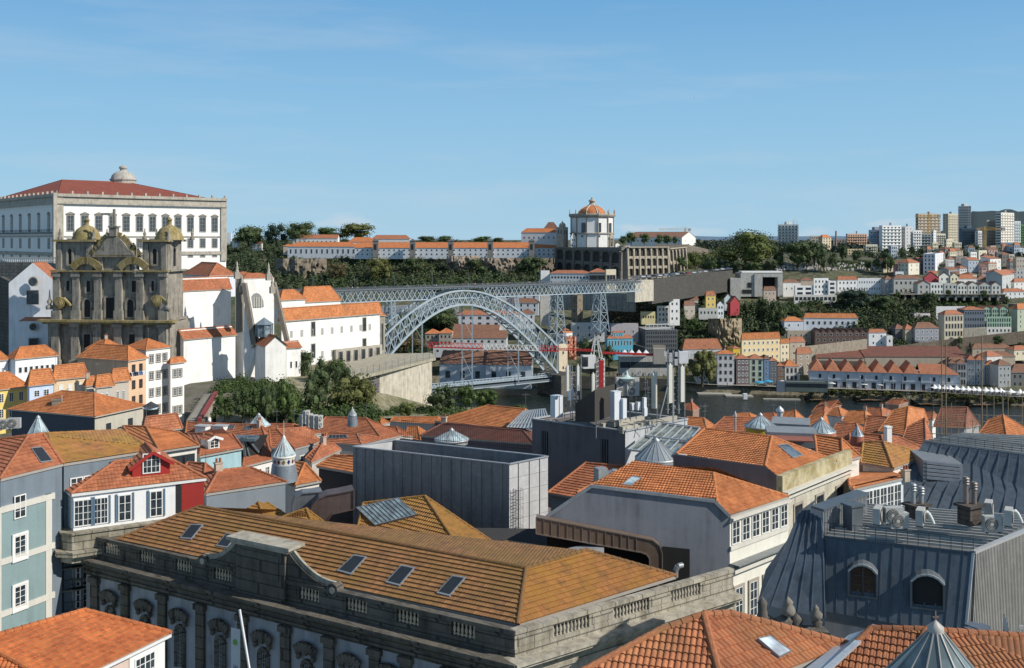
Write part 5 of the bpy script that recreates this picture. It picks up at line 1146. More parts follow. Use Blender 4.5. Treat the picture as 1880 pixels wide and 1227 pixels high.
for i,px in enumerate([1527,1541,1350,1342,1566,1576,1586,1596,1606,1616,1665,1683,1436]):
    o=bpy.data.objects.new('parasol',UM); COL.objects.link(o); o.location=quay(px,14+(i%3)*2); tag(o,'white cafe parasol on the far quay promenade','parasol','white parasols on the far quay'); o.scale=(1.3,1.3,1.2)
m2=UM.copy(); m2.materials.clear(); m2.materials.append(flat((.05,.35,.6))); m2.materials.append(IRON)
for px,off,l in ((1410,12,'blue parasol in front of the pale green quay house'),(1394,6,'turquoise parasol down at the jetty below the quay')):
    o=bpy.data.objects.new('parasol',m2); COL.objects.link(o); o.location=quay(px,off); o.scale=(1.6,1.6,1.3); tag(o,l,'parasol')
for i in range(130):
    px=rnd.choice([rnd.uniform(1260,1480),rnd.uniform(1540,1700),rnd.uniform(1700,1880)]); k=rnd.randrange(6); person(quay(px,rnd.uniform(8,20)),k,'person in %s top walking on the far quay promenade'%CLO[k],'people in %s on the far quay'%CLO[k],1.05)
for i in range(40):
    px=rnd.uniform(1105,1240); k=rnd.randrange(6); p=P(px,rnd.uniform(682,694),0); person(P(px,690+rnd.uniform(-4,4),D(690)-8),k,'person in %s top on the plaza before the market hall'%CLO[k],'people in %s on the market hall plaza'%CLO[k],1.05)
for px in (1579,1640,1708,1773,1846,1467): 
    t=thing('lamp_post','slender lamp post on the edge of the far quay','lamp post',quay(px,9),'lamp posts along the far quay'); o=quay(px,9); mb=MB(); mb.tube(o,o+V((0,0,8)),.12,6); mb.build('pole',flat((.5,.5,.5)),t); mb=MB(); mb.lathe(o+V((0,0,8)),[(.1,0),(.35,.2),(.3,.5),(0,.6)],6); mb.build('lantern',flat((.7,.7,.68)),t)
hs('low grey-green glass pavilion on the far quay before the white warehouse',1440,1442,1520,702,712,640,th=98,col=(.12,.16,.15),roof='flat',wn=(1,0,14),sty='fd',ws=2.4,hs=2.4,hid=5,name='glass_pavilion',cat='pavilion')
hs('blue-grey container kiosk left of the glass pavilion',1425,1426,1441,702,713,638,th=96,col=(.14,.18,.24),roof='flat',wn=(0,0,0),hid=4,name='kiosk',cat='kiosk')
wallseg('low dark embankment wall below the crane tower and market hall',[(1000,690,650),(1120,692,645),(1240,697,640)],0,8,(.13,.12,.1))
# boats
def boat(label,px,py,L,rot,flag=True,mast=True):
    o=P(px,py,1); d=(H-WATER)*F/(py-HY); o=V(((px-CX)/F*d,d,WATER)); t=thing('wooden_boat',label,'boat',o,None,0); c,s=math.cos(rot),math.sin(rot)
    W=lambda x,y,z:o+V((x*c-y*s,x*s+y*c,z)); mb=MB(); n=12; ring=[]
    for i in range(n+1):
        u=-1+2*i/n; wd=L*.11*max(.03,(1-abs(u)**2.5)); zt_=.9+2.6*max(0,(-u-.45))**1.3*3+1.6*max(0,u-.6)*2; zb=-.3+max(0,abs(u)-.6)*2.
        ring.append([W(u*L/2,-wd,zt_),W(u*L/2,-wd*.6,zb),W(u*L/2,wd*.6,zb),W(u*L/2,wd,zt_)])
    vs=[p for r_ in ring for p in r_]; mb.faces(vs,[(i*4+k,i*4+k+1,(i+1)*4+k+1,(i+1)*4+k) for i in range(n) for k in range(3)],0,True); mb.build('hull',flat((.035,.028,.022),.6),t)
    mb=MB(); mb.faces([W(-L*.4,-L*.08,.7),W(L*.4,-L*.08,.7),W(L*.4,L*.08,.7),W(-L*.4,L*.08,.7)],[(0,1,2,3)]); mb.build('deck',flat((.16,.11,.06),.9),t)
    for q in range(4): mb=MB(); mb.tube(W(-L*.12+q*1.3,-.5,1.1),W(-L*.12+q*1.3+1.1,-.5,1.1),.38,8); mb.build('barrel',flat((.2,.11,.05)),t)
    if mast: mb=MB(); mb.tube(W(0,0,.7),W(0,0,8.5),.1,6); mb.tube(W(-3,0,6.6),W(3,0,7.2),.06,5); mb.build('mast',flat((.25,.17,.1)),t)
    mb=MB(); mb.tube(W(-L/2,0,3.4),W(-L/2+1,0,3.2),.18,6); mb.build('stern_post',flat((.7,.5,.05)),t)
boat('flat-bottomed black wooden boat with raised yellow stern, moored below the saw-roofed warehouse',1595,737,21,.05)
boat('black wooden boat moored right of the first one, partly behind near roofs',1702,745,20,-.1)
boat('black wooden boat with a pale bow moored near the right edge',1800,746,20,.1)
boat('dark work boat with orange gear moored at the end of the jetty',1498,737,15,.0)
for lb,x0,x1,y,dep in (('long flat concrete landing stage left of the jetty',1282,1345,723,6),('grey concrete landing ramp with a white kiosk',1333,1384,727,7),('thin floating pontoon walkway below the quay',1402,1470,732.5,2.5)):
    p,q=Q(x0,y,WATER+.8),Q(x1,y+1,WATER+.8); mb=MB(); mb.pbox(p-V((0,0,1.2)),q-p,V((0,dep,0)),V((0,0,1.2))); tag(mb.build('pontoon',wall((.4,.38,.33),.6)),lb,'pontoon')
mb=MB(); p=Q(1368,733,WATER+.8); mb.box(p,2.5,2.5,3.5); tag(mb.build('kiosk',wall((.75,.78,.8))),'little white cabin standing on the concrete landing ramp','kiosk')
# ================================================================ bishop's palace
GRA=stone((.5,.46,.39),(.2,.18,.15),0,0); GRW=wall((.85,.84,.81),.2)
t,C,a,b,A,B,ze,z0=house('huge white palace with grey stone window frames and a dark red hipped roof',-45,103,415,362,486,330,th=48,roof='hip',rise=8.6,rm=tile((.22,.045,.025),(.32,.085,.045),.1,(.2,.1,.05),.35,.5,.2),wmat=GRW,over=-.6,hl=44,ins=.35,name='palace',cat='palace')
zz_=V((0,0,1)); mb=MB()
for dr,L,n in ((a,A,-b),(b,B,-a)):
    mb.pbox(C+n*.01+zz_*(.2),dr*L,n*1.0,zz_*1.); mb.pbox(C-zz_*2.2+n*.01,dr*L,n*.9,zz_*.7); mb.pbox(C-zz_*1.5+n*.01,dr*L,n*.35,zz_*1.7); mb.pbox(C-zz_*13.2+n*.01,dr*L,n*.3,zz_*.4); mb.pbox(C-zz_*19.6+n*.01,dr*L,n*.4,zz_*1.2)
    for s in (0,L-2.2): mb.pbox(C+dr*s-zz_*22+n*.02,dr*2.2,n*.5,zz_*22)
    nn=int(L/4.9)
    for i in range(nn+1): mb.pbox(C+dr*(L-.6)*i/nn+zz_*1.2,dr*.6,-n*.6,zz_*1.)
mb.pbox(C-a*1.2-b*1.2-zz_*22,(a+b)*.01+a*1.2,b*1.2,zz_*23.4)
mb.build('cornice',GRA,t)
for dr,L,n,cnt in ((b,B,-a,12),(a,A,-b,9)):
    for i in range(cnt):
        p=C+dr*(2.2+(L-4.4)*(i+.5)/cnt)
        window(t,V((p.x,p.y,ze-11.2)),n,2.2,5.2,'PSh'); window(t,V((p.x,p.y,ze-17)),n,1.9,3.2,'Sh'); window(t,V((p.x,p.y,ze-20.4)),n,1.6,1.5,'Sh')
        window(t,V((p.x,p.y,ze-1.2)),n,.9,.6,'SLf')
    if cnt==9:
        m=MB(); m.pbox(C-zz_*12+n*.02,dr*L,n*1.1,zz_*.3)
        for k in range(60): m.bar(C-zz_*11.8+dr*L*k/60+n*1.05,C-zz_*10.8+dr*L*k/60+n*1.05,.09)
        m.bar(C-zz_*10.8+n*1.05,C-zz_*10.8+dr*L+n*1.05,.12); m.build('balcony',IRON,t)
c=P(226,334,396); k=24/F*372; mb=MB(); mb.lathe(c-zz_*5,[(k,0),(k,5.4),(k*1.08,5.6),(k*1.08,6)],10,0,sm=False); mb.lathe(c+zz_*1,[(k*.96,0),(k*.88,1.4),(k*.7,2.4),(k*.38,3.1),(k*.26,3.4),(k*.24,4.1),(k*.34,4.3),(k*.3,5),(k*.12,5.4),(0,5.7)],20); mb.build('roof_lantern',stone((.5,.48,.43),(.2,.18,.15)),t)
# ================================================================ granite church
CG_=stone((.36,.33,.28),(.035,.032,.028),.06,0); CGL=stone((.4,.32,.16),(.06,.05,.03),.6,0)
th=5; a=V((-math.cos(R(th)),math.sin(R(th)),0)); b=V((math.sin(R(th)),math.cos(R(th)),0)); Cc=P(308,672,250)
def fs(px): return raylen(Cc,a,px)
def fp(px,py,off=0.):
    s=fs(px); p=Cc+a*s; z=H-(py-HY)/F*p.y; p=p-b*off; return V((p.x,p.y,z))
t=thing('granite_church','dark granite baroque church with two domed towers and a stone cross','church',fp(205,672)); UP=V((0,0,1))
def fbox(mb,x0,x1,y0,y1,o0,o1,m=0):
    p=fp(x0,y1,0); q=fp(x1,y1,0); h=(y1-y0)/F*p.y; mb.pbox(V((p.x,p.y,p.z))-b*o0,V((q.x-p.x,q.y-p.y,0)),-b*(o1-o0),UP*h,m)
mb=MB()
fbox(mb,88,312,589,690,-12,0); fbox(mb,105,308,497,589,-9,0); 
fbox(mb,103,172,443,497,-8.2,0); fbox(mb,262,308,443,497,-8.2,0); fbox(mb,176,246,470,497,-3,0); fbox(mb,182,240,446,470,-2.,0)
mb.build('masonry',CG_,t)
mb=MB()
pil=[(100,112),(136,148),(176,188),(214,226),(253,265),(296,308)]
for x0,x1 in pil:
    fbox(mb,x0,x1,500,589,0,.9); fbox(mb,x0-2,x1+2,570,589,0,1.2); fbox(mb,x0-2,x1+2,500,508,0,1.2); fbox(mb,x0-1,x1+1,597,665,0,1.3); fbox(mb,x0-3,x1+3,590,600,0,1.8); fbox(mb,x0-3,x1+3,660,675,0,1.8)
for x0,x1 in ((104,114),(160,171),(263,273),(297,307)): fbox(mb,x0,x1,447,497,0,.5)
for x0,x1 in ((182,190),(232,240)): fbox(mb,x0,x1,450,497,0,.6)
mb.build('pilasters',CG_,t)
mb=MB()
fbox(mb,78,325,586,590,-.5,2.6); fbox(mb,84,320,590,594,-.5,1.8); fbox(mb,98,312,496,499,0,1.4); fbox(mb,98,178,440,444,-8.8,1.2); fbox(mb,257,313,440,444,-8.8,1.2); fbox(mb,176,246,468,471,0,1.)
mb.build('cornice',CGL,t)
# curved gable and broken pediments
mb=MB(); gp=[]
for x,y in ((172,472),(178,462),(186,458),(192,446),(200,438),(211,435),(222,438),(230,446),(238,458),(246,462),(252,472)): gp.append((x,y))
mb.extrude([fp(x,y,1.) for x,y in gp],b*3); mb.build('gable',CG_,t)
mb=MB()
for i in range(len(gp)-1): mb.bar(fp(*gp[i],.2),fp(*gp[i+1],.2),.6,0,2.8)
for x0,sg in ((136,1),(186,-1),(222,1),(272,-1)):
    pts=[(x0+sg*q,492-14*math.sin(min(1,q/24)*math.pi*.55)) for q in (0,6,12,18,24,28)]
    for i in range(5): mb.bar(fp(*pts[i],.9),fp(*pts[i+1],.9),.55,0,1.8)
mb.build('curved_pediment',CGL,t)
for cx,cy in ((112,556),(290,552)):
    mb=MB(); o=fp(cx,cy,.2); 
    for k in range(3): mb.tube(o-b*.1*k,o-b*(1.+.25*k),1.5-.4*k,16)
    pts=[fp(cx+sg*0+(7-q*.0)+dx,cy+dy,.6) for sg,q,dx,dy in ((1,0,0,-8),(1,0,9,0),(1,0,14,6))]; mb.path(pts,.5,6); mb.build('volute',CGL,t)
for cx,cy0,cy1 in ((211,384,434),):
    mb=MB(); p=fp(cx,cy1,0.4); h=(cy1-cy0)/F*p.y; mb.box(p,1.8,1.6,h*.32,R(-th)); mb.box(p+UP*h*.32,2.4,2,h*.06,R(-th)); mb.box(p+UP*h*.38,.5,.5,h*.62,R(-th)); mb.pbox(p+UP*h*.78-a*-1.1-b*.2,a*2.2,b*.45,UP*.5); mb.build('stone_cross',CG_,t)
def dome_(cx,yb,r,yt):
    o=fp(cx,yb,-3.6); k=r/F*o.y; h=(yb-yt)/F*o.y; mb=MB(); mb.lathe(o,[(k*1.05,0),(k*1.02,.7),(k*.98,1),(k*.9,h*.3),(k*.72,h*.47),(k*.45,h*.58),(k*.25,h*.62),(k*.16,h*.66),(k*.16,h*.84),(k*.26,h*.86),(k*.12,h*.92),(0,h)],16); mb.build('dome',CGL,t)
dome_(146,441,24,399); dome_(300,441,24,398)
for x in (108,170,264,308,331,176,246):
    for off in ((-.5,) if x in(176,246) else (-.5,-7.4) if x!=331 else(-7.4,)):
        mb=MB(); p=fp(x,441 if x not in(176,246) else 470,off); mb.lathe(p,[(.6,0),(.6,.8),(.3,1),(.45,1.6),(.15,2.3),(.2,2.6),(0,3.1)],8); mb.build('finial',CG_,t)
for x,y,h in ((93,556,5),(252,490,6),(310,556,4)): mb=MB(); p=fp(x,y+12,.5); mb.lathe(p,[(.9,0),(1,.8),(.4,1.2),(.7,2),(.25,2.8),(.1,h)],8); mb.build('finial',CG_,t)
for x0,x1,y0,y1,ar in ((124,134,455,487,1),(279,290,455,487,1),(121,130,514,536,0),(158,168,514,538,0),(241,252,514,538,0),(277,285,514,536,0),(193,212,545,586,0),(153,168,548,584,1),(232,247,548,584,1),(153,168,612,642,0),(236,250,612,638,0),(195,210,625,672,0)):
    mb=MB(); pts=[(x0,y1),(x1,y1),(x1,y0+(x1-x0)/2 if ar else y0)]
    if ar: pts+=[((x0+x1)/2+(x1-x0)/2*math.cos(k*math.pi/6),y0+(x1-x0)/2-(x1-x0)/2*math.sin(k*math.pi/6)) for k in range(1,6)]
    pts+=[(x0,y0+(x1-x0)/2 if ar else y0)]
    mb.faces([fp(x,y,.06) for x,y in pts],[tuple(range(len(pts)))],0); 
    for i in range(len(pts)): mb.bar(fp(*pts[i],.1),fp(*pts[(i+1)%len(pts)],.1),.35,1,.5)
    if y0 in(545,612,625):
        for k in range(1,4): x=x0+(x1-x0)*k/4; mb.bar(fp(x,y0,.1),fp(x,y1,.1),.08,2)
        for k in range(1,5): y=y0+(y1-y0)*k/5; mb.bar(fp(x0,y,.1),fp(x1,y,.1),.08,2)
    mb.build('window',[flat((.012,.012,.014),.7),CG_,IRON],t)
for i,(dx) in enumerate((.42,)):
    p=Cc+b*4.; z=H-(457-HY)/F*250; mb=MB(); mb.box(V((p.x+.02,p.y,z-4.4)),.12,1.4,4.2,0); mb.tube(V((p.x-.04,p.y,z-.2)),V((p.x+.08,p.y,z-.2)),.7,12); mb.build('window',flat((.012,.012,.014),.7),t)
    mb=MB(); 
    for y0,y1 in ((440,444),(496,499),(586,590)): q=P(308,y1,250); mb.pbox(V((q.x,q.y,q.z)),b*9.5,-a*.9,UP*((y1-y0)/F*250))
    mb.build('cornice',CG_,t)
# nave and side aisle
WL=wall((.86,.85,.82),.4)
house('white nave wall with an orange roof right behind the granite church',330,336,424,535,640,262,th=38,wmat=WL,roof='mb',rm='R',rise=3.4,hid=9,name='nave',cat='church',over=.3,course=.5)
house('lower white side aisle with three slit windows and an orange lean-to roof',331,337,432,624,730,253,th=38,wmat=WL,roof='mb',rm='R',rise=2.4,hl=5,name='side_aisle',cat='church',wn=(0,0,0),over=.4,course=.5)
house('white church apse block between two slanting stone buttresses',432,447,503,512,720,266,th=50,wmat=WL,roof='hip',rm='R',rise=1.2,name='apse',cat='church',hid=14,over=.1)
house('orange pyramid roof behind the granite church with a low white wall under it',338,385,432,507,530,285,th=50,col=(.75,.78,.85),roof='hip',rm='R',rise=3.6,wn=(1,3,2),name='sacristy',cat='building')
house('long low orange roof running behind the apse',400,420,495,512,530,300,th=60,col=(.7,.7,.7),roof='hip',rm='R',rise=1.8,name='sacristy',cat='building')
BUT=stone((.27,.24,.2),(.1,.09,.08),0,0)
def prism(label,pts,d0,dep,m,name,cat,off=None):
    mb=MB(); pp=[P(x,y,d0) for x,y in pts]; mb.extrude(pp,V(dep)); return tag(mb.build(name,m,loc=pp[0]),label,cat)
prism('vertical grey stone buttress at the left corner of the apse',[(433,520),(438,505),(444,520),(443,610),(433,612)],258,(.3,1.5,0),BUT,'buttress','buttress')
prism('slanting dark stone buttress left of the arched apse window',[(443,520),(450,520),(471,634),(462,640)],256,(.2,1.2,0),BUT,'buttress','buttress')
prism('white wall panel under the left slanting buttress',[(449,545),(451,545),(470,640),(449,700)],256.5,(1.,1.,0),WL,'wall_panel','wall')
prism('slanting dark stone buttress right of the arched apse window',[(497,520),(504,518),(529,626),(522,628)],262,(.2,1.2,0),BUT,'buttress','buttress')
for i,(px,py) in enumerate(((435,505),(444,530),(493,508),(500,532))):
    mb=MB(); o=P(px,py,257+i); k=257/F; mb.box(o-UP*1,9*k,9*k,1+5*k,.6); mb.lathe(o+UP*5*k,[(3.5*k,0),(3.5*k,3*k),(2*k,4*k),(3*k,8*k),(1.5*k,12*k),(2*k,14*k),(0,22*k)],8); tag(mb.build('pinnacle',GRA,loc=o),['tall carved stone pinnacle at the far left corner of the apse','shorter stone pinnacle capping the left slanting buttress','tall carved stone pinnacle on the right corner of the apse','shorter stone pinnacle capping the right slanting buttress'][i],'pinnacle','stone pinnacles of the apse')
mb=MB(); pts=[(457,566),(484,564)]+[(470.5+13.5*math.cos(k*math.pi/8),562-24*math.sin(k*math.pi/8)) for k in range(0,9)]; C9,a9,b9=P(447,512,266),V((-math.cos(R(50)),math.sin(R(50)),0)),V((math.sin(R(50)),math.cos(R(50)),0))
def rp(px,py,off=.1): s=raylen(C9,b9,px); p=C9+b9*s-a9*off; return V((p.x,p.y,H-(py-HY)/F*p.y))
mb.faces([rp(x,y) for x,y in pts],[tuple(range(len(pts)))]); 
for k in range(5): x=461+k*4.5; mb.bar(rp(x,546,.2),rp(x,564,.2),.3,1)
tag(mb.build('arched_window',[flat((.25,.25,.25)),flat((.7,.68,.6))]),'half-round window with white louvres in the apse wall','window')
house('small white chapel with an orange gable roof right below the arched apse window',468,487,525,637,715,250,th=58,wmat=WL,roof='ga',rm='R',rise=2.6,hid=7,name='chapel',cat='chapel')
house('low white annex with orange lean-to roof right of the small chapel',520,526,552,640,700,258,th=55,wmat=WL,roof='mb',rm='R',rise=1.5,wn=(1,0,2),name='annex',cat='building')
t=thing('glazed_turret','octagonal blue-grey glazed turret on the small chapel roof','turret',P(485,617,257)); o=P(485,618,257); k=257/F; mb=MB(); mb.lathe(o,[(15*k,0),(15*k,22*k),(17*k,22.5*k)],8,0,.3,sm=False); mb.build('glazing',glass((.12,.16,.18)),t); mb=MB(); mb.lathe(o+UP*22.5*k,[(18*k,0),(9*k,6*k),(1*k,12*k),(0,13*k)],8,0,.3,sm=False)
for i in range(8): q=o+V((math.cos(.3+i*.7854),math.sin(.3+i*.7854),0))*15.2*k; mb.bar(q,q+UP*22*k,.25)
mb.build('zinc_roof',zinc((.25,.31,.35)),t)
# seminary
t,C,a,b,A,B,ze,z0=house('long white seminary with a mossy orange hipped roof and two rows of shutters',516,517,697,590,668,285,th=39,wmat=WL,roof='hip',rm=TO,rise=3.6,hl=14,name='seminary',cat='building',wn=(0,0,0),course=.5,over=.6)
for r_,zt_ in ((0,3.2),(1,9.8 if 0 else 10.)):
    for i in range(9):
        p=C+b*(B*(.09+.1*i)); window(t,V((p.x,p.y,ze-zt_-1.8)),-a,1.,2.,'sfh')
for s in (.3,.83): 
    for zt_ in (5,11.5): p=C+b*B*s; window(t,V((p.x,p.y,ze-zt_)),-a,1.3,4,'SLd')
mb=MB(); mb.pbox(C+b*B*.5-UP*(ze-z0+3)-a*.0+a*0,b*B*.5,-a*1.2,UP*5.4); mb.build('stone_base',GRA,t)
for i in range(6): p=C+b*B*(.55+.08*i)-a*1.22; window(t,V((p.x,p.y,z0-1.4)),-a,1.3,3,'dS')
house('hipped mossy orange roof behind the seminary, left',500,515,560,552,580,320,th=45,wmat=WL,rm='O',rise=3.2,hid=15,name='seminary_wing',cat='building',course=.5)
house('hipped mossy orange roof behind the seminary with a white wall, right',540,555,625,556,580,330,th=45,wmat=WL,rm='O',rise=5,hid=15,name='seminary_wing',cat='building',course=.5)
house('narrow stone corner tower with tall blind arches at the right end of the seminary',690,697,707,580,655,318,th=60,roof='hip',rm='O',rise=1,hid=4,wn=(1,0,1),sty='fSd',name='corner_tower',cat='tower',wmat=GRA,hs=8)
house('white house with stepped gable and round window left of the granite church',14,16,104,520,660,268,th=84,col=(.78,.8,.84),roof='ga',rm='R',rise=5.4,hid=10,over=-.1,wn=(0,0,0))
t=house('lower white wing with a sloping top and round window, beside the church base',30,33,101,590,665,262,th=86,col=(.78,.8,.84),roof='mb',rm='R',rise=.6,hid=4,over=-.1)[0]
for px,py,r_,d in ((62,517,7,267.6),(62,600,6,261.6)):
    o=P(px,py,d); mb=MB(); mb.tube(o,o-V((0,.4,0)),r_/F*d*1.3,20,1); mb.tube(o-V((0,.3,0)),o-V((0,.5,0)),r_/F*d,20,0); tag(mb.build('round_window',[GL,GRA]),'round window high on the stepped gable' if py<550 else 'round window in the lower white wing','window')
for px,y0,y1,hw,d in ((60,534,558,10,267.5),(62,622,634,8,261.5)):
    o=P(px,y1,d); window_=bpy.data.objects.new('barred_window',winmesh(2*hw/F*d,(y1-y0)/F*d,'dS')); COL.objects.link(window_); window_.location=o; tag(window_,'large barred window under the upper round window' if py and y0<600 else 'small barred window under the lower round window','window')
wallseg('grey granite terrace wall in front of the palace at the far left',[(-60,482,312),(60,482,305),(102,484,300)],0,12,(.34,.31,.27))
wallseg('dark mossy rock and masonry wall at the left edge beside the stepped gable house',[(-60,505,290),(0,508,280),(22,520,272)],0,28,(.13,.12,.1))
t=thing('terrace_railing','white stone balustrade on the terrace before the palace','balustrade',P(0,482,303)); mb=MB(); 
for i in range(34): p=P(-20+i*3.7,482,304); mb.lathe(p,[(.16,0),(.26,.4),(.13,.7),(.2,1)],6)
mb.bar(P(-22,473,304),P(105,474,301),.4); mb.build('balusters',stone((.55,.52,.47),(.2,.2,.18)),t)
# ---- garden terrace and retaining wall
zt0=54.
G=[Q(650,694,zt0),Q(697,683,zt0),Q(800,657,zt0),Q(792,648,zt0),Q(700,650,zt0),Q(620,672,zt0)]
mb=MB(); mb.extrude([p-UP*.8 for p in G],UP*.8); tag(mb.build('viewing_terrace',stone((.45,.42,.34),(.18,.17,.12),.3)),'paved viewing terrace with a slab edge beside the seminary','terrace')
mb=MB(); p0,p1,p2=Q(668,692,zt0-.9),Q(697,686,zt0-.9),Q(793,664,zt0-.9); mb.faces([p0,p1,p1-UP*22,p0-UP*22],[(0,1,2,3)],1); mb.faces([p1,p2,p2-UP*22,p1-UP*22],[(0,1,2,3)],0); mb.faces([p2,p2+V((-9,14,0)),p2+V((-9,14,-22)),p2-UP*22],[(0,1,2,3)],1)
tag(mb.build('retaining_wall',[stone((.62,.57,.47),(.2,.18,.14),.0,0),stone((.2,.19,.19),(.08,.08,.08),0,.8)]),'tall weathered beige retaining wall under the viewing terrace','wall')
t=thing('terrace_fence','thin metal fence with posts along the edge of the viewing terrace','fence',G[1]); mb=MB(); pl=[G[0],G[1],G[2]]
for i in range(2):
    for k in range(9): p=pl[i].lerp(pl[i+1],k/9); 
L_=[Q(640+i*11.4,696.5-i*2.83,zt0) for i in range(15)]
for p in L_: mb.bar(p-UP*.9,p+UP*2.2,.14)
mb.build('posts',flat((.3,.28,.26)),t); mb=MB()
for z in(1.1,2.15): 
    for i in range(14): mb.bar(L_[i]+UP*z,L_[i+1]+UP*z,.05)
mb.build('rails',flat((.3,.28,.26)),t)
# garden plateau + trees
rows=[]
for j,(off) in enumerate((0,1,2,3)):
    rows.append([P(x,y,d) for x,y,d in [[(397,790,196),(410,775,200),(470,775,205),(560,775,212),(640,770,220),(700,768,228),(780,768,240),(900,765,260)],[(397,745,218),(410,725,225),(470,720,235),(560,720,243),(640,735,250),(700,760,262),(780,757,275),(900,757,290)],[(397,730,240),(410,718,250),(450,705,255),(540,688,262),(610,676,270),(650,700,268),(780,750,290),(900,752,310)],[(397,722,250),(410,712,258),(450,700,262),(540,680,280),(610,660,300),(650,690,280),(790,745,300),(900,750,330)]][j]])
structure(sheet('garden_slope',rows,ground((.1,.11,.05),(.2,.18,.1),(.3,.27,.2),.08)))
GT=[(468,508,698,772,203,'dark','tall','dark tree third from the stairway on the garden wall'),(503,545,694,770,206,'mid','round','green rounded tree left of the seminary-side tree'),(438,480,704,775,202,'mid','tall','light green tree between the two dark ones near the stairway'),(608,652,664,745,240,'dark','round','dark rounded tree touching the viewing terrace'),(648,694,698,772,221,'olive','round','spreading tree beside the beige retaining wall, right end of the plateau'),(560,610,672,755,228,'dark','round','dark tree in the middle of the plateau below the seminary'),(395,430,722,775,200,'mid','tall','ivy-covered tree at the top of the stairway'),(425,465,712,772,201,'dark','tall','dark tree second from the stairway'),(541,577,640,702,262,'dark','tall','dark tree close to the seminary wall, leftmost on the plateau'),(572,612,652,712,254,'dark','round','dark green tree second from the left on the plateau'),(600,640,655,720,252,'mid','tall','pointed green tree right behind the biggest garden tree'),(590,690,682,770,221,'olive','round','biggest spreading tree at the right end of the garden wall'),(540,600,690,768,214,'dark','round','dark tree left of the biggest spreading tree'),(500,552,704,770,207,'mid','round','bright green tree above the pale rock gap'),(455,510,706,770,204,'dark','tall','dark columnar tree in the middle of the ivy row'),
(778,842,703,757,268,'dark','round','dark tree right of the beige retaining wall'),(835,875,705,752,275,'mid','round','green tree right of the dark wall-side tree'),(870,915,712,752,280,'mid','wide','low bushy tree at the right end of the garden'),(728,768,737,768,248,'light','round','bright green bush at the foot of the beige retaining wall'),(700,735,752,772,246,'mid','wide','low bright bush left of the wall foot')]
for x0,x1,y0,y1,d,c,k,lb in GT: tree((x0+x1)/2,y0,y1,d,x1-x0,lb,c,k,n=2600,ls=.085)
def gsurf(px,py): return P(px,py,interp(py,[700,730,775],[252,232,206]))
scrub('thick ivy and bushes over the garden wall below the white church',[(396,540,714,770),(540,690,750,772)],330,1.9,'mid',.9,.42,21,surf=gsurf,nc=110)
scrub('lighter bushes along the crest of the ivy wall',[(400,520,706,722),(420,470,740,760)],90,1.8,'mid',1.,.4,22,surf=gsurf,nc=90)
scrub('green undergrowth and grass right of the beige retaining wall',[(705,960,752,772)],140,1.6,'mid',.8,.4,23,nc=80,surf=lambda x,y:P(x,y,interp(y,[752,772],[278,248])))
# stairway with red handrail wall
t=thing('stairway','wide stone stairway climbing towards the white church','stairs',P(365,770,205)); mb=MB(); 
for i in range(24):
    s=i/23; p=P(342+ (372-342)*s,772-46*s,200+30*s); q=P(372+(397-372)*s,772-48*s,200+30*s); mb.pbox(p-UP*3,q-p,V((.3,1.35,0)),UP*3.1)
mb.build('steps',stone((.35,.32,.27),(.16,.15,.12)),t); mb=MB()
mb.faces([P(373,775,200),P(398,727,230),P(398,740,230),P(385,790,200)],[(0,1,2,3)],1); mb.bar(P(366,772,199),P(396,722,230),.7,0,.9); mb.build('parapet',[flat((.25,.04,.04)),WL],t)
# ================================================================ old houses on the left
HG='old houses stepping down below the granite church'
def nh(label,*a_,**k):
    k.setdefault('course',.42); k.setdefault('step',.07); k.setdefault('group',HG); return house(label,*a_,**k)
nh('long white house with seven small windows below the stepped gable house',14,28,105,660,700,238,th=40,col=(.82,.84,.87),rm='O',rise=2.6,wn=(1,0,7),sty='f',ws=.9,hs=1.5,hl=11)
nh('small white house at the left edge beside the long white house',-30,-22,14,664,705,236,th=40,col=(.8,.82,.85),rm='O',rise=2.,wn=(1,0,3),sty='',hl=10)
nh('yellow house with two sash windows and a dark awning at the left edge',-50,-30,52,719,778,196,th=42,col=(.85,.62,.2),rm='O',rise=3.,wn=(2,0,4),sty='',hl=9)
nh('pale blue house with two white windows between the yellow and beige houses',50,54,98,709,760,197,th=40,col=(.55,.64,.85),rm='O',rise=3.,wn=(1,0,2),sty='',hl=9,ws=1.1,hs=1.3,zr=2.4)
nh('beige plastered house right of the pale blue one',96,99,158,698,752,201,th=42,col=(.7,.55,.38),rm='O',rise=2.8,wn=(1,0,3),sty='s',hl=9,zr=2.)
nh('narrow pale grey house right of the beige plastered house',156,159,177,709,750,203,th=42,col=(.6,.57,.52),rm='O',rise=1.8,wn=(1,0,1),sty='s',hl=8)
nh('small grey house with laundry lines, left of two',175,177,206,712,752,200,th=42,col=(.5,.47,.43),rm='O',rise=2.4,wn=(1,0,2),sty='',hl=9)
nh('small grey house with laundry lines, right of two',204,206,236,702,752,204,th=42,col=(.52,.46,.4),rm='O',rise=2.6,wn=(1,0,2),sty='',hl=9)
nh('tall tan house with a brown blind wall and washing hung under its eaves',143,235,268,663,752,211,th=24,col=(.72,.5,.33),rm='O',rise=2.8,wn=(3,0,2),sty='b',hr=None)
nh('tall white house with iron balconies, tallest of the old row',228,268,312,643,770,221,th=30,col=(.86,.85,.82),rm='O',rise=2.,wn=(4,0,3),sty='S',ws=1.,hs=1.7,over=.3)
nh('narrow white house with brown doors at the right end of the old row',310,313,338,668,772,224,th=36,col=(.86,.85,.82),rm='O',rise=1.2,wn=(3,0,2),sty='S',ws=.9,hs=1.7)
nh('orange roof with a white side wall behind the tan house',160,190,225,643,700,245,th=30,col=(.8,.8,.8),rm='O',rise=2.4)
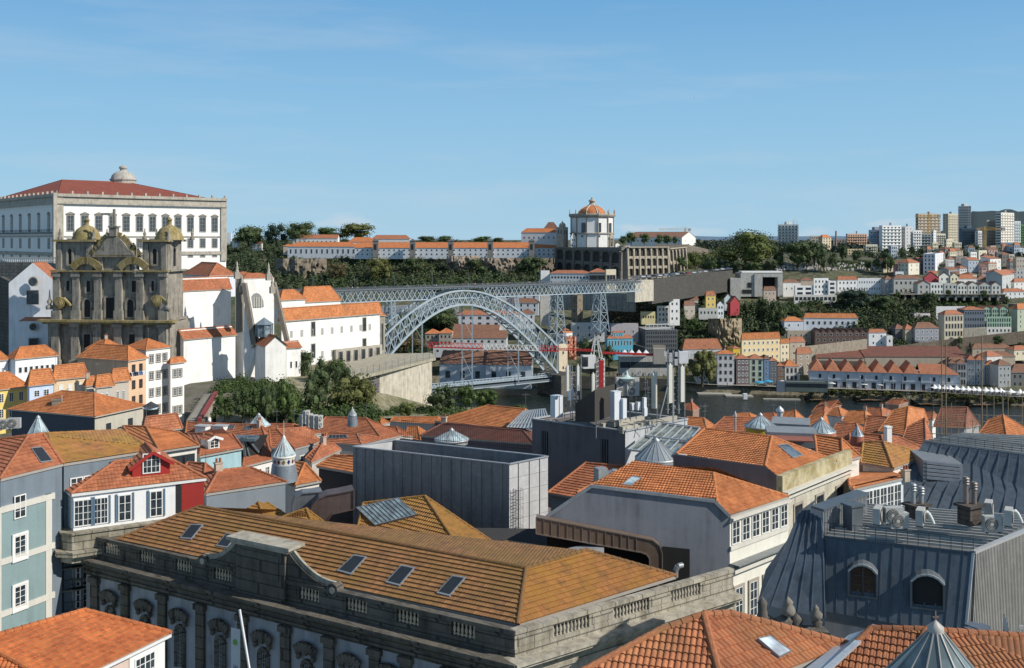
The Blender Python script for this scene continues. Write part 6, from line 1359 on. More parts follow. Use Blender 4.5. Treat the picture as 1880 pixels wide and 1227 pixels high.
# laundry
for i in range(7):
    c,cn=[((.03,.03,.05),'black'),((.75,.75,.75),'white'),((.05,.08,.2),'navy'),((.1,.1,.12),'dark grey'),((.5,.55,.6),'pale blue'),((.15,.3,.6),'blue'),((.8,.8,.82),'bright white')][i]
    o=P(238+i*4.,684-i*.6,209.2); mb=MB(); mb.pbox(o-UP*.9,V((.38,.2,0)),V((.03,-.04,0)),UP*.85); mb.pbox(o-UP*.3-V((.12,.06,0)),V((.6,.3,0)),V((.02,-.03,0)),UP*.25); tag(mb.build('laundry_shirt',flat(c,.95),loc=o),'%s garment hanging on the line under the eaves of the tan house'%cn,'laundry','washing on the line of the tan house')
t,C,a,b,A,B,ze,z0=nh('house with a dark slate side wall, cream front and wide orange roof',22,174,262,765,815,165,th=22,col=(.5,.47,.4),rm='O',rise=2.7,wn=(1,0,2),sty='d',group=None,over=.5,ws=1.1,hs=1.5)
mb=MB(); mb.pbox(C-b*.03-UP*6.5,a*A,-b*.06,UP*6.4); mb.build('slate_cladding',zinc((.05,.065,.09),.5,.1),t)
t=thing('chimney','square dark rendered chimney with an aerial on the slate-sided roof','chimney',P(104,762,172)); o=P(104,763,171); mb=MB(); mb.box(o,1.5,1.2,2.6,.4); mb.box(o+UP*2.6,1.7,1.4,.15,.4); mb.build('stack',wall((.2,.18,.15),.6),t); mb=MB(); mb.tube(o+V((.9,0,1)),o+V((.9,0,3.4)),.05,5); mb.lathe(o+V((1,-.3,1.6)),[(0,0),(.3,.05),(.45,.2)],10); mb.build('aerial',flat((.6,.6,.6)),t)
t=thing('roof_light_turret','round black roof turret with a small glass cap','turret',P(277,774,168)); o=P(277,776,168); k=168/F; mb=MB(); mb.lathe(o,[(16*k,0),(13.5*k,8*k),(13.2*k,24*k),(14*k,25*k)],20); mb.build('drum',flat((.02,.022,.025),.5),t); mb=MB(); mb.lathe(o+UP*25*k,[(12*k,0),(12*k,5*k)],12,0); mb.build('glazing',glass((.3,.35,.38)),t); mb=MB(); mb.lathe(o+UP*30*k,[(15*k,0),(8*k,4*k),(0,9*k)],12); mb.build('cap',flat((.05,.05,.055),.5),t)
nh('red-orange lean-to roof under the black round turret',262,265,330,795,815,158,th=50,col=(.8,.8,.78),rm='R',rise=2.4,group=None,hl=8)
# ================================================================ near roofs given by their pixel outline
RAF='roofs of the old town below the camera'
def pr(label,eL,eC,eR,rA,rB,rC=None,rm2=None,d=100,slope=.42,col=WHITE,rm='R',zb=None,wl=8.,wn=(0,0,0),sty='',course=.42,step=.07,seg=.6,cor=0,amp=.04,name='house',cat='house',wmat=None,group=RAF,over=0,ws=None,hs=None,zt=.3,wh=2.4,rr=.14,mx=.5,e2=None,back=True,dv=None):
    Cc_=None
    if e2 is None:
        C=P(*eC,d); ze=C.z; L=Q(*eL,ze); R_=Q(*eR,ze); B_=onplane(*rB,L,C,slope); A_=onplane(*rA,L,C,slope)
        e=V((R_.x-C.x,R_.y-C.y,0)).normalized(); n=V((-e.y,e.x,0)); n=n if n.y>0 else -n
        s2=(B_.z-ze)/max(.3,(B_-C).dot(n)); Cc_=onplane(*rC,C,R_,s2) if rC else None
        E2=C; pls=[[L,C,B_,A_],[C,R_]+([Cc_] if Cc_ else [])+[B_]]
    else:
        E2=P(*e2,d); ze=E2.z; R_=Q(*eR,ze); B_=onplane(*rB,E2,R_,slope); C=onplane(*eC,E2,R_,slope); A_=Q(*rA,B_.z); L=Q(*eL,C.z); pls=[[L,C,B_,A_],[E2,R_,B_,C]]
    E4=V((L.x,L.y,ze))+(R_-E2); t=thing(name,label,cat,V((C.x,C.y,ze-wl)),group); r=MB()
    if e2 is None: pls+=[[R_,E4,A_]+([B_] if not Cc_ else [Cc_]),[E4,L,A_]]+([[Cc_,A_,B_]] if Cc_ else [])
    else: pls+=[[R_,E4,A_,B_]]
    for i,p in enumerate(pls):
        roofplane(r,p,2 if rm2 and i==1 else 0,course if i<2 else 0,step,cor if i<2 else 0,amp)
    for p,q in ((A_,B_),(B_,C))+(((B_,Cc_),(Cc_,R_)) if Cc_ else ((B_,R_),))+((A_,L),): ridge(r,p+UP*.04,q+UP*.04,rr,0,seg)
    for p,q in ((L,C),(E2,R_)): r.bar(p-UP*.1,q-UP*.1,.14,1,.2)
    ro=r.build('roof',[RF.get(rm,rm) if isinstance(rm,str) else rm,flat((.35,.33,.3),.7)]+([rm2] if rm2 else []),t)
    w=MB(); ctr=(L+R_)/2; k=.93 if over==0 else over; I=[ctr+(p-ctr)*k for p in (L,C,R_,E4)]; I=[V((p.x,p.y,ze-.15)) for p in I]
    for i in range(4 if e2 is None else 0): p,q=I[i],I[(i+1)%4]; w.poly([p-UP*wl,q-UP*wl,q,p])
    if e2 is None: w.build('wall',wmat or wall(col,.4),t)
    rows,nl,nr=wn
    if rows: 
        lo=ze-zt-wh*rows; wingrid(t,I[0],I[1],lo,ze-zt,rows,nl,sty,ws,hs,mx); wingrid(t,I[1],I[2],lo,ze-zt,rows,nr,sty,ws,hs,mx)
    t['_ze']=ze; return t,dict(L=L,C=E2,Cp=C,R=R_,A=A_,B=B_,Cc=Cc_,I=I,ze=ze,roof=ro,E4=E4)
def rayplane(px,py,p,n):
    r=V(((px-CX)/F,1,-(py-HY)/F)); o=V((0,0,H)); s=(p-o).dot(n)/r.dot(n); return o+r*s
def roofwin(parent,quad,plane,h=.12,m=None,name='skylight',bars=0,fr=.1):
    """quad: 4 pixel points on the roof plane (3 pts)"""
    n,u,w_=plane_axes(plane); q=[rayplane(x,y,plane[0],n) for x,y in quad]; mb=MB(); q0=[p+n*.03 for p in q]; q1=[p+n*h for p in q]
    for i in range(4): j=(i+1)%4; mb.poly([q0[i],q0[j],q1[j],q1[i]],1)
    c=sum(q1,V((0,0,0)))/4; qi=[c+(p-c)*(1-fr) for p in q1]
    for i in range(4): j=(i+1)%4; mb.poly([q1[i],q1[j],qi[j],qi[i]],1)
    mb.poly([p-n*.02 for p in qi],0)
    for k in range(1,bars+1): mb.bar(qi[0].lerp(qi[1],k/(bars+1)),qi[3].lerp(qi[2],k/(bars+1)),.05,1)
    return mb.build(name,[m or flat((.03,.035,.042),.25,0,.2),flat((.28,.3,.32),.5,.3)],parent)
def pbx(mb,px,py,d,w,dp,h,rot=0,m=0): mb.box(P(px,py,d),w,dp,h,R(rot),m)
def glasscone(label,px,yb,yt,wpx,d,drum=0,drm=None,band=None,ribs=16,name='glass_lantern',gm=None,rm_=None):
    o=P(px,yb,d); k=d/F; t=thing(name,label,'roof lantern',o); rr=wpx/2*k; z=drum*k
    if drum: mb=MB(); mb.lathe(o-UP*.6,[(rr*1.22,0),(rr*1.02,z+.6)],24); mb.build('drum',drm or zinc((.25,.29,.33)),t)
    if band: mb=MB(); mb.lathe(o+UP*z,[(rr*.96,0),(rr*.96,band[0]*k)],24); mb.build('band',band[1],t); z+=band[0]*k
    h=(yb-yt)*k-z; mb=MB(); mb.lathe(o+UP*z,[(rr,0),(rr,.1),(rr*.12,h*.95),(0,h)],ribs,0,sm=False); mb.build('glazing',gm or glass((.2,.25,.27),.15),t)
    mb=MB()
    for i in range(ribs): a=6.2832*i/ribs; v=V((math.cos(a),math.sin(a),0)); mb.bar(o+UP*(z+.12)+v*rr*1.01,o+UP*(z+h*.96)+v*rr*.12,max(.04,.6*k))
    mb.lathe(o+UP*(z-.05),[(rr*1.04,0),(rr*1.04,.14),(rr*.98,.16)],24); mb.lathe(o+UP*(z+h*.93),[(rr*.16,0),(rr*.16,.15),(0,.4)],8); mb.build('ribs',rm_ or flat((.42,.44,.45),.5,.4),t); return t,o,z,h,rr
SLT=wall((.17,.21,.25),.4); 
# -- slate-blue houses on the far left
t,g=pr('tall slate-blue house with a teal lower front at the left edge',(-60,865),(0,880),(115,852),(-40,812),(52,801),(79,797),d=80,rm='R',wmat=SLT,wl=26,group=None,slope=.45,over=.985)
C_,R__=g['I'][1],g['I'][2]; e_=(R__-C_).normalized(); n_=V((e_.y,-e_.x,0)); n_=n_ if n_.y<0 else -n_
mb=MB(); mb.pbox(C_-UP*17.5-e_*3,e_*7.6,n_*.08,UP*15.2); mb.build('teal_panels',wall((.22,.31,.32),.35),t); mb=MB()
for z in(2.,6.2,10.4,14.6): mb.pbox(C_-UP*(z+.6)-e_*3,e_*8.1,n_*.16,UP*.5)
for s in(-.6,4.2): mb.pbox(C_-UP*17.5+e_*s,e_*.6,n_*.14,UP*15.4)
mb.build('stone_bands',wall((.6,.58,.52),.3),t)
for z,st in((2.,''),(5.3,'W'),(9.4,'W'),(13.6,'WB'),(16.8,'W')): window(t,C_+e_*1.7-UP*(z+1.4)+n_*.12,n_*1,1.15,1.9 if z!=13.6 else 2.4,'S'+st if st else 'W6')
roofwin(t,[(56,824),(76,822),(96,848),(74,851)],[g['C'],g['R'],g['B']])
t,g=pr('slate-blue house with a long yellow-mossed roof and three white windows',(100,846),(116,852),(279,827),(90,800),(84,797),(222,791),d=86.2,rm='M',wmat=SLT,wl=17,slope=.42,group=None,over=.985,wn=(1,0,6),sty='W6',zt=.8,ws=1.1,hs=1.5,wh=2.6)
# parapet drainpipe etc
t,g=pr('house with an orange double-pitched roof behind the red dormer house',(236,800),(293,829),(366,818),(226,783),(268,784),(330,795),d=112,rm='O',col=(.75,.72,.66),wn=(1,2,3),sty='d',ws=1.6,hs=1.2)
t,g=pr('light blue house with a small white dormer and air conditioner',(358,822),(366,838),(446,823),(345,797),(374,797),(428,798),d=116,rm='R',col=(.36,.55,.6),wn=(1,0,4),sty='W6',zt=1.8,ws=1.,hs=1.3,wl=12)
def dormer(parent,quad_front,apex,plane,depth_dir,mat,rmat,win=None,label=None):
    n,u,w_=plane_axes(plane); bl,br=[rayplane(x,y,plane[0],n) for x,y in quad_front[:2]]; f=(br-bl); f.z=0; fn=V((f.y,-f.x,0)).normalized(); fn=fn if fn.y<0 else -fn
    tl=V((bl.x,bl.y,rayplane(*quad_front[3],bl,fn).z)); tr=V((br.x,br.y,rayplane(*quad_front[2],br,fn).z)); ap=rayplane(*apex,bl,fn); L=depth_dir
    mb=MB(); mb.faces([bl-UP*.5,br-UP*.5,tr,ap,tl]+[p-fn*L for p in (bl-UP*.5,br-UP*.5,tr,ap,tl)],[(0,1,2,3,4),(1,6,7,2),(0,4,9,5)]); o=mb.build('dormer',[mat],parent)
    r=MB(); ov=fn*.35; lf=(tl-tr).normalized()*.3; dn=-UP*.15
    roofplane(r,[tl+ov+lf+dn,ap+ov,ap-fn*L,tl-fn*L+lf+dn],0,.4,.05); roofplane(r,[tr+ov-lf+dn,ap+ov,ap-fn*L,tr-fn*L-lf+dn],0,.4,.05)
    for p in (tl+lf+dn,tr-lf+dn): r.bar(p+ov-UP*.1,ap+ov-UP*.1,.08,1,.28)
    ridge(r,ap+ov,ap-fn*L,.14,0,.5); r.build('dormer_roof',[rmat,mat],o)
    if win: c=(bl+br)/2; h=win[1]; c.z=bl.z*.5+br.z*.5+win[2]; window(parent,c+fn*.02,fn,win[0],h,win[3])
dormer(t,[(383,826),(403,823),(402,803),(384,806)],(392,800),[g['C'],g['R'],g['B']],2.,flat((.75,.75,.75)),TR,(1.2,1.2,.1,'W6'))
t,g=pr('wide red-tiled house with two roof windows and two small white dormers',(338,814),(497,834),(522,822),(343,776),(480,781),None,d=142,rm='R',col=(.5,.45,.4))
for q in ([(420,779),(434,779),(428,789),(413,789)],[(453,779),(467,780),(462,790),(446,790)]): roofwin(t,q,[g['L'],g['C'],g['B']],bars=3)
for x in (366,398): mb=MB(); o=onplane(x+6,793,g['L'],g['C'],.42); mb.box(o-UP*.3,1.8,1.4,1.2,R(-15)); mb.box(o+UP*.9,2.1,1.8,.12,R(-15),1); mb.build('dormer',[wall((.75,.75,.74)),flat((.4,.4,.4))],t)
t,g=pr('red roofed house with a grey triangular glazed dormer',(434,838),(446,857),(506,842),(425,812),(452,808),(486,820),d=124,rm='R',col=(.75,.73,.7),wn=(1,0,3),sty='W6')
mb=MB(); pl=[g['C'],g['R'],g['B']]; n,u,w_=plane_axes(pl); 
a0,a1,a2,a3=[rayplane(x,y,pl[0],n) for x,y in((437,838),(450,841),(456,838),(477,834))]; ap=rayplane(446,803,a1,V((0,-1,0))); mb.faces([a0,a1,ap,a2,a3,ap+V((2.5,3,-.2))],[(0,1,2),(3,4,5),(2,3,5)],1); mb.bar(a1,ap,.5,0,.25); mb.bar(a2,ap,.5,0,.25); mb.bar(a0,ap,.3); mb.bar(a3,ap+V((.4,0,0)),.3); mb.pbox(ap-V((1.6,.3,.5)),V((3.2,0,0)),V((0,2.5,0)),V((0,0,.35)))
mb.build('dormer',[zinc((.14,.18,.21)),SHD],t)
t,g=pr('house with grey slate wall, two small white windows and a broad red roof',(497,822),(541,824),(591,811),(494,789),(508,788),(562,791),d=128,rm='R',wmat=wall((.22,.25,.28),.3),wn=(1,0,2),sty='W6',ws=1.3,hs=1.2,zt=.7,wh=2,over=.98)
pr('low red roof with a projecting gutter right of the grey slate house',(560,842),(571,850),(626,826),(590,812),(593,813),(612,815),d=124,rm='R',col=(.5,.47,.44))
pr('small orange-red hipped roof with white wall beside the conical lantern',(498,873),(542,892),(589,883),(528,849),(560,851),None,d=102,rm='O',col=(.75,.72,.68),wn=(1,0,3),sty='sW',zt=.6)
pr('ribbed red roof touching the grey metal box, over a dark yard wall',(582,856),(656,869),(676,858),(612,837),(660,838),None,d=106,rm='O',col=(.03,.035,.045),wl=10)
t,g=pr('long red-brown roofed house with a slate wall in front of the conical lantern',(366,893),(378,907),(525,885),(372,872),(401,865),(459,859),d=92,rm='R',wmat=wall((.2,.24,.28),.3),wn=(1,0,6),sty='W6',zt=1.9,over=.985,wl=9,slope=.4)
pr('little red roof between the light blue house and the slate-walled one',(332,866),(374,880),(404,872),(345,850),(377,852),None,d=101,rm='R',col=(.6,.6,.58))
MR=[('large red hipped roof behind the two glass lanterns, centre left',(578,794),(702,808),(740,799),(598,766),(672,768),None,172,'R'),('lower red roof with a wide dark roof window in front of the large hipped one',(596,813),(664,817),(708,806),(600,795),(655,797),None,150,'R'),
('small red roof left of the grey box fence',(694,798),(735,803),(758,800),(697,783),(728,784),None,178,'R'),('small bright orange roof just behind the black fence',(745,804),(772,809),(790,798),(748,784),(767,784),None,182,'O'),('small hipped roof with white gable behind the large hipped roof',(672,774),(700,779),(716,776),(676,764),(694,764),None,215,'O'),
('long narrow orange roof behind the black fence',(716,774),(800,779),(830,772),(722,766),(805,766),None,205,'O'),('orange roof peeping over the garden edge, left of the lattice glazing',(585,768),(612,770),(622,768),(592,762),(604,762),None,215,'O'),('brownish roof strip left of the large hipped roof',(505,796),(560,800),(590,795),(510,782),(556,783),None,160,'R'),
('red roof strip behind the air conditioner group',(475,790),(520,793),(560,786),(480,779),(540,779),None,170,'R')]
for lb,a1,a2,a3,a4,a5,a6,d,rm in MR:
    t,g=pr(lb,a1,a2,a3,a4,a5,a6,d=d,rm=rm,col=(.5,.46,.42),wl=9,over=.99)
    if 'dark roof window' in lb: roofwin(t,[(604,800),(636,799),(640,805),(600,806)],[g['L'],g['C'],g['B']],bars=4)
MAUV=wall((.17,.14,.15),.5)
t,g=pr('long building with a mauve rendered side wall and bright orange ribbed roof',(798,773),(934,793),(1010,778),(895,745),(965,752),None,d=150,rm='O',wmat=MAUV,wl=16,over=.99,slope=.35)
t2=thing('glass_canopy','sloping steel lattice glazing beside the bright orange ribbed roof','glass roof',P(960,790,140)); mb=MB(); q=[P(925,792,142),P(1012,784,138),P(1000,752,150),P(962,756,152)]; mb.poly(q); mb.build('glazing',glass((.1,.13,.15),.2),t2); mb=MB()
for i in range(13): mb.bar(q[0].lerp(q[1],i/12)+UP*.1,q[3].lerp(q[2],i/12)+UP*.1,.16)
for i in range(5): mb.bar(q[0].lerp(q[3],i/4)+UP*.12,q[1].lerp(q[2],i/4)+UP*.12,.12)
mb.build('bars',flat((.45,.48,.5),.5,.3),t2)
t,g=pr('mauve walled block right behind the grey box, dark flat side',(772,800),(980,815),(990,800),(815,777),(960,792),None,d=125,rm='D',wmat=MAUV,wl=12,over=.99,slope=.15)
glasscone('shallow glass lantern with metal ribs in front of the mauve wall',829,815,790,62,118,ribs=14,band=(8,zinc((.4,.42,.44))))
glasscone('small pointed zinc lantern with glazed top on the large hipped roof',647,776,750,16,165,drum=14,name='roof_lantern')
glasscone('low faceted glass lantern at the garden edge',475,781,761,42,170,ribs=8)
glasscone('peaked glass lantern beside the air conditioners at the left',70,822,765,52,120,ribs=8,drum=12,name='glass_lantern')
t,o,z,h,rr=glasscone('ornate conical glass lantern with coloured diamond panes and a white spire',521,872,803,42,102,drum=20,band=(15,flat((.62,.6,.55),.5)),ribs=16,rm_=flat((.7,.68,.64),.5))
mb=MB(); mb.tube(o+UP*(z+h*.9),o+UP*(z+h+1.7),.05,6,0,.02); mb.build('spire',flat((.7,.68,.65)),t); 
for i in range(14):
    a=6.2832*i/14; v=V((math.cos(a),math.sin(a),0)); s_=V((-v.y,v.x,0)); c=o+UP*(z-.45)+v*rr*.985; mb=MB(); mb.faces([c-s_*.16,c+UP*.26,c+s_*.16,c-UP*.26],[(0,1,2,3)]); mb.build('diamond_pane',glass([(.02,.03,.12),(.12,.02,.02),(.14,.1,.02)][i%3]),t)
# ---- red dormer house
t,g=pr('corner house with white timber front and a red gabled dormer',(112,893),(131,907),(378,878),(150,868),(212,848),(306,840),d=85,rm='R',wmat=wall((.8,.8,.8),.25),wl=3.1,slope=.42,group=None,over=.97,rr=.15)
I=g['I']; e_=(I[2]-I[1]).normalized(); n_=V((e_.y,-e_.x,0)); n_=n_ if n_.y<0 else -n_; Lr=(I[2]-I[1]).length
mb=MB(); mb.bar(g['C']-UP*.12+n_*.08,g['R']-UP*.12+n_*.08,.16,0,.2); mb.bar(g['L']-UP*.12,g['C']-UP*.12,.16,0,.2); mb.build('gutter',flat((.72,.72,.7)),t)
mb=MB(); mb.pbox(I[1]+e_*Lr*.82-UP*2.9,e_*Lr*.18,n_*.1,UP*2.9); mb.build('red_panel',flat((.3,.02,.015),.6),t)
mb=MB(); mb.pbox(I[1]+e_*Lr*.775-UP*2.7,e_*Lr*.04,n_*.05,UP*2.6); mb.build('doorway',SHD,t)
for s,w_,st in ((.07,1.5,'x'),(.2,1.2,'x'),(.38,1.15,'6'),(.62,1.15,'6')):
    p=I[1]+e_*Lr*s-UP*2.75; window(t,p+n_*.02,n_,w_,2.3,st); 
    for sg in(-1,1): mb=MB(); mb.pbox(p+e_*sg*(w_/2+.12)-e_*.07+n_*.03,e_*.14,n_*.08,UP*2.4); mb.build('frame_board',flat((.1,.17,.24)),t)
for k in (0,1,2): pass
RED=flat((.34,.02,.015),.6,0,.1)
dormer(t,[(243,877),(312,871),(313,846),(243,856)],(280,828),[g['C'],g['R'],g['B']],4.2,RED,TR,(1.5,1.75,.25,'6'))
PST=stone((.42,.38,.3),(.1,.09,.07),.15,.9)
mb=MB(); B1=P(118,942,84.3); 
for z,o_,h_ in((-3.2,.9,.15),(-4.5,.75,1.3),(-5.,1.3,.45),(-5.6,.8,.6)):
    c=g['C'].copy(); pts=[]; 
    p0=I[1]+UP*z+n_*o_; p1=I[2]+UP*z+n_*o_; pl=I[0]+UP*z+(I[1]-I[2]).normalized()*o_; q0=p0-e_*.2
    mb.extrude([pl,q0-e_*(.9*o_)+n_*-.9,q0-e_*.3-n_*.3,q0+n_*0,p1,p1-n_*3,pl-n_*.5+e_*2],UP*h_)
mb.build('stone_balcony',PST,t)
t2=house('dark narrow lower front of the corner house with tall white windows',90,118,168,990,1180,86.5,th=62,col=(.16,.15,.14),roof='flat',wn=(3,1,2),sty='SB',hid=6,ws=1.2,hs=2.4,name='lower_front',cat='house',mx=.3,zb=58)
house('narrow cream house between the teal front and the corner house',58,66,90,985,1180,90,th=50,col=(.6,.57,.48),roof='mb',rm='R',rise=1.5,hid=5,name='house',course=.4,wn=(0,0,0),zb=62)
for x0,y0,x1,y1 in ((70,985,62,1160),(203,848,200,1000)): mb=MB(); mb.tube(P(x0,y0,89),P(x0,y1,89),.07,6); tag(mb.build('drainpipe',flat((.1,.09,.08))),'brown drainpipe between the teal front and the cream strip' if x0==70 else 'grey drainpipe in the middle of the slate-blue wall','drainpipe')
# air conditioners
def acmesh(w,h,dp,fans):
    mb=MB(); mb.pbox((-w/2,-dp/2,.08),(w,0,0),(0,dp,0),(0,0,h)); 
    for x in(-w*.35,w*.35): mb.pbox((x-.05,-dp/2,0),(.1,0,0),(0,dp,0),(0,0,.08),1)
    for k in range(fans):
        c=V((-w*.12,-dp/2-.005,.08+h*(k+.5)/fans)); r=min(w*.36,h/fans*.42); mb.tube(c,c-V((0,.03,0)),r,20,1); mb.tube(c-V((0,.03,0)),c-V((0,.04,0)),r*.28,12,0)
        for q in range(3): rr=r*(.45+.22*q); pts=[c+V((math.cos(a*.5236)*rr,-.045,math.sin(a*.5236)*rr)) for a in range(13)]; mb.path(pts,.012,4,0)
    o=mb.build('a',[flat((.46,.46,.44),.6,0,.25),flat((.06,.06,.06),.6)]); m=o.data; bpy.data.objects.remove(o); return m
AC1=acmesh(.95,.8,.36,1); AC2=acmesh(.95,1.35,.38,2)
def ac(pos,rot,label,m=None,s=1.,group=None): o=bpy.data.objects.new('air_conditioner',m or AC1); COL.objects.link(o); o.location=pos; o.rotation_euler=(0,0,R(rot)); o.scale=(s,)*3; return tag(o,label,'air conditioner',group)
for i,(px,py) in enumerate(((556,781),(568,781),(577,783),(586,784),(562,775))): ac(P(px,py+4,158),70,['leftmost grey unit of the air conditioner group on the red roofs','second air conditioner from the left in the group on the red roofs','third air conditioner in the group on the red roofs','rightmost air conditioner in the group on the red roofs','rearmost air conditioner in the group on the red roofs'][i],AC2,1.5,'air conditioners on the central red roofs')
ac(P(10,790,120),10,'white air conditioner at the left edge above the slate-blue house',None,1.5); ac(P(26,788,118),10,'white air conditioner right beside the one at the left edge',None,1.5)
# ================================================================ grey metal box building
ZD_=zinc((.26,.255,.255),.6,.1,.85); Z_SUN=zinc((.52,.52,.53),.45,.1,.35)  # one sheet metal: sun-facing sides painted lighter, shaded sides darker
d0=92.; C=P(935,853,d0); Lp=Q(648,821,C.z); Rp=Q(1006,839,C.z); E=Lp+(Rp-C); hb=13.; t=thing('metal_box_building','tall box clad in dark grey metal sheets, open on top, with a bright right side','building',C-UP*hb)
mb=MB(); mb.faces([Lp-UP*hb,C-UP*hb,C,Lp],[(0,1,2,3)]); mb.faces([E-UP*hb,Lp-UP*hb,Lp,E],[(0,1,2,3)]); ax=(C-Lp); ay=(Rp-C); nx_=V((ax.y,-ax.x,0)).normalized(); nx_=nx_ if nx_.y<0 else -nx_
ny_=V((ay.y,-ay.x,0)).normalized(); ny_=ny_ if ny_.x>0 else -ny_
mb.build('dark_cladding',ZD_,t); mb=MB(); mb.faces([C-UP*hb,Rp-UP*hb,Rp,C],[(0,1,2,3)]); mb.faces([Lp-nx_*.12,C-nx_*.12-ay.normalized()*0,C-nx_*.12-UP*3,Lp-nx_*.12-UP*3],[(0,1,2,3)],1); mb.faces([E,Rp,Rp-UP*hb,E-UP*hb],[(3,2,1,0)],1); mb.faces([E-ay.normalized()*.2,Lp+ax.normalized()*.15+ay*.0,Lp+ax.normalized()*.15-UP*3,E+ax.normalized()*.15-UP*3],[(0,1,2,3)],0); mb.build('light_cladding',[Z_SUN,ZD_],t)
mb=MB(); mb.poly([p-UP*2.8 for p in (Lp,C,Rp,E)]); mb.build('roof_deck',flat((.07,.07,.075),.8),t)
mb=MB()
for i in range(16):
    p=Lp.lerp(C,(i+.3)/16)+nx_*.02; mb.pbox(p-UP*hb,ax.normalized()*.06,nx_*.06,UP*hb)
mb.build('seams',ZD_,t); mb=MB()
for s in(.22,.5,.77): p=C.lerp(Rp,s)+ny_*.02; mb.pbox(p-UP*hb,ay.normalized()*.06,ny_*.03,UP*hb,1)
for z in range(1,9): mb.pbox(C-UP*z*1.3+ny_*.01,ay,ny_*.02,UP*.03)
for p,q in((Lp,C),(C,Rp),(Rp,E),(E,Lp)): mb.bar(p+UP*.05,q+UP*.05,.22,0,.1)
mb.build('trim',[flat((.45,.46,.48),.4,.4),flat((.06,.06,.07))],t)
mb=MB(); p0,p1=Lp.lerp(C,.52)-nx_*1.4,Lp.lerp(C,.93)-nx_*1.4; mb.pbox(p0-UP*1.6,p1-p0,-nx_*1.1,UP*.9); mb.tube(p0-UP*1.15-nx_*.55,p0-UP*1.15-nx_*.55+(p1-p0)*-.06,.6,16); mb.build('ventilation_duct',zinc((.4,.45,.5),.35,.5,.2),t)
tl=thing('steel_ladder','caged steel ladder fixed to the bright side of the metal box','ladder',C-UP*hb); mb=MB(); e1=ay.normalized()
for s in(.3,.95): q=C+e1*s+ny_*.25; mb.bar(q-UP*10,q-UP*2.2,.05)
for i in range(26): mb.bar(C+e1*.3+ny_*.25-UP*(10-i*.3),C+e1*.95+ny_*.25-UP*(10-i*.3),.04)
mb.build('rungs',flat((.2,.2,.21),.5,.4),tl); mb=MB()
for k in range(8):
    z=UP*(2.3+k*.85); pts=[C+e1*(.62+.5*math.cos(a))+ny_*(.3+.75*max(0,math.sin(a)))-z for a in [math.pi*j/6 for j in range(7)]]; mb.path(pts,.02,4)
for a in (0,math.pi/3,2*math.pi/3,math.pi): q=C+e1*(.62+.5*math.cos(a))+ny_*(.3+.75*math.sin(a)); mb.bar(q-UP*2.3,q-UP*8.3,.03)
mb.build('safety_cage',flat((.2,.2,.21),.5,.4),tl)
# dark fence behind the box
tf=thing('roof_fence','tall black bar fence on the roof edge behind the metal box','fence',P(735,805,96)); mb=MB(); f0,f1,f2=P(737,803,112),P(868,816,107),P(975,826,103)
for p,q,n in((f0,f1,34),(f1,f2,28)):
    for i in range(n): a_=p.lerp(q,i/n); mb.bar(a_,a_+UP*1.9,.03)
    mb.bar(p+UP*1.9,q+UP*1.9,.05); mb.bar(p+UP*.1,q+UP*.1,.05)
mb.build('bars',flat((.05,.03,.03)),tf)
mb=MB(); mb.pbox(P(733,808,111),P(988,838,101)-P(733,808,111),V((0,1.,0)),UP*-5); tag(mb.build('parapet_wall',wall((.05,.05,.05),.5),loc=P(733,808,111)),'black weathered parapet wall inside the roofs behind the metal box','wall')
# ducts in the yard left of the box
for lb,pts,dp,c in (('wide brown curved ventilation duct in the dark yard left of the metal box',[(566,975),(568,948),(574,930),(586,916),(602,909),(622,906),(650,900),(650,935),(628,940),(610,944),(602,955),(600,975)],2.,(.13,.1,.095)),('grey boxy duct elbow left of the brown duct',[(536,968),(538,930),(543,914),(556,906),(592,903),(592,925),(566,930),(562,940),(562,968)],1.6,(.2,.22,.24))):
    mb=MB(); d_=91 if c[0]<.15 else 93; pp=[P(x,y,d_) for x,y in pts]; mb.extrude(pp,V((-.5,dp,0))); 
    for i in range(len(pp)): mb.bar(pp[i]-V((0,.05,0)),pp[(i+1)%len(pp)]-V((0,.05,0)),.1)
    tag(mb.build('ventilation_duct',zinc(c,.55,.2,.7),loc=pp[0]),lb,'duct')
r=random.Random(4)
for i in range(9):
    px=1040+i*24+r.uniform(-6,6); y1=r.uniform(768,778); o=P(px,y1,112+r.uniform(-1,3)); mb=MB(); h=r.uniform(2.2,5.5); mb.tube(o,o+UP*h,.035,5); mb.bar(o+UP*h*.8-V((.3,0,0)),o+UP*h*.8+V((.3,0,0)),.04); mb.box(o+UP*h*.5+V((.1,-.1,0)),.22,.18,.4)
    tag(mb.build('antenna_pole',flat((.35,.36,.37),.45,.5),loc=o),'thin bracketed pole with a small box in the tangle on the antenna roof','pole','small poles scattered over the antenna roof')
mb=MB()
for i in range(16): a_=P(1000+r.uniform(0,220),r.uniform(770,782),110+r.uniform(0,4)); b_=a_+V((r.uniform(-2.5,2.5),r.uniform(-.5,.5),r.uniform(.0,.3))); mb.path([a_,a_.lerp(b_,.5)+UP*.15,b_],.03,4)
tag(mb.build('cables',flat((.03,.03,.03)),loc=P(1100,776,111)),'black cables lying between the units on the antenna roof','cables',kind='stuff')
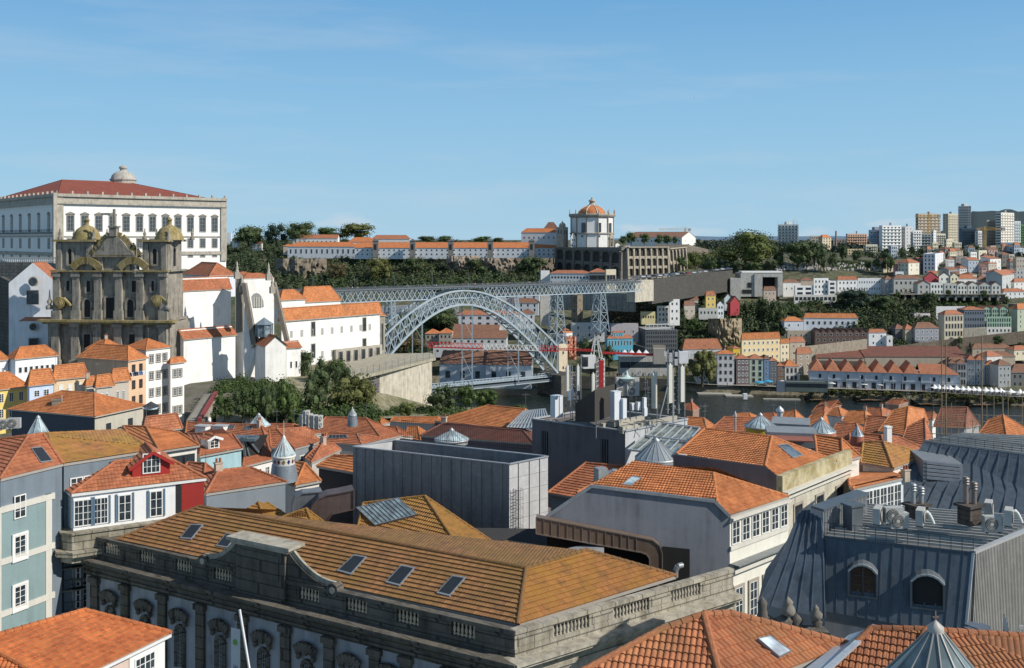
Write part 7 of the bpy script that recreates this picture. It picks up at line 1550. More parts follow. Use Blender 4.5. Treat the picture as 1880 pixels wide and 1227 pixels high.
# ================================================================ antenna building
d0=110.; C=P(1148,792,d0); Lp=Q(977,770,C.z); Rp=Q(1262,770,C.z); E=Lp+(Rp-C); hb=10; t=thing('antenna_building','flat-roofed building with a mauve-grey wall and pale right wall carrying phone antennas','building',C-UP*hb)
nL=V(((C-Lp).y,-(C-Lp).x,0)).normalized(); nL=nL if nL.y<0 else -nL; eL_=(C-Lp).normalized(); eR_=(Rp-C).normalized()
mb=MB(); mb.faces([Lp-UP*hb,C-UP*hb,C,Lp],[(0,1,2,3)]); mb.faces([E-UP*hb,Lp-UP*hb,Lp,E],[(0,1,2,3)]); mb.build('mauve_wall',wall((.2,.175,.18),.5),t); mb=MB(); mb.faces([C-UP*hb,Rp-UP*hb,Rp,C],[(0,1,2,3)]); mb.build('pale_wall',wall((.5,.52,.55),.5),t)  # shade painted into the mauve left wall, sunlight into the pale right wall
mb=MB(); mb.poly([p-UP*.5 for p in(Lp,C,Rp,E)]); mb.build('roof_deck',flat((.12,.11,.1),.9),t); mb=MB()
for p,q in((Lp,C),(C,Rp),(Rp,E),(E,Lp)): mb.bar(p+UP*.05,q+UP*.05,.3,0,.15)
mb.build('coping',flat((.4,.41,.43)),t)
for px in(1000,1110): s=raylen(C,-eL_,px); p=C-eL_*s-UP*4; w_=MB(); w_.pbox(p+nL*.03-eL_*.45,eL_*.9,nL*.03,UP*2.8); [w_.pbox(p+nL*.06-eL_*(.35-k*.3),eL_*.08,nL*.05,UP*2.8,1) for k in range(3)]; w_.build('window',[SHD,flat((.2,.19,.19))],t)
# dark roof shed, beams
mb=MB(); q=[P(1056,775,112),P(1092,775,108),P(1092,716,108),P(1056,741,112)]; mb.extrude(q,V((3.5,6,0))); tag(mb.build('roof_shed',wall((.05,.045,.04),.5),loc=q[0]),'black sloping plant shed on the antenna roof','shed')
for lb,x0,y0,x1,y1,d,h in(('long pale concrete beam along the right edge of the antenna roof',1140,790,1240,769,110,.75),('shorter pale beam in the middle of the antenna roof',1104,783,1180,768,112,.6)):
    p,q=P(x0,y0,d),P(x1,y1,d+8); mb=MB(); mb.bar(p,q,.5,0,h); tag(mb.build('concrete_beam',wall((.4,.38,.32),.5),loc=p),lb,'beam')
PNL=flat((.58,.57,.5),.5,0,.06); MET=flat((.4,.41,.42),.45,.5)
for i,(px,y0,y1,w,lb) in enumerate(((1042,672,718,5,'slim cream antenna panel, leftmost on the antenna roof'),(1061,672,718,5,'slim cream antenna panel, second from the left'),(1089,687,757,6,'tall cream antenna panel behind the black shed'),(1201,684,750,9,'wide cream antenna panel right of the twin fan units'),(1230,670,740,8,'pale green-white antenna panel beside the lattice poles'),(1252,673,738,8,'large cream antenna panel at the far right of the antenna roof'))):
    o=P(px,y1,111+i%2); k=111/F; h=(y1-y0)*k; t=thing('phone_antenna',lb,'antenna',o-UP*2,'phone antennas on the flat roof'); mb=MB(); mb.box(o,w*k,w*k*.6,h,.5); mb.lathe(o+UP*h,[(w*k*.3,0),(w*k*.2,.15),(0,.2)],8); mb.build('panel',PNL,t); mb=MB(); mb.tube(o+V((.35,.2,-3)),o+V((.35,.2,h*1.04)),.05,6); mb.bar(o+UP*h*.2,o+V((.35,.2,h*.2)),.05); mb.bar(o+UP*h*.8,o+V((.35,.2,h*.8)),.05); mb.build('mounting_pole',MET,t)
for px,y0,y1,lb in((1051,672,772,'thin pole between the two left antenna panels'),(1057,674,775,'thin pole left of the black shed'),(1185,690,768,'thin whip aerial pole in front of the river'),(1191,710,775,'short pole with small cameras right of the whip aerial'),(1226,642,760,'tall grey lattice pole, left of three at the right end'),(1236,644,766,'tall grey pole, middle of three at the right end'),(1246,643,760,'tall dark pole, right of three at the right end')):
    o=P(px,y1,112); k=112/F; h=(y1-y0)*k; t=thing('antenna_pole',lb,'pole',o); mb=MB(); r=.09 if y0<660 else .04; mb.tube(o,o+UP*h,r,6); mb.build('pole',MET,t); mb=MB()
    for j in range(int(h/.7)): mb.bar(o+V((-.2,0,.5+j*.7)),o+V((.2,0,.5+j*.7)),.06)
    if y0<660: mb.box(o+UP*h*.78+V((.3,-.1,0)),.35,.25,.7); mb.box(o+UP*h*.9+V((-.3,-.1,0)),.3,.25,.5)
    mb.build('brackets',flat((.55,.55,.55)),t)
mb=MB(); p=P(1210,772,110); q=P(1228,700,111); mb.tube(p,q,.07,6); tag(mb.build('diagonal_strut',MET,loc=p),'diagonal steel strut propping the lattice poles','strut')
mb=MB(); p=P(1255,667,111); mb.box(p,1.,.4,1.3); tag(mb.build('antenna_box',flat((.8,.8,.8)),loc=p),'square white antenna box high on the right pole','antenna')
def cab(px,y0,y1,w,d,label,rot=35,dp=None,louv=True):
    o=P(px,y1,d); k=d/F; h=(y1-y0)*k; W_=w*k*.75; t=thing('equipment_cabinet',label,'cabinet',o); mb=MB(); mb.box(o,W_,W_*.8,h,R(rot)); mb.box(o+UP*h,W_*1.06,W_*.86,.06,R(rot)); mb.build('cabinet_body',flat((.66,.69,.73),.45,0,.08),t)
    if louv:
        c,s=math.cos(R(rot)),math.sin(R(rot)); mb=MB()
        for j in range(5): mb.pbox(o+V((c,s,0))*(W_*.505)+UP*(h*(.62+.05*j))-V((-s,c,0))*W_*.25,V((-s,c,0))*W_*.5,V((c,s,0))*.02,UP*.04)
        mb.build('louvres',flat((.3,.3,.3)),t)
cab(1022,727,766,24,112,'big white equipment cabinet at the left end of the antenna roof'); cab(1130,719,770,20,109,'tall white-blue cabinet in front of the twin fan units'); cab(1145,733,768,12,109,'narrow white cabinet attached right of the tall one',louv=False)
cab(1161,741,753,11,112,'small white junction box left of two under the fans',louv=False); cab(1172,739,753,11,112,'small white junction box right of two under the fans',louv=False); cab(1183,731,750,9,111,'small upper white box by the whip aerial',louv=False); cab(1184,750,764,10,111,'small lower white box by the whip aerial',louv=False); cab(1048,716,735,12,112,'white transmitter box under the two left antenna panels',louv=False)
ac(P(1142,722,113)-UP*.4,12,'left white twin-fan unit raised above the antenna roof',AC2,1.55); ac(P(1161,722,113)-UP*.4,12,'right white twin-fan unit raised above the antenna roof',AC2,1.55)
t=thing('fan_frame','thin steel frame legs carrying the twin-fan units','frame',P(1150,770,113)); mb=MB()
for px in(1136,1148,1156,1168): mb.tube(P(px,770,113),P(px,724,113),.05,5)
mb.build('legs',MET,t)
o=P(1151,697,113); t=thing('star_canopy','pale green star-shaped canopy with a white spike above the fan units','canopy',o); k=113/F; mb=MB(); mb.lathe(o,[(9*k,-3*k),(16*k,3*k),(7*k,5*k),(3*k,8*k),(1*k,15*k),(0,18*k)],8,0,sm=False); mb.build('canopy_roof',flat((.5,.62,.6)),t)
# tower crane with red-white jib behind
d=232.; k=d/F; RD=flat((.5,.03,.03),.55,0,.08); WT=flat((.7,.7,.68),.5); t=thing('tower_crane','red and white tower crane with a lattice jib reaching left across the bridge arch','crane',P(1103,800,d))
def lattice(mb,p,q,w,n,up,m=0,b=.16):
    s=up.cross((q-p).normalized()).normalized(); cs=[up*w,-up*w*.6+s*w,-up*w*.6-s*w]; dv_=(q-p)/n
    for c in cs: mb.bar(p+c,q+c,b,m)
    for i in range(n):
        for c1,c2 in((0,1),(0,2),(1,2)): mb.bar(p+cs[c1]+dv_*i,p+cs[c2]+dv_*(i+.5),b*.55,m); mb.bar(p+cs[c2]+dv_*(i+.5),p+cs[c1]+dv_*(i+1),b*.55,m)
J=lambda px:P(px,634+(px-785)*.032*1.0,d-(1090-px)*.0)
for x0,x1,m_,n in((785,887,RD,13),(887,990,WT,13),(990,1026,RD,5),(1026,1090,RD,8)): mb=MB(); lattice(mb,J(x0),J(x1),.7 if x1<1030 else .25,n,UP,0,.13); mb.build('jib_section',m_,t)
mb=MB(); lattice(mb,P(1103,800,d),P(1103,656,d),.9,16,V((0,-1,0)),0,.25); mb.build('lower_mast',WT,t); mb=MB(); mb.box(P(1104,735,d-1.),1.1,.5,(735-662)*k); mb.build('red_mast_panel',RD,t)
mb=MB(); ap=P(1094,610,d)
for x in(1084,1090,1101,1106): mb.bar(P(x,656,d),ap,.25)
for f_ in(.25,.5,.75): mb.bar(P(1084,656,d).lerp(ap,f_),P(1106,656,d).lerp(ap,f_),.15)
mb.build('apex',WT,t); mb=MB(); mb.bar(P(1106,648,d),P(1225,652,d),.35,0,.5); mb.build('counter_jib',RD,t); mb=MB(); mb.bar(ap,P(1222,650,d),.1); mb.bar(ap,J(900),.08); mb.build('tie_rods',flat((.2,.2,.2)),t)
mb=MB(); mb.box(P(1080,676,d),3.,2.2,(676-652)*k,.2); mb.build('cab',WT,t); mb=MB(); mb.box(P(1074,673,d-1.2),1.4,.4,2.2,.2); mb.build('cab_window',GL,t)
mb=MB(); mb.box(P(1210,668,d),2.8,1.6,3.6); mb.build('counterweight',wall((.35,.32,.28)),t)
# ================================================================ big balustraded stone building in front
DS_SHADE=stone((.16,.145,.125),(.018,.017,.015),.1,.9); LS_SUN=stone((.5,.46,.38),(.09,.08,.065),.15,.9); LS0=stone((.5,.46,.38),(.1,.09,.07),.1,0); BALU_LIT=stone((.62,.52,.38),(.3,.24,.17),0,0)  # dark stone with street-side shade painted in; paler copies for the sunlit side
zp=64.5; MC=Q(945,1158,zp); ML=Q(158,981,zp); MR_=Q(1346,1044,zp); dl=(ML-MC).normalized(); dr_=(MR_-MC).normalized()
nl=V((dl.y,-dl.x,0)).normalized(); nl=nl if nl.y<0 else -nl; nr_=V((dr_.y,-dr_.x,0)).normalized(); nr_=nr_ if nr_.y<0 else -nr_
t,g=pr('monumental dark stone building with a mossy orange-brown roof and balustraded parapet',(214,992),(951,1147),(1240,1058),(366,931),(966,1045),(1075,1011),d=66,rm2=tile((.28,.11,.045),(.47,.2,.07),.8,(.36,.19,.03),.26,.42,.4),rm=tile((.17,.075,.035),(.36,.17,.07),.75,(.22,.13,.03),.26,.42,.6),wl=1.5,slope=.46,group=None,course=.42,step=.1,cor=.26,amp=.05,seg=.5,rr=.17,name='stone_building',cat='building',wmat=DS_SHADE)  # right slope gets a lighter tile copy, sunlight painted into its colour
MT=t; pl=[g['L'],g['C'],g['B']]
for q in ([(352,965),(374,966),(352,993),(331,991)],[(417,981),(437,984),(418,1009),(397,1005)],[(651,1021),(674,1025),(645,1058),(619,1051)],[(738,1040),(763,1045),(734,1079),(708,1072)],[(832,1059),(856,1063),(826,1098),(802,1092)]): roofwin(t,q,pl,.18,flat((.025,.03,.036),.3,0,.3),fr=.14)
def along(o,dr,px): return raylen(o,dr,px)
def facade(o,dr,n,L,openings,dark,bal,extra):
    o=o+UP*(0 if dark is DS_SHADE else .006)
    mb=MB(); m=0
    def seg_(s0,s1,h0,h1,off0,off1,mm=0): mb.pbox(o+dr*s0-UP*h1+n*off0,dr*(s1-s0),n*(off1-off0),UP*(h1-h0),mm)
    seg_(-.02,L,0,.28,-.5,.12); seg_(0,L,1.25,1.75,-.45,.06)
    xs=[0]
    for a_,b_ in openings: xs+=[a_,b_]
    xs.append(L)
    for i in range(0,len(xs),2): seg_(xs[i],xs[i+1],.28,1.25,-.4,0); seg_(xs[i]+.25,xs[i+1]-.25,.45,1.1,0,.05) if xs[i+1]-xs[i]>1 else None
    mb.build('parapet',dark,MT)
    for a_,b_ in openings:
        bm=MB(); k=max(5,int((b_-a_)/.3))
        for i in range(k): bm.lathe(o+dr*(a_+(b_-a_)*(i+.5)/k)-UP*1.25-n*.2,[(.09,0),(.1,.1),(.06,.16),(.12,.38),(.1,.5),(.05,.66),(.09,.8),(.07,.86),(.1,.97)],8)
        bm.build('balustrade',bal,MT)
    mb=MB()
    for h0,h1,o1 in ((1.75,1.95,1.15),(1.95,2.2,.95),(2.2,2.45,.6),(2.45,2.75,.3),(2.75,3.0,.15),(3.0,3.2,.28)): mb.pbox(o-dr*(o1*.55)-UP*h1-n*.4,dr*(L+o1*.55),n*(o1+.4),UP*(h1-h0))
    if dark is DS_SHADE: 
        pass
    mb.build('cornice',dark if dark is DS_SHADE else LS0,MT); mb=MB(); mb.pbox(o-UP*3.45-n*.4,dr*L,n*.45,UP*.25)
    mb.pbox(o-UP*15-n*.42,dr*L,n*.4,UP*11.6,1); mb.build('wall',extra,MT)
LL=(ML-MC).length; OP=[]
for x in (850,748,654,567,408,337,270,205): s=along(MC,dl,x); w_=.95*(1 if x>600 else 1); OP.append((s-w_,s+w_))
facade(MC,dl,nl,LL,OP,DS_SHADE,BALU_LIT,[DS_SHADE,wall((.36,.37,.4),.8)])  # street-side balusters have a bright sunlit yellow painted into their stone
LR=(MR_-MC).length; OPR=[(along(MC,dr_,a_),along(MC,dr_,b_)) for a_,b_ in((1015,1082),(1126,1192),(1231,1286))]
facade(MC,dr_,nr_,LR,OPR,LS_SUN,LS0,[LS0,LS0])
mb=MB()
for x in (912,826,747,690,606,526,447,370,300,232,176):
    s=along(MC,dl,x); mb.pbox(MC+dl*(s-.45)-UP*15+nl*.0,dl*.9,nl*.25,UP*11.6); mb.pbox(MC+dl*(s-.6)-UP*3.9+nl*0,dl*1.2,nl*.4,UP*.45)
mb.build('pilasters',DS_SHADE,MT)
for x in (868,785,717,645,565,485,406,332,268,204):
    s=along(MC,dl,x); c=MC+dl*s+nl*.03; W_=MB(); w_=.45; pts=[c-dl*w_-UP*9,c+dl*w_-UP*9]+[c+dl*w_*math.cos(k*math.pi/8)-UP*(6.1-w_*math.sin(k*math.pi/8)) for k in range(9)]
    W_.faces(pts,[tuple(range(len(pts)))],0); 
    for k in range(1,5): W_.bar(c+dl*(-w_+2*w_*k/5)-UP*9+nl*.04,c+dl*(-w_+2*w_*k/5)-UP*5.8+nl*.04,.035,1)
    for k in range(9): W_.bar(c-dl*w_-UP*(8.8-k*.35)+nl*.04,c+dl*w_-UP*(8.8-k*.35)+nl*.04,.03,1)
    for i in range(2,len(pts)-1): W_.bar(pts[i]+nl*.08,pts[i+1]+nl*.08,.2,2,.25)
    W_.bar(pts[1]+nl*.08,pts[2]+nl*.08,.2,2,.25); W_.bar(pts[-1]+nl*.08,pts[0]+nl*.08,.2,2,.25)
    W_.build('window',[glass((.05,.06,.07),.15),flat((.3,.3,.29)),DS_SHADE],MT)
    hm=MB(); hp=[c+dl*(0.82*math.cos(k*math.pi/8))-UP*(5.0-.5*math.sin(k*math.pi/8)) for k in range(1,8)]; hp=[hp[0]+dl*.2-UP*.1]+hp+[hp[-1]-dl*.2-UP*.1]
    for i in range(len(hp)-1): hm.bar(hp[i]+nl*.3,hp[i+1]+nl*.3,.2,0,.7)
    for sg in(-1,1): hm.lathe(c+dl*sg*.7-UP*5.6+nl*.2,[(.1,0),(.22,.15),(.16,.4),(.24,.6)],8)
    hm.lathe(c-UP*5.25+nl*.15,[(.05,0),(.3,.2),(.36,.45),(.1,.75)],8); hm.build('window_hood',DS_SHADE,MT)
    br_=MB(); br_.bar(c-dl*.9-UP*5.9+nl*.2,c-dl*1.3-UP*5.5+nl*1.9,.05); br_.build('flag_bracket',IRON,MT)
# raised central block with scrolls
mb=MB(); s0,s1=along(MC,dl,527),along(MC,dl,437); 
mb.pbox(MC+dl*s0-UP*1.7-nl*.7,dl*(s1-s0),nl*.95,UP*4.0); mb.pbox(MC+dl*(s0+.6)-UP*.2+nl*.25,dl*(s1-s0-1.2),nl*.08,UP*1.9); mb.build('raised_block',DS_SHADE,MT)
mb=MB(); mb.pbox(MC+dl*(s0-.7)+UP*2.3-nl*1.2,dl*(s1-s0+1.4),nl*1.8,UP*.25); mb.pbox(MC+dl*(s0-.4)+UP*2.05-nl*1.,dl*(s1-s0+.8),nl*1.45,UP*.25); mb.build('block_cornice',LS0,MT)
for sg,sx,xe,hh_ in((-1,s0,612,0),(1,s1,374,0)):
    se=along(MC,dl,xe); pts=[]; n_=12
    for k in range(n_+1):
        u=k/n_; pts.append(MC+dl*(sx+(se-sx)*u)+UP*(2.0*(1-u)**2.2+.15))
    mb=MB(); mb.extrude([MC+dl*se-UP*.3,MC+dl*sx-UP*.3]+pts,nl*-.55); 
    for i in range(n_): mb.bar(pts[i]-nl*.25,pts[i+1]-nl*.25,.22,1,.75)
    mb.tube(MC+dl*se-nl*.6+UP*.0,MC+dl*se+nl*.15+UP*.0,.5,14,0); mb.tube(MC+dl*se-nl*.6,MC+dl*se+nl*.2,.25,10,1); mb.build('scroll',[DS_SHADE,LS0],MT)
mb=MB(); p=P(440,1120,66); q=P(463,1260,63); mb.tube(p,q,.09,8); tag(mb.build('flagpole',flat((.6,.6,.6),.4,.4),loc=p),'bare slanting flagpole in front of the dark stone facade','flagpole')
t=thing('banner','tall white banner with a green emblem and dark letters hanging on the dark facade','banner',P(432,1160,66)); p0,p1=P(424,1152,66),P(441,1156,65.6); mb=MB(); mb.faces([p0,p1,p1-UP*4.5,p0-UP*4.5],[(0,1,2,3)]); mb.build('cloth',flat((.62,.64,.66),.9,0,.05),t)
mb=MB(); c=p0.lerp(p1,.5)-UP*.9+V((-.03,-.05,0)); e=(p1-p0).normalized()
for k in range(6): a_=k*math.pi/3; mb.faces([c,c+(e*math.cos(a_)+UP*math.sin(a_))*.16,c+(e*math.cos(a_+.5)+UP*math.sin(a_+.5))*.24,c+(e*math.cos(a_+1)+UP*math.sin(a_+1))*.16],[(0,1,2,3)])
mb.build('emblem',flat((.15,.45,.08),.8),t)
fc=bpy.data.curves.new('lettering','FONT'); fc.body='CADE'; fc.size=.5; f0=bpy.data.objects.new('l',fc); COL.objects.link(f0); bpy.context.view_layer.update(); fm=bpy.data.meshes.new_from_object(f0); bpy.data.objects.remove(f0); fo=bpy.data.objects.new('lettering',fm); COL.objects.link(fo); fo.parent=t; fo.location=p0.lerp(p1,.8)-UP*3.7+V((-.05,-.08,0))-V(t['_o']); fo.rotation_euler=(R(90),R(-90),math.atan2(e.y,e.x)); fm.materials.append(flat((.03,.05,.15)))
# back wings of the big roof
MW='mossy back roofs of the stone building'
MM=tile((.25,.11,.04),(.42,.2,.06),.75,(.32,.18,.025),.26,.36,.5)
t,g=pr('big mossy back roof carrying a large sloped glass panel',(650,1000),(882,1066),(925,1010),(667,925),(780,912),None,d=77,rm=MM,wmat=DS_SHADE,wl=.5,group=MW,cor=.26,amp=.04,slope=.6,name='roof_wing',cat='roof')
roofwin(t,[(655,935),(733,917),(768,948),(690,968)],[g['L'],g['C'],g['B']],.25,glass((.16,.2,.2),.2),'glass_panel',bars=9,fr=.04)
pr('small mossy hipped roof tucked behind the main ridge, right of the grey box foot',(840,1045),(1002,1076),(1025,1040),(862,1016),(930,996),None,d=77,rm=MM,wmat=DS_SHADE,wl=.5,group=MW,cor=.26,amp=.04,name='roof_wing',cat='roof')
pr('mossy hipped roof at the left end behind the main ridge, with a shaded right slope',(360,958),(500,987),(545,960),(392,914),(468,909),None,d=89,rm=MM,wmat=DS_SHADE,wl=.6,group=MW,cor=.26,amp=.04,name='roof_wing',cat='roof')
pr('smaller mossy hipped roof next right behind the main ridge',(490,985),(592,1006),(628,985),(520,950),(562,935),None,d=85,rm=MM,wmat=DS_SHADE,wl=.6,group=MW,cor=.26,amp=.04,name='roof_wing',cat='roof')
# dark yards between the roofs
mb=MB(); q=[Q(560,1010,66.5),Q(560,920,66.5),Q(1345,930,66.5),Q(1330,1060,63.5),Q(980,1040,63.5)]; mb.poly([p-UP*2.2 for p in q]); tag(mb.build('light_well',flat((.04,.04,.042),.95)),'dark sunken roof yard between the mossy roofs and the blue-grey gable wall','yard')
# ================================================================ blue-grey gable building
BG=wall((.21,.225,.26),.6)
t,g=pr('blue-grey gabled building with an orange ribbed roof and white window band',(1060,905),(1316,922),(1447,912),(1165,852),(1310,870),None,d=80.5,rm='O',wmat=wall((.7,.66,.56),.3),wl=.3,slope=.5,group=None,e2=(1340,947),cor=.26,amp=.04,name='house')
C=g['C']; Rr=g['R']; ef=(Rr-C).normalized(); nf=V((ef.y,-ef.x,0)).normalized(); nf=nf if nf.y<0 else -nf; sdl=-(nf) 
# side wall plane: from e2 corner running to the far left
C2=P(1340,948,80.5); sd2=(Q(1000,1010,C2.z-3)-V((C2.x,C2.y,C2.z-3))); sd2.z=0; sd2.normalize(); n2=V((sd2.y,-sd2.x,0)); n2=n2 if n2.y<0 else -n2
W=lambda x,y:rayplane(x,y,C2,n2)
mb=MB(); mb.poly([W(1004,948),W(1086,892),W(1312,920),W(1340,948),W(1340,1130),W(1004,1130)]); mb.build('gable_wall',BG,t)
mb=MB(); 
for p,q in(((1004,948),(1086,892)),((1086,892),(1312,920)),((1312,920),(1340,948))): mb.bar(W(*p)+n2*.1,W(*q)+n2*.1,.14,0,.25)
mb.build('verge_trim',zinc((.3,.33,.36)),t)
roofwin(t,[(1160,876),(1178,878),(1158,893),(1142,891)],[W(1086,892)+UP*.3,W(1312,920)+UP*.3,g['B']],.1,glass((.2,.25,.27)))
FL=(Rr-C2).length; CW=wall((.72,.7,.62),.3)
mb=MB(); mb.faces([C2-UP*16,Rr-UP*16,Rr-UP*.1,C2-UP*.1],[(0,1,2,3)]); mb.faces([Rr-UP*16,Rr-UP*.1,Rr-nf*9-UP*.1,Rr-nf*9-UP*16],[(0,1,2,3)]); mb.build('front_wall',CW,t)
mb=MB(); mb.pbox(C2-UP*2.8+nf*.01,ef*FL,nf*.12,UP*.35); mb.pbox(C2-UP*4.6+nf*.01,ef*FL,nf*.5,UP*.35); mb.pbox(C2-UP*.35+nf*.01,ef*FL,nf*.35,UP*.2); mb.build('stone_bands',wall((.62,.6,.54),.3),t)
for i in range(6): window(t,C2+ef*FL*(.09+.165*i)-UP*2.4+nf*.02,nf,1.15,1.95,'W6')
for i in range(4): window(t,C2+ef*FL*(.14+.24*i)-UP*9+nf*.02,nf,1.1,3.0,'SL')
mb=MB(); mb.pbox(C2-UP*3.95+nf*.02,ef*FL,nf*.9,UP*.1); mb.build('ledge_roof',zinc((.22,.24,.25)),t)
# brown metal duct in the yard
t=thing('roof_duct','long brown metal air duct bending down against the blue-grey gable wall','duct',P(1200,1070,68)); mb=MB(); k_=n2*.9; out=[(985,944),(1178,982),(1197,986),(1209,996),(1214,1010),(1214,1068),(1191,1068),(1191,1020),(1186,1012),(1176,1008),(985,974)]
mb.extrude([W(*p)+k_ for p in out],-n2*.85); mb.build('duct_body',zinc((.2,.145,.11),.5,.3,.8),t); mb=MB()
for i in range(len(out)): mb.bar(W(*out[i])+n2*.93,W(*out[(i+1)%len(out)])+n2*.93,.09)
for i in range(1,14): x=985+i*14; mb.bar(W(x,944+(x-985)*.197)+n2*.93,W(x,975+(x-985)*.178)+n2*.93,.05)
mb.build('joints',zinc((.24,.2,.17)),t)
mb=MB(); mb.extrude([W(*p)+n2*.1 for p in ((1004,978),(1190,1012),(1190,1085),(1004,1085))],-n2*.08); mb.extrude([W(*p)+n2*.12 for p in ((1217,1003),(1266,1008),(1266,1085),(1217,1085))],-n2*.1); tag(mb.build('wall_opening',flat((.015,.015,.016),.95),loc=W(1100,1060)),'dark openings in the blue-grey gable wall under the brown duct','opening')
mb=MB(); mb.box(P(1076,1020,80),2.4,1.6,.6,.6); tag(mb.build('air_handling_box',zinc((.4,.42,.45)),loc=P(1082,1016,66)),'flat light grey metal housing in the dark yard under the brown duct','duct')
mb=MB(); pp=[P(1240,1060,78),P(1240,1048,78),P(1244,1040,78),P(1252,1038,78.3)]; mb.path(pp,.22,10); tag(mb.build('vent_pipe',zinc((.5,.52,.53),.3,.6,.2),loc=pp[0]),'bent silver vent pipe near the end of the balustraded parapet','pipe')
# ribbed roof behind + zinc cone + vents
t,g=pr('red ribbed roof with metal vents between the grey box and the zinc cone',(1006,905),(1120,925),(1170,905),(1075,851),(1152,858),None,d=97,rm='R',col=(.3,.33,.36),wl=4,slope=.4)
t=thing('metal_vent','square metal extractor with bent silver pipes on the red ribbed roof','vent',P(1103,885,95)); mb=MB(); mb.box(P(1103,885,95),1.0,1.0,1.35,.4); mb.build('extractor_box',zinc((.35,.38,.4)),t); mb=MB(); mb.path([P(1108,875,95),P(1124,866,95),P(1133,866,95),P(1138,874,95)],.26,10); mb.path([P(1127,890,94),P(1127,878,94)],.2,8); mb.build('pipe',zinc((.6,.6,.6),.25,.7,.2),t)
glasscone('large zinc cone lantern with a wide flared drum beside the orange roofs',1205,877,808,76,98,drum=36,ribs=20,gm=zinc((.33,.37,.4),.35,.4),drm=zinc((.3,.33,.35)))
t=thing('glass_roof','sloping glazed roof panels beside the pale wall of the antenna building','glass roof',P(1200,830,100)); q=[P(1152,828,103),P(1240,838,97),P(1285,788,106),P(1215,778,110)]; mb=MB(); mb.poly(q); mb.build('glazing',glass((.12,.14,.13),.12),t); mb=MB()
for i in range(6): mb.bar(q[0].lerp(q[1],i/5)+UP*.1,q[3].lerp(q[2],i/5)+UP*.1,.12)
for i in range(3): mb.bar(q[0].lerp(q[3],i/2)+UP*.12,q[1].lerp(q[2],i/2)+UP*.12,.16)
mb.build('bars',flat((.5,.52,.53),.4,.3),t)
# ================================================================ orange ribbed roof to the right, cream stone front
t,g=pr('bright orange ribbed roof with a long roof window and mauve side wall',(1242,834),(1405,857),(1535,847),(1294,788),(1417,803),None,d=90,rm='O',wmat=MAUV,wl=.3,slope=.45,e2=(1434,880),cor=.28,amp=.04)
C2=P(1434,881,90); sd2=V((-1,.62,0)).normalized(); n2=V((sd2.y,-sd2.x,0)); n2=n2 if n2.y<0 else -n2; W=lambda x,y:rayplane(x,y,C2,n2)
mb=MB(); mb.poly([W(1236,835),W(1405,857),W(1434,881),W(1434,960),W(1236,960)]); mb.build('side_wall',MAUV,t)
roofwin(t,[(1427,819),(1445,817),(1474,838),(1455,843)],[g['C'],g['R'],g['B']],.15,glass((.06,.08,.1)))
t=house('cream stone front with a mossy flat parapet panel and three arched windows',1430,1434,1562,905,1100,89,th=42,wmat=stone((.62,.58,.48),(.25,.22,.17),0,0),roof='flat',hid=8,zb=60,name='house')[0]
C=P(1434,905,89); b=V((math.sin(R(42)),math.cos(R(42)),0)); a=V((-math.cos(R(42)),math.sin(R(42)),0)); Bl=raylen(C,b,1562)
mb=MB(); mb.pbox(C-a*.15,b*Bl,a*.6,UP*1.5); mb.build('parapet_panel',stone((.55,.48,.3),(.25,.2,.12),.6,0),t); mb=MB(); mb.pbox(C-UP*.1+a*-.7,b*Bl,a*.7,UP*.2); mb.pbox(C-UP*.7-a*.3,b*Bl,a*.3,UP*.2); mb.build('cornice',wall((.6,.58,.52),.3),t)
for s in(.22,.52,.82): window(t,C+b*Bl*s-UP*3.6,-a,1.5,1.9,'SLd')
t,g=pr('orange mossy roof over a glazed white gallery, with a white dormer',(1560,893),(1566,899),(1662,877),(1552,838),(1586,832),(1632,846),d=94,rm='O',wmat=wall((.55,.6,.62),.2),wl=6,slope=.42,wn=(1,0,6),sty='W6',ws=1.3,hs=2.4,zt=.35,wh=2.6)
mb=MB(); o=rayplane(1563,862,g['C'],plane_axes([g['C'],g['R'],g['B']])[0]); mb.box(o-UP*.5,1.6,2,1.9,R(-30)); d_=mb.build('dormer',wall((.75,.76,.75),.2),t)
t,g=pr('ochre mossy roof sloping down to the blue-slate mansard',(1580,850),(1640,860),(1700,838),(1585,812),(1622,812),(1692,832),d=102,rm='M',col=(.75,.72,.66),wl=9,slope=.42)
RR=[('ribbed red roof strip left of the small zinc cone',(1500,836),(1548,846),(1580,838),(1496,800),(1545,806),None,100,'O','x'),('low red roof with a tall white chimney',(1562,830),(1630,842),(1695,823),(1560,796),(1618,800),(1650,803),112,'R','w')]
for lb,a1,a2,a3,a4,a5,a6,d,rm,_ in RR: t,g=pr(lb,a1,a2,a3,a4,a5,a6,d=d,rm=rm,col=(.7,.68,.62),wl=7)
t=thing('chimney','tall plain white chimney on the low red roof','chimney',P(1630,818,110)); mb=MB(); mb.box(P(1630,818,110),.62,.6,2.0,.3); mb.box(P(1630,818,110)+UP*2,.75,.72,.12,.3); mb.build('stack',wall((.8,.8,.78),.2),t)
glasscone('glass cone lantern with a yellow band, beside the river roofs',1396,805,762,56,118,drum=10,band=(12,flat((.55,.36,.04),.6)),ribs=18)
glasscone('glass cone lantern on a red rendered drum',1508,812,770,50,114,drum=20,drm=wall((.42,.15,.09),.4),ribs=18)
glasscone('tiny grey cone lantern on a ribbed red drum',1574,808,783,22,112,drum=8,drm=wall((.4,.13,.08),.4),ribs=10)
mb=MB(); p=P(1412,802,108); mb.box(P(1452,806,109),4.6,3,.12,-.2); tag(mb.build('canopy_roof',wall((.28,.1,.07),.4),loc=p),'flat rusty-red canopy right of the yellow-banded lantern','canopy')
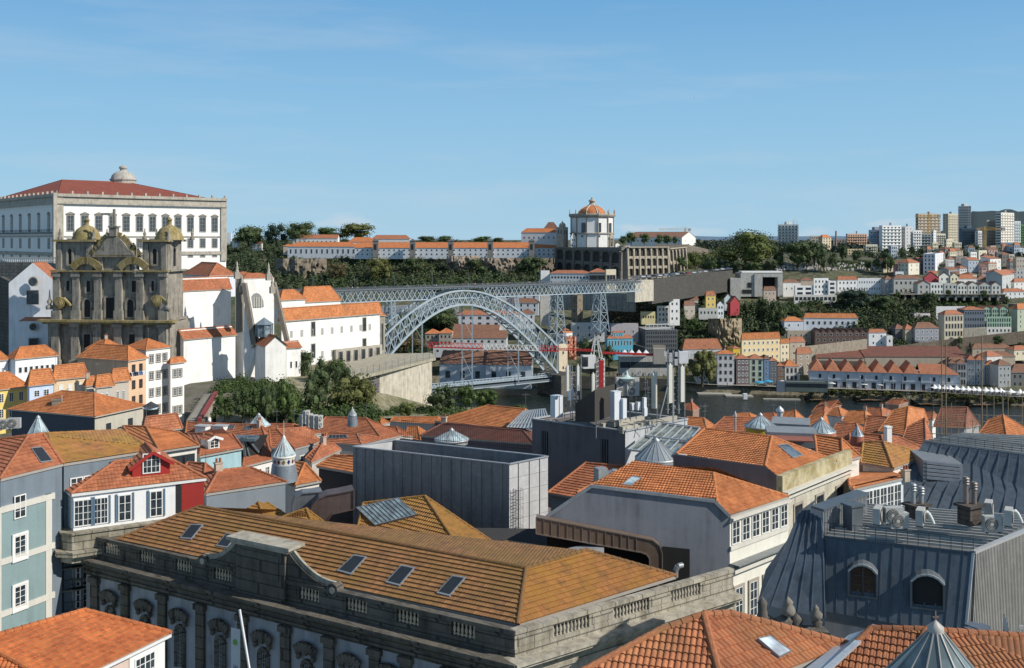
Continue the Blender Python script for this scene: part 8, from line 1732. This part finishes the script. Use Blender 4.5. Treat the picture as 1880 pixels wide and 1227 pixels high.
mb=MB(); mb.box(P(1452,815,112),5.4,4,1.6,-.2); mb.box(P(1452,790,125),4.6,5,1.2,-.3); tag(mb.build('plant_room',wall((.22,.25,.28),.4),loc=P(1452,815,112)),'grey flat-roofed plant room behind the rusty canopy','plant room')
for px,py,l in((1350,795,'thin white vent pipe on the long brown-red roof'),(1432,790,'fat silver chimney cowl behind the yellow-banded lantern')):
    mb=MB(); o=P(px,py,125 if px<1400 else 130); r=.12 if px<1400 else .35; mb.tube(o,o+UP*(2. if px<1400 else 2.4),r,10); mb.lathe(o+UP*(2. if px<1400 else 2.4),[(r*1.5,0),(r*1.5,.3),(0,.8)],10); tag(mb.build('vent_pipe',flat((.6,.6,.6),.35,.4),loc=o),l,'pipe')
# roofs towards the river
RV=[((1300,793),(1440,800),(1480,790),(1330,766),(1420,768),None,175,'R','long brown-red roof with little ridge caps above the orange ribbed roof'),((1250,790),(1300,795),(1318,786),(1262,766),(1292,768),None,190,'O','orange roof right below the antenna building'),((1258,752),(1272,755),(1284,750),(1256,744),(1270,738),None,300,'R','small red roof peeping out beside the last antenna panel'),
((1430,775),(1462,782),(1482,773),(1440,757),(1460,753),None,265,'O','orange river roof left of the silver cowl'),((1466,790),(1500,798),(1524,785),(1490,762),(1515,757),None,215,'O','orange gabled roof left of the glass cone on the red drum'),((1490,757),(1512,761),(1527,754),(1500,745),(1515,744),None,290,'R','small red roof nearest the water, left of the white dormered one'),
((1518,762),(1545,766),(1560,757),(1528,750),(1540,748),None,280,'O','second orange roof by the water above the glass cone'),((1500,747),(1524,750),(1545,744),(1508,739),(1538,735),None,300,'R','red roof with a white wall standing against the river'),((1545,775),(1590,780),(1606,768),(1556,756),(1588,753),None,240,'O','orange roof in the middle of the river-side cluster'),
((1522,800),(1580,806),(1600,795),(1536,778),(1572,778),None,190,'R','broad red roof behind the glass cone on the red drum'),((1585,795),(1640,803),(1662,786),(1592,764),(1628,766),None,180,'R','red roof left of the roof with two dark windows'),((1582,762),(1620,766),(1640,756),(1592,750),(1618,748),None,262,'R','low red roof on the river side behind the dark courtyard'),
((1612,792),(1662,800),(1705,778),(1640,754),(1668,747),(1696,752),170,'O','bright orange roof with two small dark chimneys near the scaffolding'),((1625,741),(1650,744),(1668,738),(1636,734),(1660,733),None,300,'R','separate red roof sticking out into the river view'),((1655,812),(1700,820),(1712,806),(1664,786),(1698,768),None,160,'R','red gabled roof with white double windows below, left of the scaffolding'),
((1795,800),(1850,812),(1905,800),(1815,772),(1842,762),None,185,'O','orange roof behind the mansard terrace at the right edge'),((1690,768),(1712,771),(1722,764),(1694,758),(1714,756),None,250,'R','small red roof tucked left of the scaffolded steep roof'),((1440,795),(1470,800),(1490,795),(1448,782),(1468,782),None,200,'R','low red roof right of the silver cowl'),
((1385,770),(1425,774),(1440,768),(1395,760),(1420,758),None,290,'R','low red roof at the water left of the cluster'),((1340,770),(1382,772),(1395,766),(1350,760),(1375,758),None,290,'O','low orange roof at the water, second left of the cluster'),((1530,822),(1580,828),(1600,818),(1540,806),(1575,804),None,130,'R','red roof around the tiny cone lantern'),((1690,835),(1730,838),(1760,826),(1700,815),(1728,812),None,118,'B','brown shaded roof directly left of the blue-slate mansard')]
for a1,a2,a3,a4,a5,a6,d,rm,lb in RV:
    t,g=pr(lb,a1,a2,a3,a4,a5,a6,d=d,rm=rm,col=[(.55,.5,.42),(.75,.73,.7),(.3,.2,.15)][len(lb)%3],wl=9,step=.09,course=.5,group='orange roofs between the old town and the river',wn=(1,2,2) if d<200 else (0,0,0),sty='6W',zt=.5,over=.97,slope=.5)
t,g=pr('steep brown scaffolded roof with a grey gable wall near the river',(1715,783),(1772,786),(1800,780),(1728,748),(1776,748),None,d=215,rm='B',wmat=wall((.4,.4,.4),.5),wl=14,slope=1.3,group=None)
t=thing('scaffolding','thin rusty scaffolding with tall poles around the steep brown roof','scaffolding',P(1760,800,205)); mb=MB()
for x in range(1708,1880,13): mb.bar(P(x,800,205),P(x,rnd.choice([700,740,765,775,640 if x in(1734,1799) else 770]),205),.1)
for y in(760,772,784,796): mb.bar(P(1708,y,205),P(1878,y+4,205),.09)
for x in range(1708,1860,26): mb.bar(P(x,796,205),P(x+13,762,205),.08)
for x,y in ((1729,622),(1737,628),(1803,618),(1841,718)): mb.tube(P(x,800,205),P(x,y,205),.12,5)
mb.build('poles',flat((.28,.22,.14),.7),t)
# ================================================================ blue-slate mansards on the right
MZ=zinc((.075,.1,.128),.55,.12,.8); MZ2=zinc((.12,.14,.16),.55,.15,.6)
d1=109; A=P(1697,810,d1); zt2=A.z; Bq=Q(1910,838,zt2); Tb=Q(1765,797,zt2); Tc=Q(1910,803,zt2); A2=P(1622,938,98); B2=P(1910,985,92.5)
t=thing('mansard_building','large blue-slate mansard roof with a boxed louvre dormer at the right edge','building',V((A2.x,A2.y,A2.z-4))); mb=MB()
mid=A.lerp(A2,.55)+V((.4,.3,0)); midb=Bq.lerp(B2,.55)+V((.3,.3,0)); mb.poly([A,mid,midb,Bq]); mb.poly([mid,A2,B2,midb]); mb.poly([A,Tb,Tb-UP*8+V((-4,3,0)),A2,mid]); mb.build('mansard_slope',MZ,t); mb=MB()
for i in range(13): s=i/12; mb.bar(A.lerp(Bq,s),mid.lerp(midb,s),.1,0,.08); mb.bar(mid.lerp(midb,s),A2.lerp(B2,s),.1,0,.08)
mb.build('seams',MZ,t); mb=MB(); mb.poly([A,Bq,Tc,Tb]); mb.build('roof_deck',zinc((.3,.3,.29)),t); mb=MB()
for i in range(9): s=i/8; mb.bar(A.lerp(Tb,s)+UP*.08,Bq.lerp(Tc,s)+UP*.08,.1,0,.14)
mb.bar(A,Bq,.18); mb.build('standing_ribs',zinc((.42,.42,.4)),t); mb=MB()
for i in range(14): p=A.lerp(Bq,i/13); mb.bar(p,p+UP*.9,.03)
mb.bar(A+UP*.9,Bq+UP*.9,.03); mb.bar(A+UP*.5,Bq+UP*.5,.02); mb.build('railing',IRON,t)
mb=MB(); q=[P(1695,845,102.6),P(1768,853,101.6),P(1768,893,101.),P(1695,887,102.)]; v=V((.7,5.5,.0)); mb.extrude(q,v); mb.build('dormer_box',zinc((.2,.22,.24),.6,.2),t); mb=MB(); c0_=sum(q,V((0,0,0)))/4; qi=[c0_+(p-c0_)*.84+V((0,-.02,0)) for p in q]; mb.poly(qi,0)
for k in range(5): mb.bar(qi[0].lerp(qi[3],k/5)+V((0,-.05,0)),qi[1].lerp(qi[2],k/5)+V((0,-.05,0)),.07,1,.28)
mb.build('louvres',[SHD,wall((.42,.42,.44),.5)],t)
d1=58; A=P(1787,1015,d1); zt1=A.z; B=Q(1513,985,zt1); Tb=Q(1600,925,zt1); Tc=Q(1915,948,zt1); Rt=Q(1905,966,zt1); A2=P(1772,1168,56.6); B2=P(1513,1122,59.6)
t=thing('mansard_building','nearest blue-slate mansard building with two arched dormers and a ribbed roof terrace','building',V((A2.x,A2.y,A2.z-4))); MB1=t
mb=MB(); mb.poly([B,A,A2,B2]); mb.poly([B2,A2,A2-UP*.6,B2-UP*.6]); 
T0,T1=P(1470,937,63.5),P(1508,936,62.6); L0,L1=P(1391,1108,59.),P(1515,1136,57.2); m0,m1=P(1430,1030,60.6),P(1512,1030,59.6)
mb.poly([T0,T1,m1,m0]); mb.poly([m0,m1,L1,L0]); mb.poly([T1,B,B2,L1,m1]); mb.poly([T0,m0,L0,L0+V((2,6,0)),T0+V((2,3,0))]); mb.build('mansard_slope',MZ,t); mb=MB()
for i in range(13): s=(i+.2)/13; mb.bar(B.lerp(A,s),B2.lerp(A2,s),.07,0,.08)
for i in range(6): s=i/5; mb.bar(T0.lerp(T1,s),m0.lerp(m1,s),.06,0,.07); mb.bar(m0.lerp(m1,s),L0.lerp(L1,s),.06,0,.07)
mb.bar(B,A,.14,0,.1); mb.build('seams',MZ,t)
mb=MB(); A3=A2-UP*5; Rb=V((Rt.x,Rt.y,A3.z)); mb.poly([A,Rt,Rb,A3]); e=(Rt-A); n3=V((e.y,-e.x,0)).normalized(); n3=n3 if n3.y<0 else -n3
for i in range(44): s=(i+.5)/44; mb.pbox(A3.lerp(Rb,s)*1.0+n3*.02,V((e.x,e.y,0)).normalized()*.11,n3*.12,A.lerp(Rt,s)-A3.lerp(Rb,s))
mb.build('ribbed_cladding',zinc((.3,.29,.27),.6,.1,.8),t); mb=MB(); mb.bar(A,A2,.14,0,.14); mb.bar(A+UP*.03,Rt+UP*.03,.3,0,.16); mb.build('edge_trim',flat((.5,.5,.5),.4,.3),t)
mb=MB(); mb.poly([B,A,Rt,Tc,Tb]); mb.build('roof_deck',zinc((.22,.22,.21),.6),t); mb=MB()
for i in range(1,15): s=i/15; mb.bar(B.lerp(Tb,s)+UP*.06,A.lerp(Tc,s)+UP*.06,.1,0,.16)
mb.build('standing_ribs',zinc((.42,.42,.4),.5,.2,.4),t); mb=MB()
for i in range(15): p=B.lerp(A,i/14); mb.bar(p,p+UP*.85,.025)
mb.bar(B+UP*.85,A+UP*.85,.025); mb.bar(B+UP*.45,A+UP*.45,.02); mb.build('railing',IRON,t)
n4=plane_axes([B,A,A2])[0]
for x0,x1,y0,y1,op in((1560,1608,1036,1090,0),(1675,1731,1054,1112,1)):
    q0,q1=rayplane(x0,y1,B,n4),rayplane(x1,y1+4,B,n4); ee=(q1-q0); ee.z=0; w_=ee.length; ee.normalize(); fn=V((ee.y,-ee.x,0)); fn=fn if fn.y<0 else -fn; h=(y1-y0)/F*q0.y; q0=q0+fn*.15; q1=q0+ee*w_
    pts=[q0,q1,q1+UP*h*.76]+[q0+ee*w_*(1-k/6)+UP*h*(.76+.24*math.sin(math.pi*k/6)**.7) for k in range(1,6)]+[q0+UP*h*.76]
    mb=MB(); n_=len(pts); c_=(q0+q1)/2+UP*h*.45
    for i in range(n_): j=(i+1)%n_; po,qo=c_+(pts[i]-c_)*1.15,c_+(pts[j]-c_)*1.15; mb.faces([pts[i],pts[j],qo,po,pts[i]-fn*2.2,pts[j]-fn*2.2,qo-fn*2.2,po-fn*2.2],[(0,1,2,3),(3,2,6,7),(0,4,5,1)])
    dm=mb.build('dormer',MZ2,t); mb=MB()
    for i in range(2,n_-1): mb.bar(c_+(pts[i]-c_)*1.1+fn*.04,c_+(pts[i+1]-c_)*1.1+fn*.04,.12,0,.1)
    mb.build('dormer_trim',flat((.5,.52,.52),.35,.3),dm); mb=MB(); mb.poly([p-fn*.18 for p in pts],0)
    if not op:
        mb.bar((q0+q1)/2-fn*.15,(q0+q1)/2+UP*h-fn*.15,.1,1)
        for s in(0,1): mb.bar(q0+ee*w_*s-fn*.15,q0+ee*w_*s+UP*h*.75-fn*.15,.12,1)
        for s in(.35,.65): mb.bar(q0+UP*h*s-fn*.16,q1+UP*h*s-fn*.16,.05,1)
    mb.build('window',[glass((.02,.012,.01),.04) if not op else SHD,flat((.06,.05,.05))],dm)
mb=MB(); w0,w1=L0+V((.5,1.5,0)),A2+V((0,.6,0)); mb.faces([B2-UP*5,A2-UP*5,A2-UP*.5,B2-UP*.5],[(0,1,2,3)]); mb.faces([L0-UP*6,L1-UP*6,L1,L0],[(0,1,2,3)]); mb.faces([L1-UP*6,B2-UP*6,B2,L1],[(0,1,2,3)]); mb.build('lower_wall',wall((.3,.3,.31),.5),t)
# carved stone crest and urns at the left foot
t=thing('carved_crest','dark weathered carved stone crest with urns at the left foot of the mansard','sculpture',P(1445,1150,56)); o=P(1445,1158,56); k=56/F
mb=MB()
for x,y,w_,h_ in((1400,1135,18,48),(1412,1160,24,40),(1437,1160,40,40),(1462,1160,26,42),(1500,1155,20,28)): q=P(x,y+8,56); mb.lathe(q,[(w_*k*.5,0),(w_*k*.6,h_*k*.25),(w_*k*.42,h_*k*.5),(w_*k*.5,h_*k*.75),(w_*k*.2,h_*k*.9),(0,h_*k)],10,sy=.7)
mb.pbox(P(1392,1175,56),V((122*k,-.9,0)),V((0,.9,0)),UP*.75); mb.build('carving',stone((.16,.145,.125),(.015,.014,.012),.0,0),t); mb=MB()
q=P(1447,1128,55.8); mb.lathe(q,[(12*k,0),(14*k,3*k),(13*k,10*k),(8*k,18*k),(10*k,22*k),(0,33*k)],6); q=P(1498,1140,55.8); mb.lathe(q,[(5*k,0),(11*k,6*k),(12*k,13*k),(5*k,20*k),(6*k,23*k),(0,30*k)],12); mb.build('urn',stone((.3,.27,.23),(.06,.05,.045)),t)
# grey corrugated housing, chimneys and units on the terrace
t=thing('roof_housing','grey corrugated metal housing with dark lid at the left of the roof terrace','housing',P(1550,975,62)); mb=MB(); p0=P(1510,985,62); p1=P(1592,955,66); e=(p1-p0); e.z=0; mb.pbox(p0,e,V((-.5,.9,0)),UP*1.55)
nn=V((e.y,-e.x,0)).normalized(); nn=nn if nn.y<0 else -nn
for i in range(30): mb.pbox(p0+e*(i/30)+nn*.0,e.normalized()*.07,nn*.06,UP*1.55)
mb.build('corrugated_side',zinc((.34,.36,.38)),t); mb=MB(); mb.pbox(p0+UP*1.56-nn*-.1,e*1.02,V((-.5,.9,0))*1.05,UP*.12); mb.build('lid',zinc((.12,.14,.16)),t)
mb=MB(); mb.box(P(1566,972,62.5),.85,.8,1.5,.4); mb.box(P(1566,972,62.5)+UP*1.5,1.1,1.,.12,.4); tag(mb.build('metal_cowl',zinc((.12,.14,.16)),loc=P(1566,965,62.5)),'dark capped metal cowl beside the corrugated housing','cowl')
for x,yb,yt,lb,d in((1683,950,893,'brick chimney with two short steel flues on the roof terrace',62),(1780,962,876,'blackened brick chimney with one long and one short steel flue',60.5)):
    o=P(x,yb,d); k=d/F; t=thing('chimney',lb,'chimney',o); mb=MB(); mb.box(o,1.05,.9,(yb-yt)*k*.38,.5); mb.box(o+UP*(yb-yt)*k*.38,1.4,1.2,.14,.5); mb.build('stack',stone((.12,.095,.08),(.02,.018,.015),0,.3),t)
    for dx,hh_ in((-.22,1.),(.28,.75)): mb=MB(); z=(yb-yt)*k*.38+.14; q=o+V((dx,0,z)); H_=(yb-yt)*k*.62*hh_-.1; mb.tube(q,q+UP*H_*.7,.15,12); [mb.lathe(q+UP*(H_*.7+j*.16),[(.17,0),(.22,.02),(.22,.07),(.15,.1),(.15,.16)],12) for j in range(3)]; mb.build('flue',zinc((.25,.2,.17) if x>1700 else (.36,.36,.36),.5,.4,.4),t)
for x,y,r_,lb in((1612,962,60,'dark-backed air conditioner, leftmost on the mansard terrace'),(1650,972,5,'white air conditioner with its fan facing the camera in the middle of the terrace'),(1640,962,5,'white air conditioner just behind the middle one'),(1690,965,60,'dark-backed air conditioner next to the brick chimney'),(1822,978,0,'white air conditioner at the right of the terrace, fan facing the camera'),(1815,950,60,'white air conditioner behind the blackened chimney'),(1852,965,60,'rightmost dark-backed air conditioner with a white curved hose')):
    ac(P(x,y,59.5 if y>960 else 62),r_,lb,None,1.15)
for x,y,lb in((1700,962,'curved white hose by the terrace air conditioner'),(1862,960,'curved white hose at the right edge of the terrace')):
    mb=MB(); pp=[P(x-14+28*i/8,y-22*math.sin(math.pi*i/8),59.3) for i in range(9)]; mb.path(pp,.11,8); tag(mb.build('hose',flat((.7,.7,.68)),loc=pp[0]),lb,'hose')
# ================================================================ nearest roofs
NT_=tile((.3,.1,.045),(.55,.21,.09),.3,(.38,.26,.1),.24,.42,.5)
t,g=pr('nearest orange tile roof at the bottom with ribbed tiles and a steel roof window',(1060,1240),(1330,1275),(1560,1185),(1210,1160),(1292,1130),(1340,1128),d=37,rm=NT_,col=(.6,.58,.52),wl=8,slope=.45,group=None,cor=.24,amp=.055,course=.42,step=.06,seg=.42,rr=.16)
roofwin(t,[(1388,1178),(1412,1173),(1450,1201),(1428,1212)],[g['C'],g['R'],g['B']],.2,glass((.3,.34,.38),.1),fr=.06)
t,g=pr('brown-orange roof at the bottom right around the big glass cone',(1490,1262),(1640,1290),(1940,1240),(1600,1156),(1700,1158),(1905,1172),d=37.5,rm=tile((.22,.075,.035),(.42,.16,.065),.3,(.5,.3,.12),.24,.42,.5),col=(.5,.5,.48),wl=8,slope=.4,group=None,cor=.24,amp=.05,course=.42,seg=.42,rr=.15)
t=thing('zinc_gutter','wide weathered pale zinc valley gutter between the two nearest roofs','gutter',P(1530,1200,40)); mb=MB(); q=[P(1470,1240,37.5),P(1515,1240,37),P(1607,1156,42.5),P(1560,1170,43)]; mb.extrude(q,V((0,0,.12))); mb.bar(q[1]+UP*.15,q[2]+UP*.15,.22,0,.12); mb.build('zinc_sheet',zinc((.42,.46,.5),.4,.3,.5),t)
t,o,z,h,rr=glasscone('big faceted glass cone with pale glazing bars at the bottom right corner',1718,1262,1152,190,34,drum=0,ribs=14,gm=glass((.1,.13,.135),.12),rm_=flat((.4,.37,.34),.5))
mb=MB(); mb.bar(o+UP*(z+h),o+UP*(z+h+.55),.03); mb.bar(o+UP*(z+h+.35)-V((.1,0,0)),o+UP*(z+h+.35)+V((.1,0,0)),.03); mb.lathe(o+UP*(z+h-.1),[(.09,0),(.05,.15),(0,.3)],8); mb.build('finial',flat((.3,.18,.12)),t)
t=thing('satellite_dish','round white satellite dish seen from the side near the right edge','dish',P(1845,1180,44)); o=P(1843,1155,44); mb=MB(); 
vs=[]; ax=V((.93,-.3,.2)).normalized(); u=ax.orthogonal().normalized(); w=ax.cross(u)
for j in range(5):
    r_=.62*j/4
    for i in range(20): a_=6.2832*i/20; vs.append(o+ax*(r_*r_*.4)+u*r_*math.cos(a_)+w*r_*math.sin(a_))
mb.faces(vs,[(j*20+i,j*20+(i+1)%20,(j+1)*20+(i+1)%20,(j+1)*20+i) for j in range(4) for i in range(20)],0,True); mb.build('reflector',flat((.62,.6,.58),.5,0,.05),t); mb=MB(); mb.tube(o,o+V((-.1,0,-.9)),.04,6); mb.tube(o-w*.5,o+ax*.75,.02,5); mb.box(o+ax*.72-UP*.05,.14,.12,.14); mb.build('arm',flat((.4,.4,.4)),t)
t=thing('chimney','small dark zinc chimney with round white vents beside the satellite dish','chimney',P(1795,1188,43)); o=P(1795,1200,42); mb=MB(); mb.box(o,.85,.7,1.0,.25); mb.build('stack',zinc((.1,.1,.12)),t); mb=MB(); mb.box(o+UP*1.,1.1,.45,.12,.5); mb.box(o+UP*1.05,.5,.9,.1,.5); mb.build('cap',zinc((.15,.17,.2)),t)
for dx in(-.2,.22): mb=MB(); q=o+V((dx,-.4,.55)); mb.tube(q,q-V((0,.1,0)),.07,10); mb.build('vent',flat((.6,.6,.6)),t)
t,g=pr('nearest orange roof at the bottom left with a white gutter and patched pink wall',(-220,1270),(110,1262),(313,1163),(-90,1190),(-40,1178),(155,1122),d=50,rm=tile((.42,.11,.035),(.66,.22,.07),.12,(.4,.2,.1),.24,.4,.5),wmat=wall((.62,.48,.42),.9),wl=8,slope=.5,group=None,cor=.24,amp=.045,seg=.45,rr=.16,course=.42,step=.05,over=.95)
mb=MB(); mb.bar(g['C']-UP*.12,g['R']-UP*.12,.16,0,.16); mb.build('gutter',flat((.7,.7,.7)),t)
I=g['I']; e=(I[2]-I[1]).normalized(); n5=V((e.y,-e.x,0)); n5=n5 if n5.y<0 else -n5; Lg=(I[2]-I[1]).length
window(t,I[2]-e*1.5-UP*2.3+n5*.03,n5,1.5,1.9,'W'); mb=MB(); mb.pbox(I[2]-e*2.6-UP*6+n5*.01,e*2.6,n5*.04,UP*5.9); mb.build('white_strip',wall((.75,.75,.73),.3),t)

# aerials, pots and wires over the old roofs
r=random.Random(21)
def aer():
    mb=MB(); mb.tube((0,0,0),(0,0,2.6),.03,5); mb.bar((-.6,0,2.3),(.6,0,2.3),.03)
    for i in range(6): mb.bar((-.55+i*.22,-.3,2.3),(-.55+i*.22,.3,2.3),.02)
    mb.bar((-.3,.2,1.8),(.3,-.2,1.8),.03); o=mb.build('x',flat((.25,.25,.25),.5,.5)); m=o.data; bpy.data.objects.remove(o); return m
AM=aer()
def pot():
    mb=MB(); mb.box((0,0,0),.7,.5,1.1); mb.box((0,0,1.1),.85,.65,.1)
    for x in(-.18,.18): mb.lathe((x,0,1.2),[(.13,0),(.11,.35),(.15,.4),(0,.42)],8,1)
    o=mb.build('x',[wall((.5,.42,.34),.7),flat((.35,.13,.07))]); m=o.data; bpy.data.objects.remove(o); return m
PMh=pot(); k=0
for o in list(bpy.data.objects):
    if o.name.split('.')[0]!='roof' or not o.parent or o.parent.get('group') not in (RAF,'orange roofs between the old town and the river',HG): continue
    me=o.data; best=max((v.co for v in me.vertices),key=lambda c:c.z); p=V(o['_o'])+V(best)
    k+=1
    if k%5==4: continue
    q=bpy.data.objects.new('roof_aerial' if k%3 else 'chimney_pot',AM if k%3 else PMh); COL.objects.link(q); q.location=p-UP*(.15 if k%3 else .55); q.rotation_euler=(0,0,r.random()*3)
    if k%3: tag(q,'thin television aerial standing on the ridge of an old orange roof','aerial','television aerials on the old town ridges')
    else: tag(q,'small rendered chimney with two clay pots on an orange roof ridge','chimney','clay-potted chimneys on the old town ridges')
